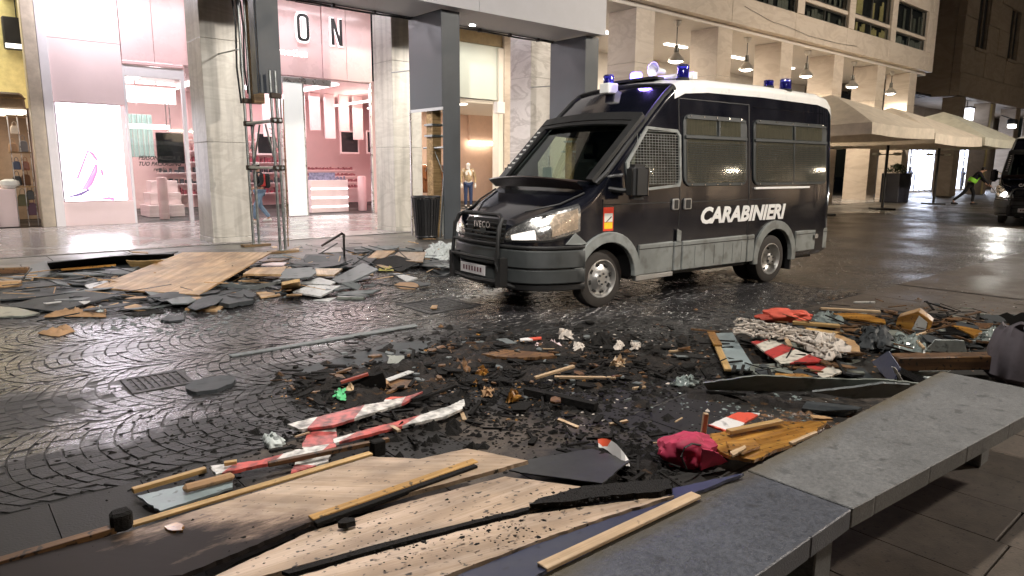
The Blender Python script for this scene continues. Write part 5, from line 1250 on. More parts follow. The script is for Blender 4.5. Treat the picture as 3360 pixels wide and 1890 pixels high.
def person(label, loc, rz, P, top, trs, shoe, hair=True, extra=None, sc=1):
    """P: joint positions (local, x = facing)"""
    t = thing('person', label, 'person', loc, rz); t.scale = (sc, sc, sc)
    p = {k: V(v) for k, v in P.items()}
    nd = {'pel': (p['pel'], .11), 'spi': (p['spi'], .12), 'che': (p['che'], (.15, .12)), 'nek': (p['nek'], .055), 'hea': (p['hea'], .085), 'crn': (p['hea']+(p['hea']-p['nek']).normalized()*.09, .07)}
    ed = [('pel', 'spi'), ('spi', 'che'), ('che', 'nek'), ('nek', 'hea'), ('hea', 'crn')]
    for s in 'lr':
        nd.update({'sh'+s: (p['sh'+s], .06), 'el'+s: (p['el'+s], .042), 'wr'+s: (p['wr'+s], .028), 'hi'+s: (p['hi'+s], .085), 'kn'+s: (p['kn'+s], .058), 'an'+s: (p['an'+s], .04), 'to'+s: (p['to'+s], .035)})
        ed += [('che', 'sh'+s), ('sh'+s, 'el'+s), ('el'+s, 'wr'+s), ('pel', 'hi'+s), ('hi'+s, 'kn'+s), ('kn'+s, 'an'+s), ('an'+s, 'to'+s)]
    body = skin('body', nd, ed, m_skin, t)
    hm = MB()
    for s, sg_ in (('l', 1), ('r', -1)): hand(hm, p['wr'+s], p['wr'+s]-p['el'+s], V((.6, -sg_*.8, .2)))
    # face: nose, ears
    f = V((1, 0, -.15)).normalized(); h = p['hea']+V((0, 0, .02)); hm.tube([h+f*.08+V((0, 0, .015)), h+f*.105-V((0, 0, .02))], [.008, .014], 6)
    for s in (-1, 1): hm.tube([h+V((-.005, s*.078, .02)), h+V((-.005, s*.086, -.02))], [.016, .012], 6)
    hm.build('hands', m_skin, body, smooth=True)
    g = 1.16
    jn = {k: (v[0], tuple(a*g+.012 for a in v[1]) if isinstance(v[1], tuple) else v[1]*g+.014) for k, v in nd.items() if k in ('pel', 'spi', 'che', 'shl', 'shr', 'ell', 'elr')}
    for s in 'lr': jn['wr'+s] = (p['el'+s].lerp(p['wr'+s], .92), .036)
    jn['nek'] = (p['che'].lerp(p['nek'], .7), .075)
    skin('jacket', jn, [e for e in ed if e[0] in jn and e[1] in jn and 'hi' not in e[1]], top, t)
    tn = {'pel': (p['pel']+V((0, 0, .03)), .13)}; te = []
    for s in 'lr':
        tn.update({'hi'+s: (p['hi'+s], .105), 'kn'+s: (p['kn'+s], .078), 'an'+s: (p['an'+s], .062)}); te += [('pel', 'hi'+s), ('hi'+s, 'kn'+s), ('kn'+s, 'an'+s)]
    skin('trousers', tn, te, trs, t)
    for s in 'lr':
        d = (p['to'+s]-p['an'+s]); d.z = 0; d = d.normalized() if d.length > .01 else V((1, 0, 0)); a = V((p['an'+s].x, p['an'+s].y, p['to'+s].z))
        MB().tube([a-d*.06, a+d*.04+V((0, 0, .01)), a+d*.14, a+d*.20-V((0, 0, .005))], [.042, .048, .042, .025], 8).build('shoe', shoe, t, smooth=True)
    if hair:
        c = p['hea']+V((-.012, 0, .05)); MB().lathe([(.0, .10), (.06, .085), (.092, .04), (.098, -.01), (.085, -.05)], 14).build('hair', m_hair, t, smooth=True, loc=c)
    return t, p
m_blackcloth = M('black cloth', (.012, .012, .014), .85); m_jean = M('blue denim', (.16, .24, .34), .85); m_dkjean = M('dark trousers', (.006, .006, .009), .9)
# man walking past behind the scaffold
SP = dict(pel=(0, 0, .92), spi=(.02, 0, 1.08), che=(.03, 0, 1.32), nek=(.05, 0, 1.50), hea=(.08, 0, 1.60), shl=(.03, .18, 1.40), shr=(.03, -.18, 1.40), ell=(.02, .24, 1.14), elr=(-.04, -.23, 1.13), wrl=(.20, .20, 1.04), wrr=(.10, -.20, .92), hil=(0, .09, .88), hir=(0, -.09, .88), knl=(.18, .09, .50), knr=(-.04, -.09, .48), anl=(.22, .09, .09), anr=(-.30, -.09, .14), tol=(.36, .09, .035), tor=(-.20, -.09, .05))
t, p = person('man in black jacket and jeans wearing a cap, walking behind the scaffold', (7.55, 20.2, .022), R(185), SP, m_blackcloth, m_jean, M('pale trainers', (.6, .58, .55), .6))
MB().lathe([(0, .06), (.07, .05), (.1, .0), (.098, -.02)], 14).build('cap', M('cap white', (.6, .58, .56), .7), t, smooth=True, loc=(.06, 0, 1.69)); MB().prism([(.05, -.07), (.05, .07), (.18, .05), (.19, 0), (.18, -.05)], 1.665, 1.675).build('cap_peak', M('cap peak black', (.02, .02, .02), .7), t)
MB().box(-.30, -.15, 1.0, -.10, .15, 1.42).build('backpack', m_blackcloth, t, bev=.05); MB().box(-.12, .13, 1.05, .06, .17, 1.40).build('backpack_strap', M('red strap', (.45, .03, .03), .7), t, bev=.015)
# man in a high-visibility vest lunging at the far end
HP = dict(pel=(.0, 0, .92), spi=(.10, 0, 1.08), che=(.25, 0, 1.30), nek=(.36, 0, 1.44), hea=(.45, 0, 1.50), shl=(.25, .18, 1.36), shr=(.25, -.18, 1.36), ell=(.46, .22, 1.12), elr=(.42, -.22, 1.12), wrl=(.62, .18, .92), wrr=(.68, -.16, .86), hil=(.02, .09, .88), hir=(-.02, -.09, .88), knl=(.18, .09, .48), knr=(-.25, -.09, .50), anl=(.16, .09, .09), anr=(-.62, -.09, .16), tol=(.30, .09, .035), tor=(-.54, -.09, .04))
vx = M('yellow green vest', (.30, .72, .06), .6, emit=.05, ecol=(.3, .8, .05))
t, p = person('man in dark clothes and green reflective vest lunging forward at the far end', (39.6, 11.5, 0), R(-60), HP, M('navy top', (.007, .007, .012), .9), m_dkjean, m_blackcloth, sc=1.12)
jn = {'a': ((.03, 0, 1.0), (.17, .15)), 'b': ((.13, 0, 1.12), (.17, .15)), 'c': ((.25, 0, 1.28), (.19, .16))}
skin('vest', jn, [('a', 'b'), ('b', 'c')], m_blackcloth, t)
MB().lathe([(.20, 0), (.215, .06), (.21, .13), (.205, .14), (.2, .0)], 16, Matrix.Translation((.02, 0, .98)) @ Matrix.Rotation(R(32), 4, 'Y') @ Matrix.Diagonal((.85, 1.05, 1.2, 1)), False).build('vest_band', vx, t, smooth=True)
for s in (-1, 1): MB().tube([(.18, s*.12, 1.02), (.34, s*.13, 1.22), (.30, s*.12, 1.42)], .03, 6).build('vest_strap', vx, t)
MB().tube([(.70, -.16, .86), (1.0, -.16, .45)], .012, 6).build('baton', m_blackcloth, t)
# shop mannequin
m_mq = M('mannequin white', (.75, .72, .68), .4)
MP = dict(pel=(0, 0, .95), spi=(0, 0, 1.1), che=(0, 0, 1.34), nek=(0, 0, 1.52), hea=(.01, 0, 1.63), shl=(0, .19, 1.43), shr=(0, -.19, 1.43), ell=(-.02, .27, 1.16), elr=(-.02, -.27, 1.16), wrl=(.05, .27, .92), wrr=(.05, -.27, .92), hil=(0, .09, .9), hir=(0, -.09, .9), knl=(.02, .1, .5), knr=(.0, -.1, .5), anl=(0, .1, .09), anr=(0, -.1, .09), tol=(.12, .1, .035), tor=(.12, -.1, .035))
m_camo = M('camouflage cloth', (.42, .30, .17), .8, var=.6, sc=9)
t, p = person('white headed mannequin in a tan patterned jacket and jeans', (17.05, 22.75, .022), R(-115), MP, m_camo, M('indigo denim', (.03, .05, .12), .8), m_blackcloth, hair=False, sc=1.06)
t.name = 'mannequin'; t['category'] = 'mannequin'
for o in t.children:
    if o.name.startswith('body'):
        o.data.materials.clear(); o.data.materials.append(m_mq)
        for c in o.children: c.data.materials.clear(); c.data.materials.append(m_mq)
MB().lathe([(.25, 0), (.25, .015), (0, .02)], 20).build('stand', m_alu, t)

# ================================================================== STREET FURNITURE
# litter bin
LBN = thing('litter_bin', 'black ribbed litter bin under the slate post', 'litter bin', (8.86, 13.45, 0))
m_bin = M('bin black', (.014, .014, .015), .4, var=.3)
MB().lathe([(.22, .02), (.235, .05), (.30, .92), (.29, .92), (.22, .06), (0, .06)], 28).build('liner', m_black, LBN, smooth=True)
for k in range(26):
    a = 2*math.pi*k/26; c, s = math.cos(a), math.sin(a); MB().bar((.245*c, .245*s, .05), (.325*c, .325*s, .98), .045, .012, V((c, s, 0))).build('slat', m_bin, LBN)
for z, r in ((.05, .26), (.95, .335)): MB().lathe([(r, 0), (r+.012, .02), (r, .05), (r-.012, .02), (r, 0)], 28, None, False).build('hoop', m_bin, LBN, smooth=True, loc=(0, 0, z))
# grates
m_iron = M('cast iron', (.016, .015, .015), .5, var=.3, sc=20, spec=.3)
for (x0, y0, x1, y1), lab in zip(SGRATE, ('square iron drain grate in the cobbles at the left', 'slanted iron drain grate in the cobbles before the van')):
    t = thing('drain_grate', lab, 'drain grate', ((x0+x1)/2, (y0+y1)/2, 0), group='iron drain grates'); hx, hy = (x1-x0)/2, (y1-y0)/2
    fr = MB()
    for (a, b, c, d) in ((-hx, -hy, hx, -hy+.04), (-hx, hy-.04, hx, hy), (-hx, -hy+.041, -hx+.04, hy-.041), (hx-.04, -hy+.041, hx, hy-.041)): fr.box(a, b, -.028, c, d, .004)
    fr.build('frame', m_iron, t, bev=.003)
    MB().box(-hx+.04, -hy+.04, -.030, hx-.04, hy-.04, -.026).build('pit', m_black, t)
    n = 8
    for k in range(1, n): x = -hx+.04+(2*hx-.08)*k/n; MB().box(x-.014, -hy+.042, -.02, x+.014, hy-.042, .001).build('bar', m_iron, t, bev=.003)
    for k in range(1, 4): y = -hy+2*hy*k/4; MB().box(-hx+.042, y-.012, -.022, hx-.042, y+.012, -.002).build('cross_bar', m_iron, t)
# stone bench
def bench_mat(nm, c, rg):
    m = M(nm, c, rg, var=.34, sc=70, bump=.25, bsc=150, dirt=.5, dsc=15, dlim=.60, dcol=(.03, .03, .03)); t = m.node_tree; N = lambda k: t.nodes.new(k); Lk = t.links.new
    B = t.nodes['Principled BSDF']; src = B.inputs['Base Color'].links[0].from_socket; g = N('ShaderNodeNewGeometry'); s = N('ShaderNodeSeparateXYZ'); Lk(g.outputs['Position'], s.inputs[0])
    n = N('ShaderNodeTexNoise'); n.inputs['Scale'].default_value = 2.6; n.inputs['Detail'].default_value = 9; n.inputs['Roughness'].default_value = .7; Lk(g.outputs['Position'], n.inputs['Vector'])
    r0 = ramp(N, [(.40, .45), (.62, 1.0)]); Lk(n.outputs[0], r0.inputs[0]); mu = N('ShaderNodeMix'); mu.data_type = 'RGBA'; mu.blend_type = 'MULTIPLY'; mu.inputs[0].default_value = .4; Lk(src, mu.inputs[6]); Lk(r0.outputs[0], mu.inputs[7])
    k = math_(N, Lk, 'ADD', math_(N, Lk, 'MULTIPLY', math_(N, Lk, 'SUBTRACT', s.outputs[1], 1.27), 4.5), math_(N, Lk, 'SUBTRACT', n.outputs[0], .42)); r = ramp(N, [(.10, 0), (.55, .85)]); Lk(k, r.inputs[0])
    Lk(mixc(N, Lk, r.outputs[0], mu.outputs[2], (.085, .066, .034)), B.inputs['Base Color']); return m
m_bench = bench_mat('grey granite bench', (.150, .152, .150), .6); m_bench2 = bench_mat('dark granite bench', (.082, .088, .104), .42)  # left slab gets the darker, bluer, smoother stone
BN = thing('stone_bench', 'long grey granite bench across the lower right corner', 'bench', (2.43, 1.16, 0))
def slab(x0, x1, y0a, y0b, y1):
    """weathered slab: edges chipped a little"""
    rg = random.Random(int(x1*100)); n = 26; pts = []
    pts = [(x0, y0a)]
    for k in range(5):
        q = (k+rg.uniform(.2, .8))/5; x = x0+(x1-x0)*q; y = y0a+(y0b-y0a)*q; c = rg.uniform(.002, .006); w2 = rg.uniform(.006, .016); pts += [(x-w2, y), (x, y+c), (x+w2*.6, y)]
    pts += [(x1, y0b), (x1, y1)]
    for k in range(7):
        q = 1-(k+rg.uniform(.2, .8))/7; x = x0+(x1-x0)*q; c = rg.uniform(.003, .01); w2 = rg.uniform(.008, .03); pts += [(x+w2, y1), (x, y1-c), (x-w2*.6, y1)]
    pts += [(x0, y1)]
    return MB().prism(pts, .37, .45)
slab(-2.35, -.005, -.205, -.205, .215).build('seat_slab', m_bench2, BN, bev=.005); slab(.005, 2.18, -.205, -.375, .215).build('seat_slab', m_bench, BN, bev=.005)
for x in (-2.0, -.02, 1.95): MB().box(x, -.10, .0, x+.14, .17, .369).build('leg', m_bench, BN, bev=.006)

# ================================================================== RUBBLE
m_ply = wood('plywood', (.47, .28, .13), (.70, .48, .27), .55, 9, dirt=.85, dlim=.66, dsc=16)
m_plyc = wood('scorched plywood', (.42, .28, .18), (.60, .45, .32), .42, 7, dirt=.95, dlim=.635, dsc=22, char=.42, wet=.3)
m_plyd = wood('pale sooty plywood', (.46, .33, .23), (.64, .49, .37), .5, 7, dirt=.95, dlim=.63, dsc=24, char=.12)
m_lath = wood('yellow lath', (.52, .32, .12), (.70, .48, .22), .5, 30, dirt=.6, dlim=.7)
m_lathp = wood('pale lath', (.60, .42, .25), (.74, .56, .37), .5, 30, dirt=.5, dlim=.7)
m_brown = wood('brown wood', (.12, .06, .028), (.28, .15, .06), .5, 20, dirt=.9, dlim=.58, char=.15)
m_orange = wood('wet orange wood', (.32, .14, .025), (.60, .32, .07), .35, 18, dirt=.9, dlim=.6, char=.12, wet=.4)
m_char = M('charred timber', (.010, .009, .008), .8, spec=.25, var=.5, sc=12, bump=1, bsc=40, stretch=(1, 6, 6))
m_slate = M('slate laminate board', (.040, .045, .048), .58, spec=.3, var=.25, sc=4, dirt=.5, dsc=9, dcol=(.02, .02, .02), dlim=.55)
m_slate2 = M('pale slate board', (.14, .155, .155), .55, spec=.35, var=.2, sc=3, dirt=.6, dsc=8, dlim=.58)
m_green = M('grey green board', (.19, .205, .18), .35, var=.3, sc=3, dirt=.6, dsc=7, dlim=.56, stretch=(1, 4, 4))
m_bluegrey = M('blue grey board', (.24, .29, .30), .42, var=.25, sc=4, dirt=.6, dsc=20, dlim=.6)
m_wht = M('dirty white board', (.52, .52, .50), .5, var=.12, sc=5, dirt=.7, dsc=22, dlim=.6)
m_navy = M('navy laminate', (.028, .034, .066), .4, var=.25, sc=6, dirt=.6, dsc=24, dlim=.62)
m_card = M('brown cardboard', (.38, .23, .12), .8, var=.15, dirt=.6, dsc=10, dlim=.58)
m_foam = M('pale foam', (.50, .54, .52), .7, var=.3, sc=8, dirt=.7, dsc=14, dlim=.55)
m_plast = M('torn clear plastic', (.22, .26, .25), .25, var=.3, sc=8, dirt=.8, dsc=9, dlim=.5)
m_rope = M('grimy white rope', (.56, .50, .44), .85, var=.4, sc=12, dirt=.9, dsc=16, dlim=.55)
m_red = M('red cloth', (.62, .10, .06), .75, var=.25, sc=6); m_pinkc = M('magenta cloth', (.46, .03, .085), .7, var=.3, sc=5, dirt=.6, dsc=5, dlim=.56)
m_rw = stripes('red white barrier', (.72, .70, .66), (.60, .10, .08), .56, 1.0, dlim=.53); m_rw2 = stripes('red white barrier worn', (.72, .69, .64), (.55, .11, .10), .62, .8, dlim=.5)
m_rw3 = stripes('red white wide board', (.60, .56, .48), (.45, .05, .045), .36, .6, dlim=.6); m_rw4 = stripes('red white tape', (.74, .72, .70), (.68, .10, .06), .34, .3, dlim=.66)
def bundle(name, label, cat, p, a, b, h, rz, mat, seed, amp=.22, parent=None):
    """a crumpled cloth bundle resting on the ground: folded closed lump"""
    from mathutils import noise
    mb = MB(); n = 40; m_ = 20; vs = []
    for i in range(m_+1):
        th = math.pi*i/m_
        for k in range(n):
            ph = 2*math.pi*k/n; d = V((math.sin(th)*math.cos(ph), math.sin(th)*math.sin(ph), math.cos(th)))
            f = 1+amp*noise.noise(d*1.8+V((seed, 0, 0)))-amp*.9*abs(noise.noise(V((d.x*3.2, d.y*3.2+seed, d.z*1.2))))+amp*.25*noise.noise(d*9+V((0, seed, 0)))
            vs.append((d.x*a*f, d.y*b*f, max(0, h*.75+d.z*h*f)))
    fs = [(i*n+k, i*n+(k+1) % n, (i+1)*n+(k+1) % n, (i+1)*n+k) for i in range(m_) for k in range(n)]
    o = mb.add(vs, fs).build(name, mat, parent, smooth=True, loc=p); o.rotation_euler = (0, 0, rz)
    return tag(o, label, cat) if label else o
m_rwc = stripes('red white curl', (.82, .80, .78), (.82, .11, .04), .24, .0, dlim=.75, off=.35)
m_latho = wood('orange stained lath', (.50, .27, .07), (.72, .46, .18), .5, 24, dirt=.8, dlim=.6, char=.1)
m_plyd = wood('pale sooty board', (.45, .32, .215), (.66, .51, .39), .5, 6, dirt=.95, dlim=.61, dsc=30, char=.24)
def burnt_ply():
    m = wood('part burnt plywood', (.44, .31, .20), (.65, .50, .37), .5, 6, dirt=.95, dlim=.64, dsc=26); t = m.node_tree; N = lambda k: t.nodes.new(k); Lk = t.links.new
    B = t.nodes['Principled BSDF']; src = B.inputs['Base Color'].links[0].from_socket; g = N('ShaderNodeNewGeometry'); best = None
    for (u, v, rad) in ((350, 1890, .75), (700, 1860, .50), (100, 1860, .7), (950, 1775, .34), (1120, 1730, .26), (560, 1800, .42), (1300, 1690, .18), (250, 1790, .4)):
        c = bz(u, v); d = N('ShaderNodeVectorMath'); d.operation = 'DISTANCE'; Lk(g.outputs['Position'], d.inputs[0]); d.inputs[1].default_value = c
        k = math_(N, Lk, 'SUBTRACT', 1, math_(N, Lk, 'DIVIDE', d.outputs['Value'], rad)); best = k if best is None else math_(N, Lk, 'MAXIMUM', best, k)
    n = N('ShaderNodeTexNoise'); n.inputs['Scale'].default_value = 4; n.inputs['Detail'].default_value = 10; n.inputs['Roughness'].default_value = .75; mp = N('ShaderNodeMapping'); mp.inputs['Scale'].default_value = (.8, 1.3, 1); Lk(g.outputs['Position'], mp.inputs[0]); Lk(mp.outputs[0], n.inputs['Vector'])
    k = math_(N, Lk, 'ADD', best, math_(N, Lk, 'MULTIPLY', math_(N, Lk, 'SUBTRACT', n.outputs[0], .5), 1.5)); r = ramp(N, [(.24, 0), (.40, .6), (.58, .97)]); Lk(k, r.inputs[0]); rb = ramp(N, [(-.0, 0), (.34, .8)]); Lk(k, rb.inputs[0]); src = mixc(N, Lk, rb.outputs[0], src, (.15, .085, .05))
    Lk(mixc(N, Lk, r.outputs[0], src, (.010, .008, .008)), B.inputs['Base Color']); Lk(mixc(N, Lk, r.outputs[0], (.5, .5, .5), (.62, .62, .62)), B.inputs['Roughness']); Lk(mixc(N, Lk, r.outputs[0], (.4, .4, .4), (.12, .12, .12)), B.inputs['Specular IOR Level']); return m
def bz(u, v):
    d = ray(u, v); return CAM+d*((.07+.215*3.3-CAMH)/(d.z+.215*d.y))
m_plyb = burnt_ply()
def Q(c, pts, z): return [W(*c(p[0], p[1]), p[2] if len(p) > 2 else z) for p in pts]

# ---- foreground boards leaning from the slabs up on to the back of the bench
def bz(u, v):   # point on the sloping plane of the leaning boards
    d = ray(u, v); # z = .07 + .215*(3.3-y)
    t_ = (.07+.215*3.3-CAMH)/(d.z+.215*d.y); return CAM+d*t_
def BP(c, pts, up=0): return [bz(*c(*p))+V((0, 0, up)) for p in pts]
sheet('gap_dark_sheet', 'black scorched sheet showing in the gaps of the foreground plywood', 'sheet', BP(c8, [(560, 280), (1100, 370), (1190, 380), (700, 560), (330, 700), (200, 760), (-760, 760), (-500, 600), (-100, 440)], -.045), .01, m_char)  # sheet added under the boards; paints their shaded, sooty gaps black
sheet('plywood_board', 'largest plywood board in the foreground, scorched black along its lower left', 'board', BP(cH, [(1750, 425), (1780, 425), (2090, 442), (2430, 368), (2860, 452), (2640, 515), (1950, 700), (1300, 895), (850, 1085), (420, 1260), (-900, 1320), (-880, 1180), (60, 950)], 0), .018, m_plyb)
sheet('plywood_board', 'pale middle plywood board in the foreground with its torn right end on black sheeting', 'board', BP(c8, [(-232, 524), (129, 412), (330, 360), (545, 304), (905, 350), (850, 364), (640, 424), (400, 480), (0, 578), (-420, 694), (-600, 740), (-640, 715), (-482, 640)], -.012), .02, m_plyd)
sheet('plywood_board', 'lowest plywood board in the foreground, strewn with soot, edged by the navy strip', 'board', BP(c8, [(400, 508), (640, 450), (1080, 392), (1207, 376), (960, 452), (700, 542), (300, 692), (180, 745), (-330, 745), (-260, 690), (0, 614)], -.012), .02, m_plyd)
sheet('charred_plank', 'black charred plank lying between the two lower foreground boards', 'plank', BP(c8, [(1190, 332), (1195, 372), (1120, 388), (960, 398), (820, 420), (640, 434), (700, 404), (850, 362), (1000, 350)], .012), .022, m_char, rag=.007)
sheet('black_strip', 'thin black charred strip in the gap under the middle foreground board', 'strip', BP(c8, [(640, 428), (640, 440), (400, 500), (0, 606), (-300, 690), (-330, 680), (0, 586), (400, 486)], -.004), .012, m_char, rag=.003)  # black strip laid along the gap between the two lower boards
sheet('navy_board', 'long navy board tucked between the bench and the lowest plywood', 'board', BP(c8, [(1185, 345), (1480, 282), (1300, 352), (960, 530), (690, 665), (560, 735), (190, 735), (320, 692), (700, 546), (960, 456), (1207, 382)], -.02), .012, m_navy)
b0, b1 = W(1778, 1862, .465), W(2284, 1624, .465)
stick('pale_batten', 'clean pale batten lying along the back edge of the bench', 'batten', b0, b1, .045, .014, m_lathp)
a0, a1 = bz(*cH(72, 915)), bz(*cH(1755, 412)); stick('pine_lath', 'straight yellow lath along the top edge of the largest plywood board', 'lath', a0+V((0, 0, .008)), a1+V((0, 0, .008)), .042, .014, m_lath)
a0, a1 = bz(0, 1838), bz(*cH(-40, 950)); stick('brown_lath', 'brown lath end running out of the left edge in the foreground', 'lath', a0+V((-.35, -.02, .0)), a1+V((0, 0, .012)), .045, .03, m_brown)
p_ = bz(400, 1735); o = MB().prism([(-.045, -.03), (.01, -.042), (.045, -.025), (.04, .035), (-.01, .042), (-.04, .03)], -.05, .035).build('charred_block', m_char, bev=.012, loc=p_+V((0, 0, .05))); tag(o, 'small black charred block at the left end of the yellow lath', 'block')
a0, a1 = bz(*cH(1330, 870)), bz(*cH(2490, 462)); stick('orange_lath', 'orange stained lath lying on the largest plywood board', 'lath', a0+V((0, 0, .006)), a1+V((0, 0, .006)), .045, .009, m_latho)
a0, a1 = bz(*cH(1350, 905)), bz(*cH(2480, 500)); stick('charred_lath', 'scorched lath pressed against the orange stained lath', 'lath', a0+V((0, -.015, .008)), a1+V((0, -.015, .008)), .03, .02, m_char)
sheet('foam_scrap', 'orange brown wet scrap on the dark part of the largest board', 'scrap', BP(cH, [(300, 935), (380, 905), (440, 925), (430, 960), (360, 965)], .012), .012, m_orange, rag=.01)
o = sheet('charred_flake', 'black charred flake on the pale middle board', 'flake', BP(cH, [(1520, 925), (1570, 885), (1640, 890), (1645, 910), (1580, 928)], .02), .02, m_char, rag=.006)
sheet('charcoal_sheet', 'charcoal grey sheet with a curled red and white corner beside the plywood', 'sheet', Q(c8, [(640, 255, .05), (885, 195, .06), (1035, 255, .06), (925, 340, .10), (640, 300, .09), (560, 288, .08)], .05), .008, M('charcoal sheet', (.030, .031, .030), .45, var=.2))
def rise(p, u, v):
    d = ray(u, v); return CAMH+d.z*(math.hypot(p.x, p.y)/math.hypot(d.x, d.y))
bs_ = [W(*cG(*q_), .05) for q_ in ((185, 395), (225, 400), (270, 425), (315, 465), (360, 510), (400, 550), (440, 568), (478, 572))]
tz = [rise(b_, *cG(*q_)) for b_, q_ in zip(bs_, ((190, 352), (230, 345), (285, 350), (335, 368), (385, 400), (430, 445), (465, 495), (488, 548)))]
oc = bs_[3].copy(); k_ = len(bs_); back = V((FW.x, FW.y, 0)).normalized()*.05
vv = [b_-oc for b_ in bs_]+[V((b_.x, b_.y, z_))-oc+back for b_, z_ in zip(bs_, tz)]
vv += [v_+back*.1 for v_ in vv]
tag(MB().add(vv, [(i, i+1, k_+i+1, k_+i) for i in range(k_-1)]+[(2*k_+i, 3*k_+i, 3*k_+i+1, 2*k_+i+1) for i in range(k_-1)]).build('striped_curl', m_rwc, smooth=True, loc=oc), 'curled up crescent of red and white striped sheet on the charcoal sheet', 'sheet')
# pink cloth, stake, brown splintered boards
PC = bundle('magenta_cloth', 'crumpled magenta cloth bundle tied with cord behind the bench', 'cloth', W(*cG(1010, 540), 0), .19, .12, .10, R(-35), m_pinkc, 3.0)
fp = [W(*cG(1130, 600), .03), W(*cG(1390, 520), .05), W(*cG(1300, 440), .12), W(*cG(1150, 400), .17)]
fl = sheet('flap', None, None, fp, .012, m_pinkc); mw = fl.matrix_world.copy(); bpy.context.view_layer.update(); fl.parent = PC; fl.matrix_parent_inverse = PC.matrix_world.inverted()
bpy.context.view_layer.update(); ti = PC.matrix_world.inverted()
MB().tube([ti @ q_ for q_ in Q(cG, [(1010, 600, .06), (960, 480, .14), (990, 400, .18), (1060, 360, .18), (1170, 380, .12)], .1)], .006, 6).build('cord', m_rub, PC)
def rise(p, u, v):
    d = ray(u, v); return CAMH+d.z*(math.hypot(p.x, p.y)/math.hypot(d.x, d.y))
sb = W(*cG(1150, 385), .03); stt = sb.copy(); stt.z = rise(sb, *cG(1178, 75)); stt += RT*.015
stick('pale_stake', 'short pale stake standing up beside the magenta cloth', 'stake', sb, stt, .03, .028, m_lathp)
sheet('barrier_end', 'short red and white barrier end above the orange planks', 'barrier', Q(cG, [(1215, 185, .12), (1490, 60, .14), (1700, 75, .13), (1690, 95, .12), (1450, 215, .12), (1380, 240, .11)], .1), .012, m_rw4)
sheet('orange_plank', 'wide wet orange plank splintered behind the bench', 'plank', Q(cG, [(1200, 290, .10), (1380, 230, .11), (1900, 150, .09), (2330, 150, .07), (2200, 260, .07), (1900, 400, .08), (1650, 500, .09), (1420, 480, .09), (1330, 430, .10)], .1), .02, m_orange, rag=.012)
stick('orange_lath_pale', 'pale topped lath lying along the orange plank', 'lath', W(*cG(1400, 250), .13), W(*cG(1895, 150), .12), .04, .025, m_lath)
sheet('splinter', 'pale splinter resting on the orange plank', 'splinter', Q(cG, [(1420, 430, .13), (1560, 370, .13), (1570, 400, .13), (1440, 470, .13)], .1), .012, m_lathp)
sheet('splinter_board', 'jagged orange splinter board near the bench edge', 'board', Q(cG, [(1380, 330, .12), (1640, 320, .11), (1700, 380, .11), (1530, 440, .12), (1400, 420, .12)], .1), .015, m_orange, rag=.015)
stick('thin_splinter', 'thin yellow splinter against the back edge of the bench', 'splinter', W(*cG(1985, 360), .30), W(*cG(2225, 255), .30), .02, .015, m_lathp)
sheet('tan_chip', 'tan chip of wood behind the bench under the dark gutter board', 'chip', Q(cG, [(2170, 90, .08), (2300, 95, .08), (2390, 125, .07), (2300, 130, .07), (2200, 115, .08)], .1), .015, m_ply, rag=.006)
stick('straw_splinter', 'straw coloured splinter poking left of the magenta cloth', 'splinter', W(*cG(695, 355), .06), W(*cG(830, 350), .08), .012, .01, m_lathp)

# ---- red and white barriers left of centre
def hz(pts, z): return Q(cH, pts, z)
sheet('barrier_plank', 'broken red and white barrier plank with a scorched far end', 'barrier', hz([(1245, 232), (1165, 195), (1400, 140), (1700, 62), (1840, 40), (2010, 0), (2120, -35), (1990, 45), (1720, 130), (1480, 205)], .06), .018, m_rw2)
sheet('barrier_plank', 'long narrow red and white barrier plank pointing at the fire scar', 'barrier', hz([(1500, 330), (1490, 300), (1750, 225), (2020, 155), (2300, 70), (2405, 20), (2415, 45), (2400, 85), (2280, 140), (1900, 225)], .05), .018, m_rw)
sheet('barrier_post', 'wide white and red barrier post lying under the crossed planks', 'barrier', hz([(1310, 250), (1505, 190), (1515, 330), (1480, 370), (1450, 460), (1190, 545), (1240, 420)], .03), .018, m_rw2)
sheet('barrier_plank', 'lower red and white barrier plank ending in a white tip near the grey tray', 'barrier', hz([(660, 550), (620, 490), (980, 450), (1250, 370), (1500, 330), (1510, 352), (1270, 425), (985, 480)], .055), .018, m_rw)
stick('rust_lath', 'rusty brown lath alongside the lower barrier plank', 'lath', W(*cH(1030, 480), .07), W(*cH(1880, 305), .07), .03, .025, m_brown)
o = MB().cbox((0, 0, 0), .08, .06, .09).build('charred_stub', m_char, bev=.006, loc=W(*cH(1800, 360), .045)); tag(o, 'black charred foot under the rusty lath', 'block')
stick('ochre_lath', 'charred ochre lath left of the barriers', 'lath', W(*cH(75, 665), .03), W(*cH(590, 515), .03), .035, .025, m_lath)
stick('ochre_stub', 'short ochre stub lying on the lower barrier plank', 'lath', W(*cH(720, 475), .08), W(*cH(810, 462), .08), .03, .02, m_lath)
sheet('grey_tray', 'blue grey board speckled with soot left of the yellow lath', 'board', hz([(110, 700), (420, 630), (560, 600), (780, 580), (780, 640), (270, 808)], .035), .012, m_bluegrey)
stick('cork_roll', 'pale brown rolled stick on the blue grey board', 'stick', W(*cH(430, 655), .06), W(*cH(790, 560), .06), .05, .04, m_card, bev=.015)
crumple('foil_ball', 'crumpled pale foil ball on the cobbles left of the barriers', 'litter', hz([(975, 300), (1060, 280), (1150, 320), (1030, 358)], .02), .045, m_foam, n=9, th=.02)
sheet('white_scrap', 'white scrap sticking out below the barrier post', 'scrap', hz([(1195, 545), (1240, 470), (1300, 470), (1450, 440), (1440, 490), (1330, 520)], .012), .006, m_wht, rag=.008)
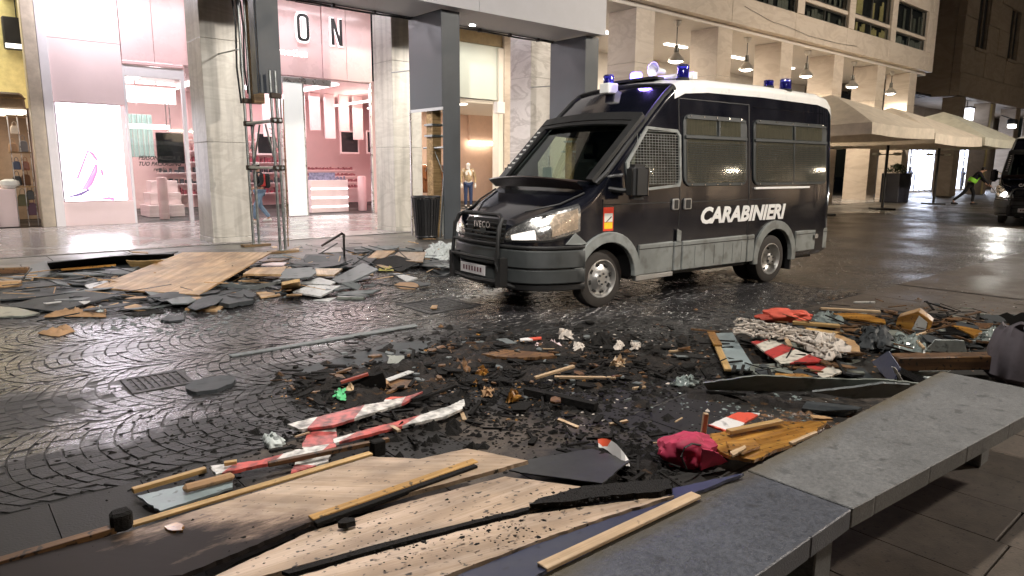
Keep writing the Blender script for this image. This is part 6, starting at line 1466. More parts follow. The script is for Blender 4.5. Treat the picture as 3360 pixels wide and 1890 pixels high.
# ---- left pile of torn down hoarding
def SA(pts, z): return Q(cA, pts, z)
def SB(pts, z): return Q(cB, pts, z)
sheet('plywood_sheet', 'large tan plywood sheet lying aslant on top of the left pile', 'board', [W(*cA(1120, 600), .10), W(600, 828, .27), W(*cB(690, 190), .30), W(*cA(2400, 688), .10)], .018, m_ply)
sheet('slate_board', 'long slate board under the left corner of the tan plywood sheet', 'board', SA([(0, 745, .04), (-60, 560, .05), (650, 500, .06), (1500, 480, .05), (1000, 650, .04), (350, 720, .04)], .05), .018, m_slate)
sheet('slate_board', 'kite shaped slate board at the near left edge of the left pile', 'board', SA([(-60, 850, .02), (400, 740, .06), (1100, 640, .12), (1380, 700, .12), (670, 895, .03), (170, 830, .03)], .06), .018, m_slate)
sheet('white_shard', 'white shard lying on the kite shaped slate board', 'scrap', SA([(950, 770, .10), (1090, 760, .11), (1060, 790, .10), (1010, 800, .10)], .1), .004, m_wht)
sheet('white_streak', 'thin white strip lying on the kite shaped slate board', 'scrap', SA([(520, 785, .075), (740, 765, .09), (740, 775, .09), (560, 797, .075)], .08), .003, m_wht)
sheet('slate_board', 'dark slate board at the back left of the left pile', 'board', SA([(570, 285, .10), (1600, 205, .14), (2150, 180, .12), (1700, 330, .10), (620, 390, .06)], .1), .02, m_slate)
sheet('slate_board', 'thin slate panel on edge along the back of the left pile', 'board', SA([(570, 290, .24), (1250, 245, .26), (1600, 215, .27), (2100, 182, .25), (2100, 230, .15), (900, 370, .04), (610, 380, .06)], .1), .012, m_char)
sheet('tan_offcut', 'tan offcut wedged behind the tan plywood sheet', 'offcut', SA([(1530, 265, .24), (1680, 262, .25), (1960, 290, .25), (1800, 345, .14), (1570, 350, .13)], .2), .018, m_lath)
stick('brown_batten', 'thin brown batten lying in front of the slate panel on edge', 'batten', W(*cA(740, 385), .12), W(*cA(1400, 330), .14), .04, .03, m_orange)
sheet('slate_strip', 'bluish slate strip in the middle of the left pile', 'board', SA([(670, 440, .10), (1500, 370, .14), (1700, 350, .13), (1550, 420, .11), (850, 455, .09)], .1), .02, m_slate2)
sheet('slate_board', 'wide bluish slate board behind the stub of pale timber', 'board', SA([(300, 500, .05), (370, 330, .05), (580, 270, .06), (620, 390, .05), (690, 450, .05), (480, 500, .05)], .05), .018, m_slate2)
stick('pale_stub', 'stub of pale timber entering from the left edge', 'timber', W(*cA(-120, 570), .08), W(*cA(250, 555), .08), .14, .09, m_ply, bev=.012)
stick('brown_timber', 'brown squared timber behind the pale stub at the left edge', 'timber', W(*cA(-150, 405), .06), W(*cA(350, 385), .06), .12, .09, m_brown, bev=.008)
sheet('white_foam_strip', 'white foam strip peeking under the near corner of the tan plywood sheet', 'scrap', SA([(1020, 570, .09), (1250, 520, .09), (1400, 540, .08), (1080, 620, .07)], .08), .012, m_wht, rag=.01)
sheet('wide_plank', 'grey green plank at the lowest left edge of the left pile', 'plank', SA([(-80, 950, .02), (-80, 830, .02), (200, 840, .03), (480, 905, .03), (300, 945, .02)], .02), .018, m_green)
crumple('burnt_rag', 'long burnt rag with a pale knot below the kite shaped slate board', 'rag', SA([(520, 960), (600, 930), (1280, 830), (1280, 960)], .01), .05, m_card, n=14)
crumple('pale_green_scrap', 'pale green scrap at the end of the burnt rag', 'scrap', SA([(1150, 860), (1230, 830), (1250, 900), (1170, 900)], .05), .04, m_foam, n=7)
crumple('muddy_rag', 'flattened muddy tan rag on the cobbles at the far left', 'rag', SA([(450, 1160), (820, 1070), (910, 1130), (700, 1200)], .006), .04, m_card, n=12)
sheet('rubble_plate', 'dark burnt plate on the wet cobbles near the puddle of light', 'scrap', SA([(1500, 925), (1900, 850), (2000, 900), (1620, 950)], .012), .012, m_char, rag=.02)
sheet('burnt_mat', 'sooty mat folded under the right corner of the tan plywood sheet', 'mat', SA([(1940, 990), (2020, 930), (2240, 935), (2220, 985), (2050, 1005)], .02), .02, m_slate, rag=.01)
sheet('tan_board', 'tan board with chamfered end below the tan plywood sheet', 'board', [W(*cA(2230, 860), .02), W(*cA(2300, 800), .03), W(*cB(120, 690), .03), W(*cB(255, 690), .03), W(*cB(170, 740), .02)], .02, m_ply)
sheet('grey_mat', 'crumpled charcoal mat before the tan plywood sheet', 'mat', SB([(10, 610), (110, 560), (440, 540), (540, 580), (520, 640), (290, 680), (60, 640)], .07), .05, m_slate, rag=.02)
sheet('tan_offcut', 'tan offcut between the charcoal mat and the upright yellow block', 'offcut', SB([(545, 570), (760, 550), (770, 590), (590, 615)], .03), .02, m_ply)
o = sheet('yellow_block', 'upright yellow wooden block in the left pile', 'block', SB([(780, 560, .02), (960, 530, .02), (955, 455, .22), (780, 460, .22)], .1), .04, m_lath)
sheet('curved_board', 'long bowed pale slate panel along the front of the left pile', 'board', SB([(200, 510, .10), (260, 465, .16), (500, 500, .10), (750, 480, .16), (770, 490, .14), (560, 530, .06)], .1), .012, m_slate2)
sheet('tan_plank', 'tan plank right of the tan plywood sheet', 'plank', SB([(420, 395, .16), (520, 335, .18), (830, 330, .18), (780, 400, .16)], .17), .03, m_ply)
sheet('grey_slab', 'pale grey rounded board with a torn right edge in the left pile', 'board', SB([(760, 440, .17), (820, 345, .2), (1060, 335, .2), (1110, 375, .19), (1060, 420, .18), (900, 440, .17)], .18), .02, m_slate2, rag=.015)
sheet('white_plank', 'pale plank behind the tilted slate panel', 'plank', SB([(1110, 400, .13), (1100, 345, .15), (1360, 345, .15), (1280, 405, .13)], .14), .025, m_lathp)
sheet('slate_sheet', 'broad slate sheet at the back right of the left pile', 'board', SB([(940, 315, .08), (1010, 215, .10), (1340, 205, .12), (1680, 245, .12), (1600, 310, .10), (1370, 340, .08)], .1), .018, m_slate)
sheet('tilted_board', 'tilted pale slate panel near the front right of the left pile', 'board', SB([(1250, 440, .10), (1550, 300, .24), (1690, 345, .26), (1450, 470, .12), (1330, 490, .08)], .15), .018, m_slate2)
sheet('bent_board', 'bent slate corner folded over the white tile', 'board', SB([(1330, 490, .12), (1450, 455, .14), (1530, 510, .06), (1510, 540, .05)], .1), .015, m_slate2)
sheet('white_tile', 'clean white tile shaped board at the front of the left pile', 'board', SB([(890, 565, .06), (1040, 500, .10), (1340, 510, .10), (1150, 605, .05)], .08), .022, m_wht)
sheet('white_tile', 'long white board behind the clean white tile', 'board', SB([(960, 480, .09), (1140, 430, .13), (1290, 470, .12), (1240, 500, .10)], .1), .018, m_wht)
sheet('grey_lath_board', 'narrow grey board right of the clean white tile', 'board', SB([(1280, 580, .04), (1430, 555, .05), (1720, 540, .05), (1640, 570, .04), (1310, 600, .03)], .04), .02, m_slate2)
stick('olive_batten', 'olive batten at the front right of the left pile', 'batten', W(*cB(1310, 620), .02), W(*cB(1560, 625), .02), .06, .03, m_green)
sheet('white_chip', 'small white chip under the clean white tile', 'chip', SB([(1140, 635), (1300, 615), (1230, 655), (1080, 640)], .012), .01, m_wht)
sheet('tan_flap', 'tan board at the upper right of the left pile', 'board', SB([(1590, 245, .12), (1680, 175, .16), (1850, 180, .16), (1740, 250, .12)], .14), .02, m_ply)
sheet('charred_board', 'charred panel in front of the tan board at the upper right', 'board', SB([(1600, 310, .06), (1680, 255, .12), (1860, 220, .16), (2080, 290, .10), (1900, 370, .03), (1760, 340, .04)], .1), .015, m_char)
sheet('scorched_tan_sheet', 'scorched tan sheet with a burnt hole near the bumper', 'board', SB([(1830, 235, .12), (1880, 190, .14), (2140, 190, .15), (2110, 285, .12), (1960, 270, .12)], .12), .015, m_plyc)
sheet('slate_strip', 'dark slate strip along the back by the litter bin', 'board', SB([(1330, 150, .03), (1540, 135, .05), (1650, 180, .05), (1480, 200, .03)], .05), .02, m_slate)
sheet('slate_strip', 'slate strip pointing at the litter bin', 'board', SB([(1530, 140, .08), (1890, 130, .08), (1870, 155, .07), (1680, 180, .07)], .06), .018, m_slate2)
sheet('green_sheet', 'greenish flat sheet by the bent steel bar', 'board', SB([(1130, 200, .03), (1200, 150, .04), (1340, 145, .05), (1360, 190, .04)], .04), .012, m_green)
sheet('grey_tile', 'flat grey strip behind the scorched tan sheet', 'board', SB([(1880, 150, .06), (2110, 148, .06), (2110, 178, .05), (1900, 172, .05)], .06), .02, m_slate2)
t = tag(MB().tube([W(*cB(1165, 130), .62), W(*cB(1350, 18), .86), W(*cB(1368, 30), .84), W(*cB(1372, 240), .0)], .016, 8).build('bent_bar', M('bent steel bar', (.03, .025, .022), .5, metal=.6), smooth=True), 'bent dark steel bar sticking up from the left pile', 'bar')
crumple('broken_foam', 'heap of pale broken foam by the van bumper', 'foam', SB([(2130, 240), (2150, 125), (2400, 130), (2370, 280)], .03), .14, m_foam, n=14, th=.04)
sheet('slate_sheet', 'pointed slate sheet under the pale broken foam', 'board', SB([(2040, 290, .06), (2140, 260, .08), (2380, 270, .07), (2430, 370, .03), (2310, 405, .03)], .06), .018, m_slate)
crumple('straw_heap', 'wisp of yellow insulation right of the tilted panel', 'insulation', SB([(1690, 370), (1720, 330), (1840, 320), (1830, 370)], .02), .05, M('yellow insulation', (.45, .40, .12), .9, var=.5, sc=20), n=10)
sheet('magazine', 'folded newspaper lying on the cobbles before the bumper', 'paper', SB([(1830, 400, .03), (1890, 385, .06), (2060, 440, .03), (1960, 465, .02)], .03), .02, m_wht)
sheet('tan_cover', 'tan flat disc like board on the cobbles', 'board', SB([(1840, 500), (1890, 475), (2020, 475), (2080, 500), (2040, 535), (1900, 530)], .012), .012, m_card)
sheet('slate_offcut', 'thin slate offcut behind the tan flat board', 'offcut', SB([(1850, 480), (2000, 455), (2190, 490), (2090, 500)], .008), .006, m_slate)
sheet('small_slate', 'small slate piece beside the scaffold foot', 'offcut', SB([(690, 215), (870, 205), (880, 240), (650, 245)], .03), .03, m_slate2)
sheet('red_brown_board', 'red brown board edge under the slate piece by the scaffold', 'board', SB([(600, 280, .12), (690, 250, .12), (860, 250, .12), (780, 275, .11)], .1), .02, m_brown)
sheet('pink_board', 'pinkish white board edge behind the tan plank', 'board', SB([(560, 310, .14), (700, 288, .16), (830, 290, .16), (800, 315, .14)], .1), .015, m_pinkl)
sheet('wood_chip', 'tan wood chip on the slanted drain grate', 'chip', SB([(2180, 715), (2200, 690), (2250, 690), (2240, 720)], .02), .012, m_ply)
for k, (pts) in enumerate(([(880, 160), (950, 155), (940, 175), (890, 170)], [(690, 140), (740, 135), (745, 150), (700, 152)])):
    sheet('paving_chip', ('pale chip on the pavement right of the scaffold foot', 'pale chip on the pavement between the scaffold feet')[k], 'chip', SB(pts, .012), .01, m_lathp)
# slate shutter board leaning behind bin
sheet('slate_offcut', 'slate offcut standing behind the litter bin', 'offcut', [V((9.5, 14.0, .02)), V((9.9, 13.9, .02)), V((9.9, 14.05, .6)), V((9.7, 14.1, .75))], .02, m_slate2)

# ---- long strip and flat things on the cobbles
sheet('steel_strip', 'long thin grey strip lying across the wet cobbles', 'strip', Q(cC, [(940, 265), (965, 278), (2390, 45), (2370, 28)], .015), .01, m_slate2)
sheet('stone_offcut', 'rounded dark mat on the cobbles right of the square drain grate', 'mat', Q(cC, [(605, 500), (660, 470), (880, 420), (985, 430), (975, 480), (850, 530), (690, 552), (615, 530)], .03), .03, m_slate, rag=.01)
sheet('tar_paper', 'sheet of torn tar paper above the burnt heap', 'sheet', Q(cC, [(1480, 400), (1620, 330), (1900, 260), (2200, 170), (2500, 160), (2420, 240), (2350, 300), (2050, 330), (1800, 420)], .012), .006, m_slate, rag=.03)
sheet('grey_card', 'folded grey card standing at the edge of the fire scar', 'card', Q(cC, [(2060, 360, .02), (2150, 350, .03), (2170, 290, .07), (2150, 270, .10), (2280, 270, .10), (2290, 300, .06), (2220, 370, .01)], .04), .006, M('grey card', (.30, .31, .28), .7, var=.2, dirt=.7, dsc=30, dlim=.6))
sheet('burnt_tray', 'black burnt tray edge lying on the fire scar', 'tray', Q(cC, [(1730, 490, .06), (2060, 400, .14), (2120, 420, .14), (2150, 470, .04), (1900, 520, .03)], .08), .03, m_char, rag=.02)
stick('silver_strip', 'silvery strip beside the burnt tray', 'strip', W(*cC(2150, 465), .06), W(*cC(2340, 395), .05), .06, .01, m_wht)
crumple('green_plastic', 'scrap of melted bright green plastic', 'plastic', Q(cC, [(1745, 590), (1780, 535), (1840, 560), (1830, 625)], .03), .04, M('green plastic', (.10, .48, .20), .4), n=9)
crumple('ivory_scrap', 'ivory paper scrap beside the green plastic', 'paper', Q(cC, [(1840, 540), (1860, 505), (1900, 515), (1885, 550)], .05), .03, m_lathp, n=6)
crumple('red_scrap', 'dull red plastic scrap left of the burnt tray', 'plastic', Q(cC, [(1690, 460), (1700, 420), (1760, 420), (1770, 465)], .02), .03, M('dull red plastic', (.20, .03, .035), .5), n=7)
stick('red_lath', 'red painted lath leaning on the burnt tray', 'lath', W(*cC(1800, 480), .10), W(*cC(2010, 415), .15), .03, .02, M('red brown lath', (.30, .05, .03), .5))  # plain red brown colour, no emission
sheet('brown_flap', 'brown scorched flap right of the burnt tray', 'sheet', Q(cC, [(2140, 490), (2240, 455), (2390, 465), (2330, 520), (2190, 520)], .04), .01, m_brown, rag=.015)
sheet('striped_scrap', 'dirty red and white scrap between the barrier plank and the burnt heap', 'scrap', Q(cC, [(2130, 620), (2180, 590), (2340, 590), (2330, 620), (2250, 640)], .03), .008, m_rw4, rag=.01)
# centre fire scar
def SD(pts, z): return Q(cD, pts, z)
stick('charred_beam', 'straight black charred beam lying below the fire scar', 'beam', W(*cD(1230, 545), .04), W(*cD(1770, 665), .04), .06, .05, m_char)
stick('burnt_batten', 'pale ended burnt batten crossing the fire scar', 'batten', W(*cD(1450, 440), .06), W(*cD(1920, 445), .05), .03, .02, m_lathp)
stick('mossy_stick', 'straw coloured split stick leaning in the fire scar', 'stick', W(*cD(1300, 445), .05), W(*cD(1600, 355), .10), .035, .02, m_lathp)
sheet('brown_plank', 'scorched brown plank half buried in the fire scar', 'plank', SD([(890, 260), (1060, 225), (1440, 255), (1470, 275), (1200, 290), (1000, 280)], .06), .025, m_brown, rag=.012)
sheet('grey_flake', 'wavy grey metal flake at the top of the fire scar', 'flake', SD([(1000, 145), (1080, 140), (1160, 175), (1100, 185)], .06), .008, m_slate2, rag=.01)
sheet('striped_stub', 'red and white stub at the top of the fire scar', 'barrier', SD([(1180, 140), (1350, 128), (1350, 142), (1190, 155)], .08), .012, m_rw4)
for k, (a, b, c, d, nm, mt) in enumerate(((1290, 180, 70, 45, 'pale pink crumpled paper in the fire scar', m_pinkl), (1390, 190, 110, 30, 'pinkish torn paper strip in the fire scar', m_pinkl), (1480, 90, 110, 60, 'grey burnt paper heap at the top of the fire scar', m_rope), (1590, 170, 90, 70, 'ashen rope tangle at the right of the fire scar', m_rope), (900, 540, 80, 50, 'tan crumpled paper below the fire scar', m_card), (1090, 590, 85, 40, 'bright orange crumpled peel below the fire scar', m_orange), (820, 480, 60, 28, 'orange brown scrap in the middle of the ashes', m_orange), (840, 395, 90, 32, 'amber plastic scrap in the ashes', m_orange), (1740, 115, 140, 80, 'burnt cloth mound with frayed white edge', m_char), (1910, 160, 70, 70, 'frayed grey threads beside the burnt cloth mound', m_rope), (2030, 180, 70, 50, 'small curl of ash by the frayed threads', m_rope), (1880, 325, 100, 35, 'pale bone like scrap right of the fire scar', m_lathp), (370, 385, 70, 35, 'small orange ember coloured scrap at the left of the ashes', m_orange), (670, 330, 150, 70, 'mound of orange and black ashes', m_brown), (100, 480, 60, 45, 'tan scrap by the black tray', m_card))):
    crumple('burnt_scrap', nm, 'scrap', SD([(a, b+d), (a+c*.2, b), (a+c, b+d*.3), (a+c*.9, b+d)], .012), .035+.02*(k % 3), mt, n=8)
crumple('burnt_cloth', 'wide dark burnt sheet spread right of the fire scar', 'cloth', SD([(1250, 330), (1500, 280), (1800, 320), (1500, 400)], .01), .03, m_char, n=12)
crumple('clear_plastic', 'torn clear plastic right of the fire scar', 'plastic', SD([(2340, 500), (2400, 450), (2576, 470), (2500, 520)], .01), .05, m_plast, n=12)
stick('black_lath', 'thin black lath above the long barrier plank', 'lath', W(*cD(350, 630), .03), W(*cD(690, 505), .03), .025, .02, m_char)

# ---- right pile
def SE(pts, z): return Q(cE, pts, z)
def SF(pts, z): return Q(cF, pts, z)
sheet('bluegrey_board', 'blue grey panel with a lath along its left edge', 'board', SE([(340, 390), (530, 385), (760, 745), (690, 800), (500, 790), (390, 540)], .06), .015, m_bluegrey)
stick('orange_end_lath', 'upper orange lath piece on the blue grey panel edge', 'lath', W(*cE(285, 385), .085), W(*cE(365, 530), .085), .075, .02, m_orange)
stick('pale_end_lath', 'lower pale lath piece on the blue grey panel edge', 'lath', W(*cE(365, 555), .085), W(*cE(480, 810), .085), .055, .02, m_lath)
sheet('striped_board', 'broad red and white striped panel in the right pile', 'board', SE([(1080, 720, .10), (740, 490, .12), (950, 460, .14), (1240, 560, .14), (1540, 690, .12), (1500, 730, .10)], .12), .015, m_rw3)
sheet('striped_board', 'dark lower panel with one red stripe in the right pile', 'board', SE([(1560, 890, .06), (1290, 760, .07), (1330, 730, .08), (1650, 760, .08), (1830, 800, .07), (1660, 870, .06)], .08), .015, m_rw3)
sheet('grey_board', 'grey green panel left of the lower striped panel', 'board', SE([(670, 760, .05), (700, 740, .06), (1180, 730, .07), (1290, 790, .06), (990, 830, .04), (800, 850, .04)], .05), .018, m_green)
sheet('gutter_board', 'long grey green curved board at the front of the right pile', 'board', [W(*cE(200, 910), .10), W(*cE(800, 905), .18), W(*cE(1700, 890), .22), W(*cF(560, 930), .24), W(*cF(910, 940), .24), W(*cF(800, 1010), .16), W(*cE(2000, 1060), .14), W(*cE(1500, 1100), .10), W(*cE(700, 1050), .06), W(*cE(260, 980), .05)], .02, m_green)
sheet('gutter_lip', 'overlapping grey board on the right half of the long curved board', 'board', [W(*cE(1440, 1075), .16), W(*cE(1850, 930), .25), W(*cE(2242, 965), .26), W(*cF(820, 985), .25), W(*cF(700, 1060), .16), W(*cE(1900, 1110), .12)], .015, m_slate2)
sheet('dark_board', 'dark flat board on the slabs under the curved board', 'board', SE([(1310, 1240), (1370, 1160), (1800, 1190), (2000, 1230), (1800, 1300)], .03), .02, m_slate)
sheet('yellow_burnt_board', 'burnt yellow board edge in front of the grey green panel', 'board', SE([(930, 900), (1020, 840), (1330, 850), (1480, 890), (1300, 905), (1100, 912)], .10), .02, m_orange, rag=.02)
sheet('white_edge', 'white strip at the lip of the long curved board', 'strip', SE([(1220, 905), (1320, 895), (1510, 925), (1400, 935)], .13), .008, m_wht)
bundle('red_jacket', 'crumpled bright red cloth at the back of the right pile', 'cloth', W(*cE(1130, 262), .03), .30, .12, .085, R(-40), m_red, 9.0, .35)
stick('long_tan_lath', 'long tan lath behind the rope tangle', 'lath', W(*cE(1210, 270), .10), W(*cE(1740, 310), .10), .07, .03, m_lath)
sheet('brown_board', 'red brown board under the red cloth', 'board', SE([(760, 310, .08), (900, 290, .09), (1150, 310, .1), (1300, 400, .08), (1180, 400, .08), (870, 340, .08)], .08), .02, m_brown)
sheet('tan_board', 'tan plank in the middle of the right pile', 'plank', SE([(1330, 375, .09), (1370, 330, .1), (1770, 375, .1), (1700, 395, .09)], .1), .02, m_lath)
sheet('tan_board', 'broad tan panel beneath the white cloth', 'board', SE([(1590, 450, .09), (1720, 400, .11), (1920, 480, .11), (2000, 640, .08), (1800, 640, .08)], .1), .015, m_ply, rag=.012)
sheet('small_white_chip', 'small cream wooden piece on the rope tangle', 'chip', SE([(1110, 440, .17), (1170, 430, .17), (1210, 530, .15), (1150, 520, .15)], .16), .015, m_lathp)
crumple('white_cloth', 'dirty white cloth draped at the right end of the rope tangle', 'cloth', SE([(1280, 520), (1560, 440), (1830, 600), (1600, 700)], .10), .10, m_rope, n=16, th=.01)
# rope tangle
rr = random.Random(21); RT_ = thing('rope_tangle', 'grimy white rope and net tangle across the right pile', 'rope', W(*cE(900, 450), .12))
for k in range(16):
    pts = []
    for j in range(16):
        q = j/15; x = 570+1080*q+rr.uniform(-35, 35); y = 330+150*q+110*math.sin(q*2.6+k*.35)*(.3+.05*k)+rr.uniform(-22, 22); pts.append(W(*cE(x, y), .12+rr.uniform(0, .07))-RT_.location)
    MB().tube(pts, rr.uniform(.008, .016), 5).build('strand', m_rope, RT_, smooth=True)
sheet('grey_glass', 'pale glassy tile at the right of the right pile', 'tile', SF([(1025, 615, .07), (1070, 420, .20), (1450, 510, .18), (1440, 600, .07)], .1), .012, m_foam)
BXo = thing('orange_box', 'orange brown broken box standing in the right pile', 'box', W(*cF(840, 360), .05), R(-75))
MB().prism([(-.15, 0), (.15, 0), (.17, .13), (.04, .22), (-.13, .14)], -.12, .10, sg).build('shell', m_orange, BXo, bev=.006); MB().prism([(.0, .03), (.12, .04), (.13, .12), (.05, .18)], .102, .11, sg).build('torn_label', m_wht, BXo)
sheet('orange_ply', 'orange plywood pieces behind the dark burnt bag', 'board', SF([(-60, 160, .12), (270, 170, .14), (530, 240, .12), (540, 270, .11), (330, 250, .10), (0, 200, .1)], .12), .02, m_orange, rag=.02)
stick('long_white_lath', 'long pale lath at the very back of the right pile', 'lath', W(*cE(1530, 112), .10), W(*cE(2200, 148), .10), .06, .025, m_lathp)
stick('white_bar_far', 'short white stick on the road beyond the right pile', 'stick', W(*cE(1905, 42), .02), W(*cE(2140, 42), .02), .025, .02, m_wht)
crumple('burnt_bag', 'dark burnt bag standing beside the orange box', 'bag', [W(*cF(290, 560), .04), W(*cF(270, 320), .18), W(*cF(600, 320), .20), W(*cF(580, 580), .04)], .07, m_slate, n=14, th=.05)
sheet('blue_board', 'blue panel propped beside the curved board', 'board', [W(*cF(390, 720), .16), W(*cF(570, 590), .30), W(*cF(660, 760), .27), W(*cF(700, 930), .17), W(*cF(560, 940), .15)], .012, m_navy)
sheet('white_edge_strip', 'white strip along the right side of the blue panel', 'strip', [W(*cF(610, 760), .285), W(*cF(650, 770), .285), W(*cF(710, 925), .19), W(*cF(790, 935), .18), W(*cF(690, 945), .17)], .006, m_wht)
stick('long_brown_beam', 'long brown beam across the right side of the right pile', 'beam', W(*cF(620, 720), .14), W(*cF(1880, 700), .14), .14, .11, m_brown, bev=.006)
sheet('teal_sheet', 'pale greenish sheet under the long brown beam', 'sheet', SF([(660, 740), (740, 740), (1280, 800), (1020, 900), (900, 860)], .04), .01, m_foam)
sheet('black_beam', 'black slanting beam in front of the pale greenish sheet', 'beam', SF([(640, 770, .08), (700, 790, .12), (1010, 915, .10), (960, 930, .05), (760, 900, .03)], .08), .05, m_char)
crumple('clear_plastic', 'crumpled clear plastic beside the pale glassy tile', 'plastic', SF([(600, 600), (650, 440), (1000, 440), (990, 620)], .03), .10, m_plast, n=16)
crumple('clear_plastic', 'crumpled clear plastic at the back left of the right pile', 'plastic', SE([(1390, 270), (1440, 200), (1800, 220), (1800, 290)], .05), .08, m_plast, n=12)
sheet('orange_white_box', 'flattened orange and white packet at the right of the right pile', 'packet', SF([(1280, 300, .12), (1440, 310, .13), (1630, 370, .11), (1540, 415, .10)], .12), .03, m_orange)
sheet('far_dark_mat', 'dark folded mat at the far right edge of the pile', 'mat', SF([(1560, 215, .05), (1690, 165, .10), (1890, 170, .10), (2050, 215, .06), (1800, 270, .04)], .08), .04, m_slate, rag=.02)
sheet('edge_block', 'black jagged block at the right edge of the photo', 'block', SF([(1920, 250, .05), (2110, 120, .25), (2300, 160, .25), (2300, 400, .04), (2000, 380, .04)], .1), .08, m_char, rag=.03)
crumple('shredded_plastic', 'strip of shredded plastic and straw at the right of the pile', 'plastic', SF([(1350, 480), (1700, 370), (2040, 400), (1950, 520)], .04), .07, m_plast, n=18)
for k, (a, b, c, d) in enumerate(((800, 440, 1080, 355), (860, 440, 970, 560), (1290, 410, 1510, 490), (1560, 480, 1930, 520))):
    stick('straw_stick', ('straw stick under the orange box', 'short bone white stick below the orange box', 'thin stick before the flattened packet', 'brown stick along the shredded plastic')[k], 'stick', W(*cF(a, b), .08), W(*cF(c, d), .09), .025, .02, m_lathp if k < 2 else m_brown)
sheet('charred_board', 'charred flat board behind the orange box', 'board', SF([(480, 130, .04), (900, 150, .05), (1500, 200, .05), (1450, 260, .04), (1000, 240, .04)], .05), .03, m_char, rag=.02)
sheet('charred_board', 'charred slanting board between the orange box and the packet', 'board', SF([(1000, 230, .06), (1140, 240, .12), (1480, 400, .12), (1500, 470, .05), (1080, 380, .05)], .1), .03, m_char, rag=.015)
# sack at the end of the bench
SK = thing('grey_sack', 'upright mauve grey sack by the far end of the bench at the right edge', 'sack', W(*cF(2050, 960), .02)+V((.1, .05, 0)))
prof = [(.15, 0), (.19, .04), (.19, .22), (.165, .36), (.13, .43), (.115, .41), (.14, .33)]
mbs = MB().lathe(prof, 40, None, False)
mbs.v = [(x*(1+.10*math.sin(4*math.atan2(y, x)+z*6)+.05*math.sin(11*math.atan2(y, x)-z*14)), y*(1+.10*math.sin(4*math.atan2(y, x)+z*6)+.05*math.sin(11*math.atan2(y, x)-z*14)), z+.02*math.sin(5*math.atan2(y, x))*(z > .3)) for x, y, z in mbs.v]
mbs.build('bag', M('mauve grey sack', (.12, .105, .12), .7, var=.25, dirt=.5, dsc=8, dlim=.58), SK, smooth=True)
MB().tube([(-.14, -.05, .44), (-.2, -.08, .56), (-.24, -.08, .62)], [.012, .01, .005], 6).build('loose_strap', m_wht, SK); MB().lathe([(0, 0), (.04, .03), (.03, .1), (0, .12)], 10).build('white_tip', m_wht, SK, loc=(.02, -.05, .45), smooth=True)

# ---- bed of ash where the barricade burnt
from mathutils import noise as _ns
def ash(name, label, path, wid, h, mat, seed):
    pts = [W(u, v) for u, v in path]; vs = []; fs = []; n = 46; m_ = 16
    for i in range(n+1):
        q = i/n*(len(pts)-1); a = int(min(q, len(pts)-2)); p_ = pts[a].lerp(pts[a+1], q-a); d = (pts[min(a+1, len(pts)-1)]-pts[a]).normalized(); sd = V((-d.y, d.x, 0))
        for j in range(m_+1):
            t = j/m_*2-1; e = max(0, 1-t*t)*min(1, min(i, n-i)/4)
            w_ = wid*(1+.5*_ns.noise(V((q*2.2, seed, 0)))); x = p_+sd*(t*w_)
            nz = .5+.9*_ns.noise(V((x.x*5, x.y*5, seed)))+.6*_ns.noise(V((x.x*15, x.y*15, seed)))
            vs.append((x.x, x.y, max(-.012, h*e*nz-.006)))
    for i in range(n):
        for j in range(m_): k = i*(m_+1)+j; fs.append((k, k+1, k+m_+2, k+m_+1))
    return tag(MB().add(vs, fs).build(name, mat), label, 'ash', kind='stuff')
m_ash = M('wet black ash', (.016, .013, .011), .75, var=.7, sc=14, bump=1, bsc=70, dirt=.8, dcol=(.09, .045, .015), dsc=11, dlim=.6, spec=.3)
ash('ash_bed', 'bed of black ash along the middle of the fire scar', [(1020, 1300), (1250, 1255), (1450, 1205), (1650, 1165), (1900, 1150)], .5, .09, m_ash, 1.0)
ash('ash_patch', 'patch of black ash right of the fire scar', [(1650, 1230), (1850, 1215), (2100, 1190), (2300, 1210)], .3, .05, m_ash, 4.0)
ash('ash_rim', 'heap of black ash below the curved board', [(2250, 1290), (2450, 1310), (2700, 1340)], .16, .05, m_ash, 8.0)
ash('ash_pile', 'dark ash under the right pile', [(2350, 1180), (2600, 1150), (2900, 1110), (3250, 1090)], .42, .06, m_ash, 16.0)
ash('ash_corner', 'black ash drift between plywood and magenta cloth', [(1860, 1500), (2000, 1530), (2150, 1560)], .22, .05, m_ash, 12.0)
# ---- countless crumbs
def crumbs(name, label, cat, mat, n, regs, smin, smax, seed, zf=None, flat=.6):
    r = random.Random(seed); mb = MB()
    for q in range(n):
        (u, v, su, sv) = r.choice(regs); p_ = W(r.gauss(u, su), r.gauss(v, sv)) if zf is None else None
        if zf is not None:
            x, y = r.gauss(u, su), r.gauss(v, sv); p_ = zf(x, y)
            if p_ is None: continue
        if p_.y > 15 or (p_-CAM).length > 30 or p_.y < 1.45: continue
        s = r.uniform(smin, smax)*(1 if r.random() < .85 else 1.8); k = 4
        a0 = r.uniform(0, 6.28); pts = [(p_.x+s*math.cos(a0+6.283*i/5)*r.uniform(.5, 1.2), p_.y+s*math.sin(a0+6.283*i/5)*r.uniform(.5, 1.2)) for i in range(5)]
        h = s*r.uniform(.3, 1)*flat; vs = [(x, y, p_.z) for x, y in pts]+[(p_.x+r.uniform(-.3, .3)*s, p_.y+r.uniform(-.3, .3)*s, p_.z+h)]
        mb.add(vs, [(i, (i+1) % 5, 5) for i in range(5)])
    return tag(mb.build(name, mat), label, cat, kind='stuff')
FR = [(1130, 1270, 80, 26), (1400, 1210, 130, 36), (1650, 1180, 170, 50), (1850, 1210, 160, 60), (2100, 1200, 150, 60), (1500, 1300, 250, 60), (1900, 1350, 200, 90), (2050, 1530, 90, 70), (1350, 1420, 200, 60)]
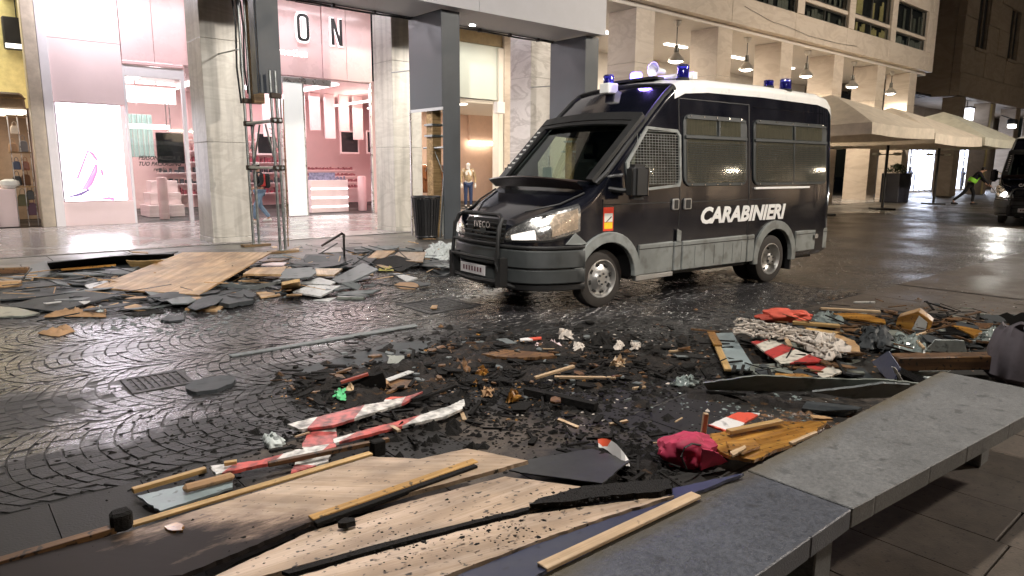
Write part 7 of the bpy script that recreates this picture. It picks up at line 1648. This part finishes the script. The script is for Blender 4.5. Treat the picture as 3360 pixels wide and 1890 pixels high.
def splinters(name, label, mat, n, regs, lmin, lmax, seed, zmax=.05):
    r = random.Random(seed); mb = MB()
    for q in range(n):
        (u, v, su, sv) = r.choice(regs); p_ = W(r.gauss(u, su), r.gauss(v, sv))
        if p_.y > 15 or p_.y < 1.5 or (p_-CAM).length > 30: continue
        L = r.uniform(lmin, lmax); a = r.uniform(0, 6.28); d = V((math.cos(a), math.sin(a), r.uniform(-.1, .25))); p_.z = r.uniform(.006, zmax)
        wv = r.uniform(.004, .016); mb.bar(p_, p_+d*L, wv*r.uniform(.8, 2.5), wv)
    return tag(mb.build(name, mat), label, 'debris', kind='stuff')
def flats(name, label, mat, n, regs, smin, smax, seed, zmax):
    r = random.Random(seed); mb = MB()
    for q in range(n):
        (u, v, su, sv) = r.choice(regs); p_ = W(r.gauss(u, su), r.gauss(v, sv))
        if p_.y > 14.6 or p_.y < 1.5 or (p_-CAM).length > 30: continue
        L = r.uniform(smin, smax); w_ = L*r.uniform(.2, .7); k = r.randint(4, 6); a0 = r.uniform(0, 6.28); p_.z = r.uniform(.012, zmax)
        poly = [(L*.5*math.cos(6.283*i/k+r.uniform(-.25, .25))*1.3, w_*.5*math.sin(6.283*i/k+r.uniform(-.25, .25))*1.3) for i in range(k)]
        mb.prism(poly, -r.uniform(.006, .018), 0, Matrix.Translation(p_) @ Matrix.Rotation(a0, 4, 'Z') @ Matrix.Rotation(r.gauss(0, .07), 4, 'X') @ Matrix.Rotation(r.gauss(0, .06), 4, 'Y'))
    return tag(mb.build(name, mat), label, 'debris', kind='stuff')
LP = [(250, 950, 150, 28), (600, 920, 200, 32), (950, 905, 160, 36), (1250, 880, 140, 30), (500, 985, 160, 22)]
flats('slate_fragments', 'layer of broken slate board fragments under the left pile', m_slate, 110, LP, .15, .6, 41, .10)
flats('grey_fragments', 'layer of broken pale grey board fragments under the left pile', m_slate2, 50, LP, .12, .5, 42, .12)
flats('tan_fragments', 'layer of broken tan board fragments under the left pile', m_ply, 36, LP, .12, .45, 43, .10)
RP_ = [(2640, 1140, 80, 30), (2800, 1115, 120, 32), (3000, 1095, 120, 28), (3200, 1090, 90, 26), (2640, 1235, 100, 18)]
flats('dark_fragments', 'layer of dark burnt board fragments under the right pile', m_slate, 80, RP_, .10, .38, 44, .09)
flats('brown_fragments', 'layer of brown board fragments under the right pile', m_brown, 50, RP_, .10, .34, 45, .11)
flats('green_fragments', 'layer of grey green board fragments under the right pile', m_green, 36, RP_, .08, .3, 46, .10)
flats('scar_flakes', 'charred flat flakes matted into the fire scar', m_char, 260, FR[:6], .04, .16, 47, .06)
flats('scar_scraps', 'scorched brown flat scraps matted into the fire scar', m_brown, 60, FR[:4], .03, .11, 48, .07)
flats('scar_paper', 'grey sodden paper scraps matted into the fire scar', m_slate2, 40, FR[1:5], .03, .10, 49, .06)
crumbs('ash_clumps', 'clumps of matted ash heaped along the fire scar', 'ash', m_ash, 420, FR[:5], .03, .075, 50, flat=.7)
splinters('charred_splinters', 'black charred splinters strewn through the fire scar', m_char, 300, FR, .03, .22, 31)
splinters('brown_splinters', 'brown half burnt splinters strewn through the fire scar', m_brown, 50, FR[:5], .03, .14, 32)
splinters('pale_splinters', 'pale wood splinters around the piles', m_lathp, 30, FR+[(2500, 1150, 200, 60), (2850, 1100, 220, 50), (700, 930, 250, 50), (1100, 890, 200, 40)], .03, .16, 33)
splinters('pile_battens', 'broken dark laths jumbled inside the right pile', m_brown, 50, [(2550, 1130, 130, 35), (2850, 1100, 150, 30), (3100, 1090, 90, 25)], .1, .35, 34, .12)
splinters('pile_charred', 'charred laths jumbled inside the right pile', m_char, 230, [(2550, 1150, 140, 45), (2850, 1110, 170, 40), (3130, 1090, 110, 32), (2500, 1260, 130, 26)], .08, .35, 35, .10)
splinters('left_battens', 'broken slate strips jumbled inside the left pile', m_slate, 170, [(350, 960, 220, 30), (750, 920, 220, 40), (1150, 880, 200, 35)], .2, .7, 36, .1)
splinters('left_laths', 'broken tan laths jumbled inside the left pile', m_ply, 90, [(350, 950, 220, 30), (800, 910, 220, 40), (1150, 880, 200, 30)], .15, .55, 37, .12)
crumbs('burnt_fragments', 'fist sized burnt brown fragments in the fire scar', 'debris', m_brown, 110, FR[:5], .015, .035, 38, flat=.9)
crumbs('charcoal_lumps', 'lumps of black charcoal in the fire scar', 'debris', m_char, 800, FR, .015, .04, 39, flat=1)
FR = FR[:5]*2+FR
crumbs('charred_crumbs', 'black charred crumbs scattered over the fire scar', 'debris', m_char, 12000, FR, .004, .02, 1)
crumbs('ember_crumbs', 'orange brown burnt crumbs in the fire scar', 'debris', m_orange, 900, [(1430, 1200, 90, 26), (1300, 1225, 90, 22), (1560, 1190, 110, 30), (1130, 1285, 90, 22), (1700, 1260, 150, 60)], .006, .018, 2)
crumbs('ash_crumbs', 'pale ash and paper crumbs in the fire scar', 'debris', m_rope, 260, [(1800, 1110, 120, 22), (1650, 1230, 170, 40), (2080, 1130, 120, 30), (1900, 1300, 200, 60)], .006, .016, 3)
crumbs('pile_crumbs', 'splintered crumbs around the right pile', 'debris', m_plast, 800, [(2500, 1180, 160, 60), (2800, 1130, 200, 50), (3100, 1090, 150, 45), (2400, 1300, 130, 40), (2550, 1350, 150, 40)], .006, .018, 4)
crumbs('pile_splinters', 'brown splinters around the right pile', 'debris', m_brown, 1300, [(2500, 1150, 200, 60), (2850, 1090, 220, 50), (3150, 1100, 150, 45), (2600, 1400, 120, 40)], .008, .026, 5)
crumbs('glass_specks', 'pale glass specks on the road around the van', 'debris', m_wht, 1100, [(2500, 980, 350, 35), (2000, 1040, 250, 40), (2900, 880, 250, 60), (1500, 960, 250, 60), (2300, 930, 350, 60)], .004, .010, 6)
crumbs('left_rubble', 'grey crumbs around the left pile', 'debris', m_slate2, 1500, [(300, 980, 200, 40), (700, 930, 250, 50), (1100, 900, 250, 40), (1200, 830, 200, 25), (500, 1040, 200, 40)], .01, .032, 7)
crumbs('soot_flakes', 'black soot flakes lying on the foreground plywood', 'debris', m_char, 380, [(1100, 1700, 420, 90), (1650, 1740, 90, 30), (1350, 1800, 120, 30), (1900, 1640, 90, 20)], .002, .0065, 8, zf=lambda x, y: (lambda p_: p_+V((0, 0, .012)) if 1.5 < p_.y < 3.2 and .2 < p_.x < 2.4 and y > 1500 else None)(bz(x, y)))
crumbs('bench_specks', 'black soot specks on the bench top', 'debris', m_char, 420, [(2700, 1600, 300, 120), (2500, 1750, 200, 90), (3000, 1420, 150, 60)], .003, .009, 9, zf=lambda x, y: (lambda p_: p_ if .98 < p_.y < 1.36 and .3 < p_.x < 4.5 else None)(W(x, y, .4515)))
crumbs('slab_specks', 'black soot specks on the paving slabs', 'debris', m_char, 1200, [(2000, 1420, 300, 70), (1700, 1400, 250, 60), (600, 1500, 250, 80), (900, 1380, 250, 60)], .005, .018, 10)
